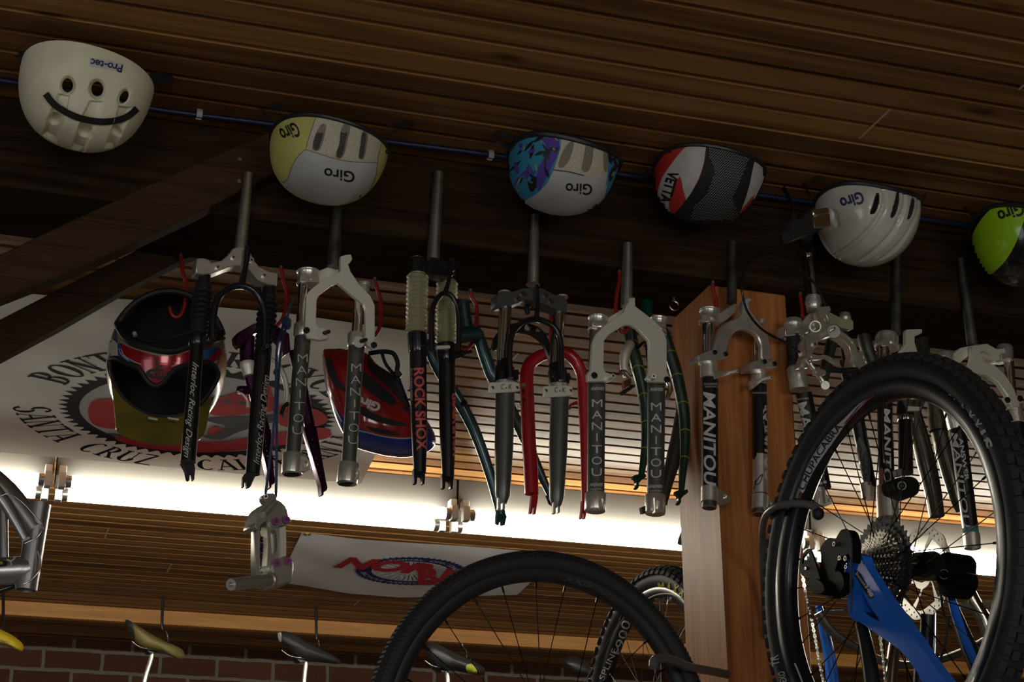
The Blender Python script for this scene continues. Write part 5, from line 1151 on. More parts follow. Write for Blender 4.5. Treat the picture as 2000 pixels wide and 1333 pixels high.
patch(sh, T, [KA(*p) for p in ((690,600),(735,580),(725,660),(690,720),(676,660))], M['orange'], step=4, lift=0.0011)
patch(sh, T, loop2([KA(*p) for p in ((292,690),(310,673),(350,665),(395,675),(415,695),(400,718),(350,725),(305,715))], 3), M['logo'], step=3, lift=0.0012)
words(sh, T, 'BELL', KA(402,680), KA(318,688), 9, M['bellred'], bold=0.03, step=3, lift=0.0018)
stroke(sh, T, [KA(*p) for p in ((335,610),(352,622),(345,640),(360,655),(385,650))], 3, M['logo'], lift=0.0012)
for ln in ([(160,560),(180,600),(230,630),(270,645)], [(430,655),(480,642),(530,640)], [(150,560),(162,590),(200,625)]): stroke(sh, T, [KA(*p) for p in ln], 1.2, M['silverink'], lift=0.0017)
sh.build('helmet_shell', t, smooth=70)
li = MB(); li.sphere(C0, 0.108, 0.122, 0.138, M['liner'], U, 60, 44); kk_ = []
for f in li.f:
    q = sum((li.v[i] for i in f), V((0,0,0)))/len(f); x, y = proj(q); kk_.append(not ((q-C0).dot(CAM-C0) > 0 and (inpoly(x, y, neck) or inpoly(x, y, face))))
li.f = [a for a, k in zip(li.f, kk_) if k]; li.m = li.m[:len(li.f)]; li.build('lining', t, smooth=70)
for nm_, loop, r_ in (('neck_trim', neck, 0.007), ('face_opening_trim', face, 0.005)):
    P = []
    for x, y in loop:
        d = ray(x, y).normalized(); h = T.ray_cast(CAM, d)
        P.append(h[0]-d*0.001 if h[0] else T.find_nearest(CAM+d*(C0-CAM).length)[0])
    b = MB(); b.tube(P, r_, M['rubber'], 8, closed=True); b.build(nm_, t)
# peak
up = sp2([(92,650),(112,745),(170,835),(260,900),(350,930),(460,930),(560,888),(640,815),(705,700)], 5); lo = sp2([(88,645),(112,800),(126,940),(150,1020),(330,1078),(500,1076),(600,1035),(642,880),(712,690)], 5)
b = MB(); rows = []
for j in range(9):
    s_ = j/8; rows.append([F.p(*KA(u_[0]+(l_[0]-u_[0])*s_, u_[1]+(l_[1]-u_[1])*s_), 0.10*math.sin(math.pi*min(max(i/(len(up)-1), 0.0), 1.0))**0.7*(0.85+0.35*s_)-0.01) for i, (u_, l_) in enumerate(zip(up, lo))])
b.grid(rows, M['olive']); b.grid([[p-F.n*0.003 for p in r_] for r_ in rows], M['olive']); b.grid([rows[-1], [p-F.n*0.003 for p in rows[-1]]], M['olive']); b.grid([rows[0], [p-F.n*0.003 for p in rows[0]]], M['olive']); b.build('peak', t, smooth=60)
for a_, c_ in ((305,355),(410,468)): c = MB(); c.cyl(F.p(*KA(a_,935), 0.108), F.p(*KA(c_,944), 0.108), 0.0022, M['whiteink'], seg=8); c.build('peak_edge_clip', t)
w = W(F, KA); w.tube([(232,478),(250,500),(330,520),(430,500),(530,470)], 11, M['web'], -0.02); w.b.cyl(w.P((228,472),-0.01), w.P((234,490),-0.008), 12*w.u(), M['alum'], seg=10); w.end('chin_strap', t)
# red and blue racing helmet
KT = KX(620,680,5.556)
F = Frame(745, 770, 3.34, 0); t = thing('bicycle_helmet', F.o, 'glossy red and blue vented helmet hung behind the second fork, white script on its side', 'helmet')
M['grred'] = mat('glossy_red_shell', (0.30,0.012,0.012), 0.18, coat=0.8); M['grblue'] = mat('glossy_blue_shell', (0.012,0.035,0.24), 0.15, coat=0.8)
out_ = [(58,40),(120,12),(330,18),(540,60),(640,170),(760,250),(850,300),(920,420),(1000,640),(1130,700),(1200,800),(1270,930),(1285,1030),(1240,1100),(1130,1160),(960,1190),(760,1175),(560,1130),(380,1060),(260,900),(170,700),(100,470),(66,250)]
b = inflate(F, out_, 0.085, 0.06, M['grblue'], KT, rings=14, cx=KT(620,600)); T = b.bvh()
patch(b, T, [KT(*p) for p in sp2([(56,30),(120,8),(330,15),(520,60),(620,180),(760,300),(880,450),(1000,690),(1160,800),(1060,960),(900,975),(700,950),(500,890),(330,800),(200,640),(120,440),(70,240)], 2)], M['grred'], step=6, lift=0.0012)
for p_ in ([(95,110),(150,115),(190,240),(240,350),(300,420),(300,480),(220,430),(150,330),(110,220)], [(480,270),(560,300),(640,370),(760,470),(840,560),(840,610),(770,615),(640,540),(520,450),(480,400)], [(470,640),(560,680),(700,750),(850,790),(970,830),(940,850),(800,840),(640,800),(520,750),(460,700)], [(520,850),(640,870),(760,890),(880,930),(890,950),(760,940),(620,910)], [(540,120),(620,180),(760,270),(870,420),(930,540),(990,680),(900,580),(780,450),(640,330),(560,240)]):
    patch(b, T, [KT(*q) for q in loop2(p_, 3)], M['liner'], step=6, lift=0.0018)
for ln in ([(450,895),(560,920),(700,955),(900,980),(1060,970)], [(120,470),(200,660),(270,800)]): stroke(b, T, [KT(*q) for q in ln], 2.4, mat('grey_line', (0.4,0.4,0.42), 0.4), lift=0.0018)
words(b, T, 'Giro', KT(692,615), KT(430,520), 17, M['whiteink'], bold=0.05, step=3, lift=0.002, flip=False)
b.build('moulded_shell', t, smooth=60)
w = W(F, KT); w.tube([(560,60),(700,40),(820,60),(870,160),(865,260),(900,300)], 26, M['web'], 0.02); w.tube([(700,60),(740,170),(820,270),(890,310)], 18, M['web'], 0.03); w.plate([(840,250),(880,230),(925,290),(905,310),(850,300)], 0.05, 0.012, M['plas']); w.tube([(880,310),(920,420),(1000,640)], 12, M['web'], 0.02); w.end('chin_strap', t)
# rigid forks
RG = 'rigid forks on the red hooks'
KV = KX(760,560,3.921)
M['teal2'] = mat('teal_paint', (0.030,0.075,0.085), 0.25, 0.3, coat=0.6)
F = Frame(910, 660, 3.275, 14); t = thing('rigid_fork', F.o, 'dark teal rigid fork with thin slanting blades on a red hook behind the clear-booted fork', 'fork', RG)
w = W(F, KX(0,0,1)); w.tube([(838,672),(846,700),(868,740),(900,790),(930,850),(958,930),(972,985),(978,1005)], [11,11,12,12,11,10,8,6], M['teal2'], 0.02); l = w.end('blade', t)
w = W(F, KX(0,0,1)); w.plate([(970,995),(984,992),(990,1010),(986,1026),(980,1028),(978,1014),(974,1026),(969,1022)], 0.02, 0.006, M['teal2']); w.end('dropout', l)
w = W(F, KX(0,0,1)); w.tube([(932,650),(945,690),(962,735),(985,775),(1012,830),(1040,890),(1062,940),(1078,975)], [12,13,13,12,11,10,8,6], M['teal2'], -0.02); l = w.end('blade', t)
w = W(F, KX(0,0,1)); w.plate([(1068,968),(1080,965),(1090,982),(1092,1000),(1084,1002),(1082,990),(1074,984)], -0.02, 0.006, M['teal2']); w.end('dropout', l)
w = W(F, KX(0,0,1)); w.tube([(838,675),(870,660),(905,655),(935,652)], [11,16,17,13], M['teal2'], 0.0); w.cyl((912,648),(904,590), 13, M['teal2'], off=-0.02); w.cyl((903,790),(909,786), 5, M['bpaint'], off=0.04); w.end('crown', t)
KS = KX(1000,680,3.921)
M['redp'] = mat('red_paint', (0.46,0.006,0.015), 0.3, coat=0.5)
F = Frame(1090, 700, 3.26, 6); t = thing('rigid_fork', F.o, 'bright red rigid fork with rounded crown and black letters, behind the black arched fork', 'fork', RG)
w = W(F, KS); w.tube([(290,45),(220,60),(140,120),(112,220),(118,420),(128,700),(142,900),(150,1120)], [44,46,50,52,52,53,54,52], M['redp'], 0.0, seg=22); w._t = w.b.bvh(); w.txt('KOOKA', (88,1000), (80,700), 45, M['logo'], step=3, space=1.0) if False else w.txt('NOOX', (88,1012), (84,770), 42, M['logo'], step=3)
patch(w.b, w.tree(), [KS(*p) for p in ((68,275),(104,268),(104,298),(68,304))], mat('lime_sticker', (0.2,0.25,0.02), 0.5)); stroke(w.b, w.tree(), [KS(*p) for p in ((80,320),(95,345),(82,340),(98,325))], 2, M['logo']); stroke(w.b, w.tree(), [KS(*p) for p in ((80,400),(110,392),(82,408),(108,405))], 1.5, M['logo']); l = w.end('blade', t)
w = W(F, KS); w.plate([(160,1100),(195,1110),(200,1150),(180,1272),(168,1272),(172,1215),(160,1215),(152,1268),(138,1268),(150,1160)], 0.004, 0.009, M['redp']); w.end('dropout', l)
w = W(F, KS); w.tube([(380,30),(440,55),(500,120),(538,230),(548,400),(556,700),(556,950),(552,1180)], [44,46,46,46,44,36,28,18], M['redp'], 0.0, seg=22); w.tube([(495,420),(450,440),(440,470)], [14,12,10], M['redp'], 0.02); l = w.end('blade', t)
w = W(F, KS); w.plate([(540,1170),(568,1180),(575,1230),(560,1310),(550,1312),(552,1260),(542,1260),(536,1310),(526,1308),(535,1240)], 0.004, 0.009, M['redp']); w.end('dropout', l)
w = W(F, KS); w.tube([(285,45),(335,15),(385,30)], [46,50,46], M['redp'], 0.0, seg=22); w.cyl((335,20),(331,-370), 50, M['redp']); w.end('crown', t)
M['green'] = mat('dark_green_paint', (0.006,0.045,0.030), 0.25, coat=0.6); M['ylw'] = mat('yellow_stripe', (0.30,0.32,0.04), 0.4)
F = Frame(1265, 650, 3.24, 8); t = thing('rigid_fork', F.o, 'dark green rigid fork with yellow spiral stripes, hung between two forks left of the post', 'fork', RG)
for pts, rr_, dp in (([(765,395),(775,470),(795,560),(820,660),(838,760),(846,860),(842,960),(832,1040),(820,1110)], [34,32,32,30,28,26,22,18,14], (812,1120)), ([(935,440),(960,520),(985,600),(1008,700),(1026,800),(1032,900),(1030,1000),(1022,1090),(1014,1185)], [30,32,32,30,28,26,22,18,14], (1015,1195))):
    w = W(F, KC); w.tube(pts, rr_, M['green'], 0.0, seg=18); T = w.tree(); q = spline([V(KC(*p)) for p in pts], 6)
    for i in range(6, len(q)-4, 8):
        p = q[i]; d = (q[i+1]-q[i-1]).normalized(); n_ = V((-d.y, d.x)); L_ = 15
        stroke(w.b, T, [p+n_*L_*a+d*(-6+10*(a*a)) for a in (-1,-0.5,0,0.5,1)], 2.0, M['ylw'])
    l = w.end('blade', t)
    w = W(F, KC); x, y = dp; w.plate([(x-28,y-10),(x-10,y-16),(x+8,y-12),(x+28,y-20),(x+34,y-6),(x+20,y+6),(x+8,y+14),(x-2,y+26),(x-2,y+44),(x-10,y+56),(x-22,y+52),(x-14,y+40),(x-16,y+24),(x-20,y+10),(x-32,y+4)], 0.004, 0.008, M['green']); w.end('dropout', l, 0.001)
w = W(F, KC); w.tube([(765,395),(800,375),(850,372),(900,390),(940,440)], [34,34,34,32,30], M['green'], 0.0, seg=18); w.cyl((845,380),(850,270), 30, M['green'], off=-0.02); w.end('crown', t)
w = W(F, KC); w.tube([(770,470),(745,520),(738,580),(755,630)], [22,26,20,22], M['alum'], 0.03); w.tube([(720,615),(738,610),(765,635)], 12, M['chrome'], 0.04); w.plate([(728,700),(780,670),(790,682),(738,718)], 0.05, 0.012, M['rubber']); w.plate([(735,655),(770,640),(775,665),(740,690)], 0.045, 0.01, M['chrome']); w.tube([(800,500),(840,470),(855,560)], 8, M['bpaint'], 0.02); w.end('brake_arm', t)
w = W(F, KC); w.tube([(945,640),(960,690),(945,740)], [12,14,10], M['chrome'], 0.02); w.end('brake_arm', t)
M['purp2'] = mat('purple_anodised', (0.055,0.006,0.050), 0.25, 0.7, coat=0.3)
KL = KX(440,600,3.509)
F = Frame(545, 660, 3.27, 10); t = thing('rigid_fork', F.o, 'purple fork with drilled blades and cantilever brake, behind the first and second forks', 'fork', RG)
w = W(F, KL); w.tube([(150,200),(150,300),(152,380)], [52,50,50], M['purp2'], 0.0); w.plate([(75,185),(95,170),(200,110),(330,110),(440,180),(450,300),(400,335),(380,230),(300,160),(200,180),(110,270),(80,235)], 0.02, 0.03, M['purp2']); w.end('crown', t, 0.002)
w = W(F, KL); w.lathe((148,375),(165,470), [(0,46),(0.1,50),(0.4,50),(0.5,46),(1,40)], M['alum']); w.end('crown_ring', t)
for top, kn, bot in (((160,440),(268,840),(315,1190)), ((470,300),(580,820),(672,1240))):
    w = W(F, KL); w.tube([top, ((top[0]+kn[0])/2,(top[1]+kn[1])/2), kn], [40,40,38], M['purp2'], -0.01, seg=16)
    dx = (bot[0]-kn[0]); dy = (bot[1]-kn[1]); hs = [circ(kn[0]+dx*f_+2, kn[1]+dy*f_, 7, 10, 12) for f_ in (.2,.3,.4,.5,.6,.7,.8)]
    w.plate([(kn[0]-38,kn[1]),(kn[0],kn[1]-24),(kn[0]+44,kn[1]),(bot[0]+20,bot[1]-40),(bot[0]+30,bot[1]),(bot[0]+22,bot[1]+18),(bot[0]+8,bot[1]+6),(bot[0],bot[1]+50),(bot[0]-12,bot[1]+48),(bot[0]-18,bot[1]-20)], 0.006, 0.018, M['purp2'], holes=hs); w.end('blade', t, 0.001)
w = W(F, KL); w.tube([(310,350),(370,410),(405,480),(420,560),(420,640),(405,700)], [12,17,19,17,15,12], M['alum'], 0.035); w.tube([(385,735),(400,690),(430,660)], 14, M['rubber'], 0.04); w.tube([(160,570),(110,570),(85,570)], [30,30,24], M['purp2'], 0.02); w.tube([(80,580),(120,600),(150,640),(155,690)], [8,8,8,14], M['alum'], 0.03); w.end('cantilever_brake', t)
# silver-grey blades glimpsed behind
M['grey2'] = mat('dull_grey_paint', (0.10,0.095,0.085), 0.35, 0.4)
F = Frame(1320, 880, 3.31, 0); t = thing('rigid_fork', F.o, 'dull grey fork blade slanting just left of the post', 'fork', RG)
w = W(F, KX(0,0,1)); w.tube([(1338,790),(1330,840),(1318,890),(1304,940),(1296,985)], [16,17,16,12,8], M['grey2']); w.end('blade', t)
w = W(F, KX(0,0,1)); w.cyl((1338,800),(1356,606), 13, M['grey2']); w.end('steerer_tube', t)
M['olivem'] = mat('olive_grey_paint', (0.085,0.080,0.062), 0.28, 0.5, coat=0.4)
F = Frame(1830, 880, 3.26, 10); t = thing('rigid_fork', F.o, 'olive-grey rigid fork with wide blades, seen through the spokes of the knobby wheel', 'fork', RG)
w = W(F, KX(0,0,1)); w.tube([(1783,800),(1795,850),(1808,900),(1822,960),(1830,1010)], [14,17,18,16,14], M['olivem'], 0.02); w.end('blade', t)
w = W(F, KX(0,0,1)); w.lathe((1822,770),(1832,842), [(0,14),(0.6,14),(0.62,17),(1,17)], M['olivem']); w.tube([(1832,835),(1842,880),(1856,930),(1868,975),(1876,1000)], [16,16,15,12,8], M['olivem'], -0.01); w.end('blade', t)
w = W(F, KX(0,0,1)); w.tube([(1783,800),(1790,770),(1806,752),(1822,770)], 14, M['olivem']); w.cyl((1806,760),(1798,596), 13, M['olivem'], off=-0.02); w.end('crown', t)
for i, (pts, r_) in enumerate((([(1648,572),(1640,610),(1622,680),(1608,740)], 11), ([(1680,590),(1688,660),(1700,700),(1716,735)], 13))):
    F = Frame(pts[0][0], pts[0][1]+40, 3.30, 0); w = W(F, KX(0,0,1)); w.tube(pts, r_, M['steeld']); tag(w.b.build('fork_tube'), ('leaning dark tube seen through the arch of the brake fork', 'leaning dark tube between the brake fork and the knobby tyre')[i], 'tube')
# elastomer suspension stem hanging on a cord
KI = KX(420,930,5.332)
M['nick'] = mat('satin_nickel', (0.50,0.48,0.42), 0.40, 0.7); M['spring'] = mat('purple_spring', (0.10,0.012,0.09), 0.3, 0.6)
F = Frame(535, 1060, 2.98, 18); t = thing('hanging_stem', F.o, 'satin grey suspension stem with purple bolts and spring hanging on a long cord', 'stem')
w = W(F, KI); w.plate(sp2([(415,520),(440,430),(475,340),(530,290),(590,255),(650,250),(710,290),(750,350),(765,420),(790,470),(765,505),(690,520),(640,535),(590,520),(565,470),(520,480),(470,520),(440,560)], 2), 0.024, 0.045, M['nick']); w.tube([(505,400),(560,340),(600,300),(640,260)], [36,34,30,24], M['nick'], 0.028); w.plate([(505,200),(530,185),(610,178),(640,200),(645,260),(600,280),(540,280),(515,250)], 0.010, 0.02, M['nick']); w.b.ring(w.P((530,215),0.0), w.P((530,215),0.026), 26*w.u(), 12*w.u(), M['alu'], 20); w.end('upper_clamp', t, 0.002)
w = W(F, KI); w.plate([(430,520),(470,480),(465,960),(475,1030),(440,1035),(425,960)], 0.005, 0.02, M['nick']); w.plate([(535,470),(600,520),(690,540),(735,520),(742,835),(680,850),(610,870),(600,960),(540,960),(552,700)], 0.018, 0.02, M['nick'], holes=[loop2([(580,600),(612,560),(645,600),(652,800),(620,845),(590,800)],3)])
w.plate([(672,540),(735,520),(742,835),(675,850)], 0.024, 0.004, M['alum'], holes=[[(676,548),(680,548),(680,842),(676,842)]]); w.end('side_link', t, 0.001)
w = W(F, KI); w.plate(loop2([(582,600),(612,565),(643,600),(650,800),(620,840),(592,800)],3), 0.001, 0.008, M['alum']); w._t = w.b.bvh(); w.txt('SOFTRIDE', (600,790), (598,610), 9, M['logo'], step=3) if False else w.txt('ENGLUND', (612,800), (604,610), 12, M['logo'], step=3) if False else None; w.end('inner_panel', t)
w = W(F, KI); q = []
for i in range(90):
    a = i/90*2*math.pi*6.5; s_ = i/90; q.append(w.P((503-s_*(-8), 640+230*s_), -0.006)+F.u*math.cos(a)*0.0068+F.n*math.sin(a)*0.0068)
w.b.tube(q, 0.0022, M['spring'], 8); w.end('coil_spring', t)
w = W(F, KI); w.lathe((502,560),(506,660), [(0,18),(0.3,28),(0.6,20),(1,34)], mat('brass_nut', (0.35,0.25,0.08), 0.35, 1.0), -0.006); w.lathe((508,870),(512,960), [(0,42),(1,42)], M['rubber'], -0.006, seg=10); w.end('shock_body', t)
w = W(F, KI); w.plate([(600,880),(640,855),(720,850),(780,840),(822,900),(825,960),(800,1110),(600,1160),(570,1120),(600,1020),(590,950)], 0.028, 0.05, M['nick']); w.lathe((465,990),(590,960), [(0,34),(1,38)], M['alum'], 0.012); w.end('lower_clamp', t, 0.003)
w = W(F, KI); w.lathe((590,1085),(165,1135), [(0,72),(0.02,78),(0.06,78),(0.08,64),(0.97,62),(1,58)], M['nick'], 0.02, 0.075, seg=28); w.lathe((200,1130),(140,1136), [(0,22),(0.7,22),(0.75,16),(1,14)], M['chrome'], 0.071, 0.082); w.end('quill', t, 0.0)
for q in ((637,470),(747,455),(647,908),(762,888)):
    c = W(F, KI); c.b.ring(c.P(q,0.026), c.P(q,0.034), 38*c.u(), 20*c.u(), M['spring'], 24); c.b.cyl(c.P(q,0.026), c.P(q,0.031), 22*c.u(), M['purp2'], seg=12); c.end('purple_bolt', t)
M['cord'] = mat('woven_cord', (0.07,0.03,0.16), 0.8, col2=(0.02,0.13,0.18), vs=120)
b = MB()
b.tube(spline([atY(x, y, Y) for x, y, Y in ((558,618,3.22),(552,640,3.2),(541,680,3.12),(539,760,3.06),(533,850,3.03),(522,940,3.0),(519,965,2.99),(522,972,2.98))], 6), 0.0026, M['cord'], 8)
b.tube(spline([atY(x, y, Y) for x, y, Y in ((562,625,3.23),(556,650,3.21),(547,700,3.14),(541,800,3.06),(540,900,3.02),(539,960,2.99),(537,972,2.98),(522,974,2.975))], 6), 0.0026, M['cord'], 8)
kq = atY(559,632,3.215)
b.tube([kq+V((0.007*math.cos(a*1.0)*(1+0.3*math.sin(3*a)), 0.007*math.sin(a), 0.009*math.cos(2.1*a))) for a in [i*0.35 for i in range(44)]], 0.0027, M['cord'], 8)
b.tube(spline([atY(x, y, Y) for x, y, Y in ((559,632,3.215),(566,600,3.22),(572,588,3.22))], 5), 0.0026, M['cord'], 8)
tag(b.build('cord'), 'knotted purple and teal cord holding up the suspension stem', 'cord')
# ================================================================ wheels and bicycles
M['tyre'] = mat('tyre_rubber', (0.016,0.016,0.017), 0.62, bump=0.2, bs=120)
M['tyre2'] = mat('dusty_tyre', (0.022,0.021,0.020), 0.72, bump=0.25, bs=90)
M['rimb'] = mat('black_rim', (0.012,0.012,0.016), 0.30, coat=0.2)
M['rimm'] = mat('matt_black_rim', (0.014,0.014,0.015), 0.5)
M['spoke'] = mat('black_spoke', (0.02,0.02,0.02), 0.3, 0.8)
M['sspoke'] = mat('steel_spoke', (0.16,0.16,0.16), 0.3, 1.0)
M['bblue'] = mat('gloss_blue_frame', (0.018,0.17,0.78), 0.14, coat=1.0)
M['carbon'] = mat('satin_carbon', (0.014,0.015,0.016), 0.33, coat=0.2)
M['cogs'] = mat('nickel_cogs', (0.46,0.43,0.38), 0.28, 1.0); M['cogd'] = mat('grey_cog', (0.055,0.055,0.055), 0.42, 0.6)
M['rotor'] = mat('rotor_steel', (0.62,0.60,0.55), 0.30, 1.0)
M['blackp'] = mat('black_moulded_plastic', (0.004,0.004,0.004), 0.45, spec=0.08)
class Wheel:
    def __init__(s, C, az, el, up=0.0):
        s.C = V(C)+V((0,0,EYE)); az = math.radians(az); el = math.radians(el)
        s.n = V((math.cos(el)*math.sin(az), math.cos(el)*math.cos(az), math.sin(el))); s.a = V((0,0,1)).cross(s.n).normalized(); s.b = s.n.cross(s.a)
    def d(s, t): return s.a*math.cos(t)+s.b*math.sin(t)
    def p(s, t, r, h=0.0): return s.C+s.d(t)*r+s.n*h
    def rev(s, mb, prof, m, seg=160, t0=0.0, t1=2*math.pi):
        full = abs(t1-t0-2*math.pi) < 1e-6
        k = seg if full else seg+1
        rows = [[s.p(t0+(t1-t0)*i/seg, r, h) for i in range(k)] for r, h in prof]; mb.grid(rows, m, close=full)
def tyre_prof(Rt, rt, flat=1.0): return [(Rt+rt*math.cos(a)*flat if math.cos(a) > 0 else Rt+rt*math.cos(a), rt*math.sin(a)) for a in [math.radians(g) for g in range(-150, 151, 15)]]
def knobs(mb, Wl, R, rows, n, sz, m, h=0.004):
    for (hh, rad, off, tilt, lx, ly) in rows:
        for i in range(n):
            t = 2*math.pi*(i+off)/n; e = Wl.d(t); tg = (-Wl.a*math.sin(t)+Wl.b*math.cos(t)); N_ = (e*math.cos(tilt)+Wl.n*math.sin(tilt)); S_ = N_.cross(tg).normalized()
            mb.box(Wl.C+e*rad+Wl.n*hh+N_*h*0.3, lx, ly, h, m, (tg, S_, N_))
def wheel_parts(t, Wl, Rt, rt, Ri, rim_d, rim_w, mt, mr, knob=None, ns=32, spm=None, hubr=0.017, hubw=0.055, decals=None, sp_r=0.0010, tyre_marks=None, label=None, ro=None):
    b = MB(); Wl.rev(b, tyre_prof(Rt, rt), mt, 200); T = b.bvh()
    if knob: knob(b, Wl)
    if tyre_marks: tyre_marks(b, T)
    b.build('tyre', t, smooth=35)
    b = MB(); o_ = ro or Rt-rt*0.78
    Wl.rev(b, [(o_, -rim_w/2), (o_-0.004, -rim_w/2-0.001), (Ri+rim_d*0.35, -rim_w/2+0.001), (Ri, -rim_w*0.22), (Ri, rim_w*0.22), (Ri+rim_d*0.35, rim_w/2-0.001), (o_-0.004, rim_w/2+0.001), (o_, rim_w/2)], mr, 200); T = b.bvh()
    if decals: decals(b, T)
    b.build('rim', t, smooth=50)
    b = MB()
    for i in range(ns):
        tr = 2*math.pi*(i+0.5)/ns; sd = 1 if i % 2 else -1; k = (i//2) % 2; th = tr+(0.62 if k else -0.62)*1.0
        A = Wl.p(tr, Ri+0.002, sd*0.004); B = Wl.p(th, 0.029, sd*hubw*0.5); b.tube([A, B], sp_r, spm or M['spoke'], 5); b.tube([A, A+(B-A).normalized()*0.014], sp_r*2.1, spm or M['spoke'], 6)
    b.build('spokes', t)
    b = MB(); b.lathe(Wl.C-Wl.n*hubw*0.95, Wl.C+Wl.n*hubw*0.95, [(0,hubr*0.6),(0.1,hubr*0.8),(0.2,hubr),(0.22,0.031),(0.25,0.031),(0.28,hubr),(0.72,hubr),(0.75,0.031),(0.78,0.031),(0.8,hubr),(0.95,hubr*0.8),(1,hubr*0.5)], M['banod'], 24); b.build('hub', t)
# ---- the blue mountain bike hung by its rear wheel
W1 = Wheel((1.499,2.556,0.739), 263.3, 0.9)
t = thing('mountain_bike', W1.C, 'blue and black mountain bike hung by its knobby rear wheel at the right', 'bicycle')
def kn1(b, Wl):
    random.seed(3)
    R = 0.366
    knobs(b, Wl, R, [(0.0065,0.3670,0.0,0.22,0.0075,0.0060),(-0.0065,0.3670,0.5,-0.22,0.0075,0.0060),(0.0165,0.3618,0.25,0.76,0.008,0.0055),(-0.0165,0.3618,0.75,-0.76,0.008,0.0055),(-0.0235,0.3520,0.25,-1.15,0.007,0.004)], 84, 1, M['tyre2'], 0.0042)
WHT = mat('tyre_white', (0.50,0.50,0.50), 0.6); VIO = mat('violet_line', (0.05,0.04,0.22), 0.4)
def marks1(b, T):
    for ch, a, c in (('M',(1843,784),(1860,794)),('A',(1866,798),(1881,809)),('X',(1885,813),(1896,824)),('X',(1899,828),(1908,840)),('I',(1911,846),(1914,852)),('S',(1918,860),(1927,880))):
        words(b, T, ch, a, c, 17 if ch != 'I' else 16, WHT, bold=0.04, step=4, lift=0.0022)
    words(b, T, 'TR', (1524,1300), (1520,1280), 18, WHT, bold=0.02, step=4, lift=0.002); words(b, T, 'EXO', (1537,1333), (1532,1312), 12, WHT, bold=0.02, step=4, lift=0.002)
def dec1(b, T):
    kz = KX(1540,760,5.125)
    patch(b, T, [kz(*p) for p in sp2([(800,98),(700,160),(560,300),(420,430),(300,590),(200,760),(140,920),(120,1010),(150,1040),(200,920),(290,760),(400,600),(520,430),(610,290),(740,170),(800,98)], 4)[:-1]], WHT, step=3, lift=0.0009)
    stroke(b, T, [kz(*p) for p in ((865,70),(760,150),(640,270),(560,370))], 1.6, M['redink'], lift=0.0016); stroke(b, T, [kz(*p) for p in ((790,110),(700,185),(600,300),(560,345))], 1.6, VIO, lift=0.0014)
    words(b, T, 'CHUPACABRA', kz(155,1020), kz(550,372), 12, M['logo'], bold=0.02, step=3, lift=0.0018, curve=7)
    words(b, T, 'BONTRAGER', kz(98,1095), kz(130,1000), 5, M['silverink'], step=3, lift=0.0015); stroke(b, T, [kz(*p) for p in ((112,1100),(130,1050),(140,1030))], 1.5, M['redink'], lift=0.0016)
    stroke(b, T, [KE(*p) for p in ((148,1260),(165,1300),(180,1340))], 3.2, WHT, lift=0.0016)
wheel_parts(t, W1, 0.3435, 0.0245, 0.292, 0.022, 0.034, M['tyre'], M['rimb'], kn1, 32, decals=dec1, tyre_marks=marks1, ro=0.328)
def cog(mb, Wl, R, h, th, n, m, tooth=0.0035, inner=0.016):
    P = []
    for i in range(n):
        for f_, r_ in ((0.0, R-tooth), (0.25, R-tooth*0.6), (0.4, R+tooth*0.5), (0.6, R+tooth*0.5), (0.75, R-tooth*0.6)):
            P.append(Wl.p(2*math.pi*(i+f_)/n, r_, h))
    mb.prism(P, -Wl.n*th, m, [[Wl.p(2*math.pi*i/24, inner, h) for i in range(24)]])
b = MB(); hs = [0.0385-0.0036*i for i in range(11)]; rs = [0.022,0.025,0.028,0.032,0.036,0.041,0.047,0.054,0.062,0.073,0.086]
for i, (h, r_) in enumerate(zip(hs[::-1][::-1], rs)): cog(b, W1, r_, 0.052-0.0038*i, 0.0018, 11+i*3, M['cogd'] if i > 8 else M['cogs'], inner=max(0.014, r_-0.016))
b.lathe(W1.p(0,0,0.010), W1.p(0,0,0.054), [(0,0.03),(1,0.017)], M['cogs'], 24); b.build('cassette', t, smooth=30)
def rotor(name, C, n_, par, R=0.080, ax=None):
    x, y = ax; mb = MB(); P = lambda a, r: C+x*math.cos(a)*r+y*math.sin(a)*r
    outer = [P(2*math.pi*i/96, R+0.0016*math.sin(12*2*math.pi*i/96)) for i in range(96)]; inner = [P(2*math.pi*i/96, R-0.017+0.002*math.sin(6*2*math.pi*i/96)) for i in range(96)]
    holes = [inner]
    for i in range(30):
        a = 2*math.pi*i/30
        for dr, da in ((0.0045,0.0),(0.0105,0.08)):
            c = P(a+da, R-dr); holes.append([c+(x*math.cos(g)+y*math.sin(g))*0.0019 for g in [k_*math.pi/3 for k_ in range(6)]])
    mb.prism(outer, n_*0.0018, M['rotor'], holes)
    for i in range(6):
        a = 2*math.pi*i/6; q = [P(a-0.06,R-0.016), P(a+0.10,R-0.016), P(a+0.55,0.026), P(a+0.35,0.020), P(a+0.25,0.035)]
        mb.prism(q, n_*0.0018, M['rotor'])
    mb.prism([P(2*math.pi*i/32, 0.028) for i in range(32)], n_*0.002, M['rotor'], [[P(2*math.pi*i/32, 0.017) for i in range(32)]])
    return mb.build(name, par, smooth=30)
rotor('brake_rotor', W1.C-W1.n*0.072, W1.n, t, ax=(W1.a, W1.b))
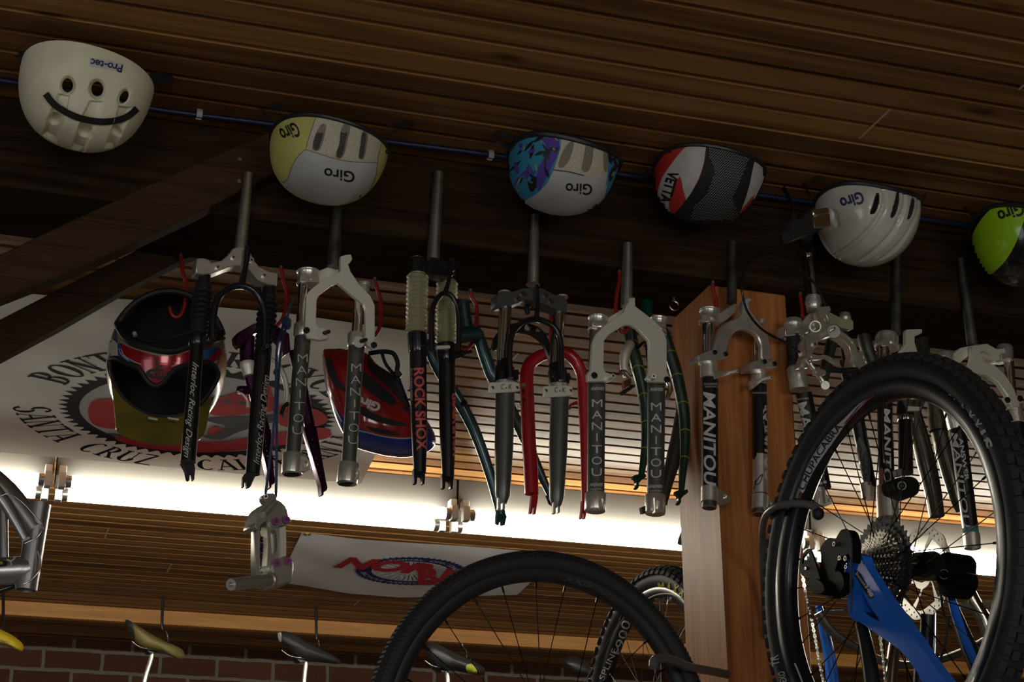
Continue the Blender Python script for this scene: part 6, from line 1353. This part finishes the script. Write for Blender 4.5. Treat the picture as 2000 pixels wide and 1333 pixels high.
# frame tubes near the axle
NR = Frame(1700, 1100, 2.535, -4)  # plane of the near stays
def stay_plane(h):
    class G(Frame):
        def __init__(s): s.o = W1.C+W1.n*h; s.n = W1.n; s.u = W1.a; s.w = W1.b; s.s = (s.o-CAM).length/FPX
    return G()
S1 = stay_plane(0.066); KG = KX(1550,960,3.573)
w = W(S1, KG); out = [(425,430),(470,440),(500,520),(560,620),(640,740),(760,900),(870,1060),(980,1220),(1120,1420),(1000,1460),(900,1340),(860,1260),(760,1130),(700,1080),(600,1010),(500,940),(460,915),(420,900),(385,860),(375,800),(378,700),(360,590),(370,500),(400,450)]
w.plate(sp2(out+[out[0]], 3)[:-1], 0.010, 0.020, M['bblue'], holes=[loop2([(470,700),(500,745),(545,820),(602,905),(560,890),(500,850),(478,800)], 3)])
w._t = w.b.bvh(); kw_ = [KG(*p) for p in ((430,552),(452,556),(560,735),(552,752),(528,748),(430,585))]
patch(w.b, w.tree(), kw_, M['logo'], lift=0.0010); w.txt('boost', (436,575), (497,665), 22, M['silverink'], bold=0.03, step=3, lift=0.0016); w.txt('148', (502,668), (545,742), 26, M['whiteink'], bold=0.06, step=3, lift=0.0016)
stroke(w.b, w.tree(), [KG(*p) for p in ((370,590),(378,620),(395,640))], 2, M['silverink']); w.end('frame_stay', t, 0.004)
w = W(S1, KG); w.tube([(470,920),(500,1050),(530,1200),(560,1400)], [40,46,52,58], M['carbon'], -0.004, seg=20); w.end('link_arm', t)
w = W(stay_plane(-0.075), KG); w.tube([(1095,740),(1150,900),(1220,1080),(1300,1260),(1380,1440)], [26,40,52,60,60], M['carbon'], 0.0, seg=20); w._t = w.b.bvh(); patch(w.b, w.tree(), [KG(*p) for p in ((1085,770),(1130,765),(1210,1000),(1280,1160),(1330,1330),(1290,1333),(1250,1220),(1180,1060),(1110,880))], M['bblue'], step=6, lift=0.0012); w.end('frame_stay', t)
w = W(stay_plane(-0.02), KG); w.tube([(940,860),(930,1000),(900,1200),(890,1420)], [50,48,52,60], M['carbon'], 0.0, seg=20); w.tube([(990,850),(988,1000),(985,1200),(990,1400)], 11, M['chrome'], 0.03); w.tube([(1075,880),(1060,1050),(1020,1200),(1000,1400)], 9, M['rubber'], 0.03); w._t = w.b.bvh(); patch(w.b, w.tree(), [KG(*p) for p in ((940,1010),(945,1150),(900,1090)) ], M['bblue'], step=6); w.end('rear_shock', t)
# caliper on the far side
w = W(stay_plane(-0.085), KG); w.plate(loop2([(1000,470),(1040,430),(1090,430),(1125,480),(1125,560),(1140,620),(1110,700),(1060,740),(1020,700),(1000,640),(985,560)], 3), 0.025, 0.045, M['blackp']); w.b.ring(w.P((1050,580),0.025), w.P((1050,580),0.030), 34*w.u(), 26*w.u(), M['steeld'], 20); w.tube([(1010,640),(1030,740),(1050,860),(1100,960)], 8, M['rubber'], 0.03); w.end('disc_caliper', t, 0.003)
w = W(stay_plane(-0.045), KG); w.lathe((840,530),(1010,520), [(0,80),(0.2,100),(0.5,96),(0.8,100),(1,70)], M['gblack'], 0.0, seg=20); w.end('hub_shell', t)
# derailleur
S3 = stay_plane(0.085)
w = W(S3, KG); w.plate(loop2([(310,300),(335,268),(370,270),(395,300),(408,360),(410,450),(400,500),(385,440),(360,450),(320,470),(300,520),(290,560),(320,560),(345,600),(350,660),(320,710),(260,745),(200,735),(130,705),(105,670),(110,620),(150,590),(180,540),(190,470),(185,400),(215,350),(250,325),(290,330)], 3), 0.012, 0.018, M['blackp']); o = w.end('rear_derailleur', t, 0.004)
c = W(S3, KG); c.plate(loop2([(95,405),(120,415),(150,500),(175,580),(190,640),(150,640),(100,600),(60,590),(40,540),(45,480),(70,430)],3), 0.020, 0.004, M['blackp'], holes=[loop2([(85,440),(100,430),(110,470),(80,490),(60,510),(62,470)],3)]); c.end('derailleur_cage', o, 0.0008)
c = W(S3, KG); c.plate(loop2([(110,640),(150,610),(200,640),(215,690),(180,720),(120,700)],3), 0.024, 0.012, M['blackp']); c.end('pulley_guard', o, 0.002)
for q, r_ in (((290,370),18),((328,468),17),((368,470),18),((372,530),15),((92,540),11)): c = W(S3, KG); c.bolt(q, r_, 0.014 if q[0] > 150 else 0.02, M['chrome'], h=0.003); c.end('bolt', o)
c = W(S3, KG); c._t = None; P = [S3.p(*KG(300+44*math.cos(a), 640+76*math.sin(a)), 0.006) for a in [2*math.pi*i/44 for i in range(44)]]; P = [p if i % 2 else p+(p-S3.p(*KG(300,640),0.006))*0.14 for i, p in enumerate(P)]; c.b.prism(P, -S3.n*0.003, M['rubber']); c.end('jockey_wheel', o)
w = W(S3, KG); w.tube([(345,275),(372,270),(395,300),(405,380),(404,500),(400,640),(402,760),(398,850)], 7, M['rubber'], 0.02); w.end('gear_cable', t)
# chain runs
def chain(name, K, pts, off, F_, par):
    P = spline([V(K(*p)) for p in pts], 20); L_ = [0]
    for a, c in zip(P, P[1:]): L_.append(L_[-1]+(c-a).length)
    pitch = 11.2; n = int(L_[-1]/pitch); q = []; j = 0
    for i in range(n+1):
        while j < len(L_)-2 and L_[j+1] < i*pitch: j += 1
        f_ = (i*pitch-L_[j])/max(L_[j+1]-L_[j], 1e-6); q.append(P[j]+(P[j+1]-P[j])*f_)
    b = MB()
    for i in range(n):
        a, c = q[i], q[i+1]; d = (c-a).normalized(); nn = V((-d.y, d.x)); o_ = 0.004 if i % 2 else 0.0022
        out = [a-nn*3.4-d*2, a-d*4.2, a+nn*3.4-d*2, a+nn*3.2+d*1.2, (a+c)/2+nn*1.6, c+nn*3.2-d*1.2, c+nn*3.4+d*2, c+d*4.2, c-nn*3.4+d*2, c-nn*3.2-d*1.2, (a+c)/2-nn*1.6, a-nn*3.2+d*1.2]
        b.prism([F_.p(p.x, p.y, off+o_) for p in out], F_.n*(-0.0012), M['chrome' if i % 2 else 'steelr'], holes=[[F_.p(a.x+1.4*math.cos(g), a.y+1.4*math.sin(g), off+o_) for g in [k_*math.pi/3 for k_ in range(6)]]])
        b.prism([F_.p(p.x, p.y, off-o_) for p in out], F_.n*(-0.0012), M['steeld'])
        b.cyl(F_.p(a.x, a.y, off-0.005), F_.p(a.x, a.y, off+0.0035), 0.0022, M['steelr'], seg=8)
    return b.build(name, par, smooth=30)
chain('chain', KG, [(62,580),(75,660),(95,760),(118,860),(140,970),(160,1080),(180,1200),(205,1320),(225,1420)], 0.0, stay_plane(0.09), t)
chain('chain', KG, [(600,990),(612,1080),(625,1180),(635,1280),(645,1400)], 0.0, stay_plane(0.03), t)
chain('chain', KG, [(150,470),(165,520),(175,570)], 0.0, stay_plane(0.085), t)
# ---- grey vinyl-covered bike hooks
M['vinyl'] = mat('grey_vinyl', (0.11,0.11,0.11), 0.42, coat=0.2)
b = MB(); b.tube(spline([atY(x, y, Y) for x, y, Y in ((1497,1248,3.120),(1495,1200,3.112),(1491,1120,3.08),(1489,1050,3.00),(1494,1012,2.90),(1512,992,2.82),(1540,985,2.78),(1572,985,2.75),(1592,993,2.735),(1598,1006,2.73))], 6), 0.0072, M['vinyl'], 12); b.sphere(atY(1598,1004,2.732), 0.011, 0.011, 0.012, M['rubber'])
tag(b.build('bike_hook'), 'grey vinyl-covered hook on the post holding the knobby wheel', 'hook', 'vinyl-covered bike hooks')
# ---- black touring wheel in the lower middle
W2 = Wheel((1.035,3.016,0.489), 171.2, -5.9)
t = thing('gravel_bike', W2.C, 'bicycle hung by its large black fine-tread wheel in the lower middle', 'bicycle')
def kn2(b, Wl):
    knobs(b, Wl, 0, [(0.0,0.3518,0.0,0.0,0.0022,0.0085),(0.0105,0.3490,0.5,0.55,0.0022,0.0065),(-0.0105,0.3490,0.5,-0.55,0.0022,0.0065),(0.0165,0.3435,0.0,0.95,0.0016,0.0045),(-0.0165,0.3435,0.0,-0.95,0.0016,0.0045)], 230, 1, M['tyre2'], 0.0012)
faint = mat('faint_rim_letters', (0.035,0.035,0.035), 0.6)
def dec2(b, T): words(b, T, 'AXIS', (1097,1134), (1158,1150), 11, faint, bold=0.03, shear=0.3, step=4, lift=0.001); words(b, T, 'ELITE', (1166,1154), (1196,1174), 9, faint, bold=0.02, step=4, lift=0.001)
wheel_parts(t, W2, 0.3335, 0.0185, 0.296, 0.014, 0.026, M['tyre2'], M['rimm'], kn2, 28, decals=dec2, ro=0.3195)
# ---- knobby wheel behind the post
W3 = Wheel((1.651,3.983,0.727), 265.3, 1.2)
t = thing('trail_bike', W3.C, 'bicycle whose wheel with yellow tyre letters is half hidden by the post', 'bicycle')
def kn3(b, Wl): knobs(b, Wl, 0, [(0.008,0.3660,0.0,0.22,0.0075,0.0065),(-0.008,0.3660,0.5,-0.22,0.0075,0.0065),(0.0175,0.3600,0.25,0.72,0.008,0.006),(-0.0175,0.3600,0.75,-0.72,0.008,0.006),(0.0255,0.3500,0.0,1.2,0.009,0.005),(-0.0255,0.3500,0.5,-1.2,0.009,0.005)], 76, 1, M['tyre2'], 0.0042)
YEL = mat('yellow_letters', (0.55,0.50,0.02), 0.6)
def marks3(b, T): 
    for ch, a, c in (('M',(1287,1153),(1299,1152)),('A',(1301,1152),(1311,1154)),('X',(1313,1155),(1323,1159)),('X',(1325,1160),(1335,1166)),('I',(1338,1169),(1340,1171)),('S',(1343,1174),(1349,1181))): words(b, T, ch, a, c, 14, YEL, bold=0.05, step=4, lift=0.002)
def dec3(b, T):
    words(b, T, 'DT', (1313,1168), (1303,1166), 10, WHT, bold=0.03, step=3, lift=0.0015); words(b, T, 'SWISS', (1299,1167), (1279,1169), 9, WHT, step=3, lift=0.0015)
    stroke(b, T, [(1262,1172),(1278,1164),(1300,1160),(1320,1164),(1338,1177),(1350,1195)], 1.8, M['silverink'], lift=0.0012)
    words(b, T, '1900', (1212,1280), (1232,1215), 16, M['silverink'], step=4, lift=0.0015); words(b, T, 'SPLINE', (1180,1330), (1206,1270), 11, M['silverink'], step=4, lift=0.0015)
wheel_parts(t, W3, 0.338, 0.026, 0.288, 0.020, 0.030, M['tyre'], M['rimb'], kn3, 28, spm=M['sspoke'], decals=dec3, tyre_marks=marks3)
b = MB(); b.tube(spline([atY(x, y, Y) for x, y, Y in ((1420,1318,3.14),(1390,1312,3.08),(1345,1303,2.99),(1312,1290,2.90),(1290,1286,2.86),(1278,1292,2.84),(1276,1304,2.835))], 6), 0.0085, M['vinyl'], 12)
tag(b.build('bike_hook'), 'grey vinyl-covered hook holding the large black wheel', 'hook', 'vinyl-covered bike hooks')
b = MB(); b.tube(spline([atY(x, y, Y) for x, y, Y in ((1380,1052,3.345),(1362,1046,3.5),(1341,1040,3.72),(1333,1048,3.76),(1329,1062,3.78))], 6), 0.0085, M['vinyl'], 12)
tag(b.build('bike_hook'), 'grey hook tip showing left of the post before the ceiling light', 'hook', 'vinyl-covered bike hooks')
# ---- bare aluminium frame at the left edge
KJ = KX(0,880,4.165)
M['rawal'] = mat('bare_aluminium', (0.60,0.60,0.60), 0.32, 0.9, bump=0.1, bs=40, col2=(0.46,0.46,0.47), vs=10)
F = Frame(60, 1060, 3.0, -10); t = thing('unpainted_bike', F.o, 'bare aluminium bicycle frame, only its open head tube corner at the left edge', 'bicycle')
w = W(F, KJ); w.b.ring(w.P((326,440)), w.P((212,1140)), 84*w.u(), 72*w.u(), M['rawal'], 36); w.end('head_tube', t)
w = W(F, KJ); w.tube([(-300,60),(0,300),(160,480),(285,650)], [100,98,96,92], M['rawal'], 0.0, seg=28); w.end('down_tube', t)
w = W(F, KJ); w.tube([(-260,30),(20,400),(120,560),(210,725)], [46,46,44,36], M['rawal'], 0.035, seg=18); w.tube([(10,370),(60,355),(110,370),(200,440),(290,540),(340,600)], 5, M['chrome'], 0.05, n=8); w.end('gusset', t)
w = W(F, KJ); w.tube([(-300,1000),(0,985),(180,975),(250,960)], [110,108,106,92], M['rawal'], 0.0, seg=28); w._t = w.b.bvh()
patch(w.b, w.tree(), [KJ(*p) for p in ((-60,895),(30,900),(62,912),(52,945),(-60,960))], M['logo'], step=3); patch(w.b, w.tree(), [KJ(*p) for p in ((-60,905),(22,910),(24,928),(-60,945))], M['ylw'], step=3, lift=0.001)
stroke(w.b, w.tree(), [KJ(*p) for p in ((55,890),(90,905),(125,875))], 3, M['silverink'], n=2); stroke(w.b, w.tree(), [KJ(*p) for p in ((90,905),(92,940))], 2.2, M['silverink'], n=2); w.end('top_tube', t)
w = W(F, KJ); w.tube([(310,820),(330,900),(318,980),(250,1060),(190,1090)], 7, M['chrome'], 0.018, n=8); w.tube([(340,580),(345,640),(300,710),(200,760)], 7, M['chrome'], 0.018, n=8); w.end('weld_bead', t)
w = W(F, KJ); w.cyl((30,480),(35,880), 34, M['rawal'], off=-0.06); w.end('brace_tube', t)
w = W(F, KJ); w.tube([(-200,1180),(0,1140),(125,1095)], 26, M['bpaint'], -0.03); w.end('cable_guide', t)
# ---- saddles of the bicycles standing by the brick wall
SG = 'saddles before the brick wall'
KM = KX(0,1140,2.6667); KN = KX(700,1000,2.857)
M['sy'] = mat('yellow_vinyl', (0.50,0.36,0.02), 0.4); M['so'] = mat('olive_vinyl', (0.17,0.14,0.045), 0.5); M['sb'] = mat('black_vinyl', (0.012,0.012,0.013), 0.45); M['sd'] = mat('dark_grey_vinyl', (0.03,0.03,0.033), 0.5)
def saddle(K, out, m, label, post, Y, clamp=None, second=None, extra=None, r=12, hookpts=None):
    cxx = sum(p[0] for p in out)/len(out); cyy = sum(p[1] for p in out)/len(out)
    F = Frame(*K(cxx, cyy), Y, 15); t = thing('bicycle_saddle', F.o, label, 'saddle', SG)
    b = inflate(F, out, 0.065, 0.065, m, K, rings=9, smooth=4); T = b.bvh()
    if second: patch(b, T, [K(*p) for p in loop2(second[0], 3)], second[1], step=4, lift=0.0025)
    if extra: extra(b, T, K)
    b.build('saddle_cover', t, smooth=60)
    if post:
        w = W(F, K); w.tube(post, r, M['alu'], 0.0); w.end('seat_post', t)
        x, y = post[0]; w = W(F, K); w.plate([(x-45,y-30),(x-20,y-12),(x+50,y-14),(x+60,y-4),(x+15,y+8),(x-10,y+14),(x-40,y-10)], 0.02, 0.04, M['bpaint']); w.tube([(x-110,y-50),(x-60,y-18),(x+30,y-6),(x+90,y-10)], 4, M['chrome'], 0.03); w.end('saddle_rails', t, 0.001)
    return t, F
saddle(KM, [(-120,200),(-40,215),(0,238),(60,268),(112,308),(123,335),(110,356),(60,338),(0,322),(-80,330),(-140,290)], M['sy'], 'yellow saddle cut by the left edge', None, 6.6, extra=lambda b, T, K: stroke(b, T, [K(*p) for p in ((0,295),(25,302),(52,310))], 2, M['so']))
saddle(KM, [(650,200),(668,194),(695,206),(745,238),(850,298),(935,335),(958,362),(958,388),(930,398),(870,372),(800,352),(745,335),(705,305),(675,262)], M['so'], 'olive saddle with dark tail on a silver seat post', [(795,352),(785,400),(760,480),(745,560),(690,900)], 6.6, second=([(645,200),(668,194),(690,215),(702,260),(700,295),(680,275),(655,240)], M['sd']))
saddle(KM, [(1448,258),(1480,250),(1530,265),(1620,318),(1735,376),(1770,402),(1762,420),(1700,416),(1600,402),(1540,378),(1490,330),(1455,300)], M['sd'], 'black saddle between the olive saddle and the large black wheel', [(1575,398),(1592,412),(1588,470),(1582,560),(1570,900)], 6.6, second=([(1450,262),(1466,262),(1468,300),(1456,298)], M['silverink']))
def stk(b, T, K): patch(b, T, [K(*p) for p in loop2([(600,860),(625,850),(645,865),(660,885),(640,892),(605,885)],3)], M['ylw'], step=4, lift=0.002); words(b, T, 'VELVET', K(602,892), K(662,898), 5, YEL, bold=0.04, step=3, lift=0.003)
saddle(KN, [(385,745),(400,733),(430,735),(480,758),(560,800),(640,835),(700,870),(707,900),(690,913),(620,905),(540,890),(460,880),(410,840),(382,790)], M['sb'], 'black saddle with a small yellow sticker, seen through the large black wheel', [(478,880),(492,900),(500,960),(500,1150)], 6.2, extra=stk)
saddle(KN, [(1142,830),(1160,810),(1190,805),(1250,825),(1290,858),(1320,900),(1300,925),(1215,917),(1170,885),(1145,855)], M['sb'], 'black saddle tail beside the wheel with yellow tyre letters', None, 6.3)
for i, (pts, d_) in enumerate(((((840,205),(845,225),(866,250),(876,280),(876,305)), 'above the olive saddle'), (((1642,255),(1648,275),(1660,300),(1664,328)), 'above the black saddle left of the large wheel'), (((0,185),(18,210),(22,250)), 'above the yellow saddle'))):
    P = [atY(*KM(*p), 7.2) for p in pts]; dz = CEIL-0.001-P[0].z
    b = MB(); b.tube(spline([V((P[0].x, P[0].y, CEIL-0.001))]+P[1:], 6), 0.0065, M['bpaint'], 8); tag(b.build('ceiling_hook'), 'thin black hook under the ceiling '+d_, 'hook', 'black ceiling hooks')
b = MB(); b.tube(spline([atY(*KN(*p), 6.9) for p in ((580,735),(585,755),(602,780),(606,815))], 6), 0.0065, M['bpaint'], 8); tag(b.build('ceiling_hook'), 'thin black hook behind the large wheel rim above the stickered saddle', 'hook', 'black ceiling hooks')
# ---- bicycle far behind the knobby wheel: silver tubes, grey rim, twisted rope
M['siltube'] = mat('polished_tube', (0.50,0.48,0.42), 0.2, 1.0); M['grim'] = mat('grey_rim', (0.13,0.125,0.11), 0.4, 0.6)
W4 = Wheel((0,0,0), 210, 12); W4.C = atY(1770,1040,4.6); 
t = thing('road_bike', W4.C, 'silver-tubed bicycle far behind the knobby wheel', 'bicycle')
F = Frame(1780, 1150, 4.6, 0); w = W(F, KG)
P = spline([F.p(*KG(*p)) for p in ((170,850),(240,950),(330,1030),(450,1100),(600,1180),(780,1215),(980,1190),(1180,1120),(1340,1040),(1460,930))], 8); b = MB(); b.tube(P, 0.012, M['grim'], 10, flat=(V((0,1,0)), 1.6)); b.build('rim', t)
w = W(F, KG); w.tube([(1100,500),(1180,620),(1260,780),(1330,900),(1370,1010)], [44,46,50,52,52], M['siltube']); w.end('frame_tube', t)
w = W(F, KG); w.tube([(745,870),(720,1000),(690,1180),(670,1420)], [40,42,44,46], M['siltube'], 0.02); w.tube([(700,830),(820,870),(900,875)], 22, M['siltube'], 0.0); w.end('frame_tube', t)
w = W(F, KG); w.tube([(175,800),(210,960),(250,1150),(285,1420)], [24,34,40,44], M['bblue'], -0.1); w.end('frame_tube', t)
w = W(F, KG); w.tube([(170,900),(200,850),(260,845),(360,840)], 12, M['vinyl'], 0.0); 
w.end('cable_housing', t); w = W(F, KG)
for k_ in range(3):
    pts = [F.p(*KG(*p)) for p in spline([V((1150,800)),V((1250,805)),V((1320,795)),V((1410,790))], 10)]
    w.b.tube([p+V((0,math.cos(i*0.8+k_*2.1)*0.006,math.sin(i*0.8+k_*2.1)*0.006)) for i, p in enumerate(pts)], 0.006, mat('grey_rope', (0.22,0.20,0.17), 0.9), 8)
w.end('rope_wrap', t)
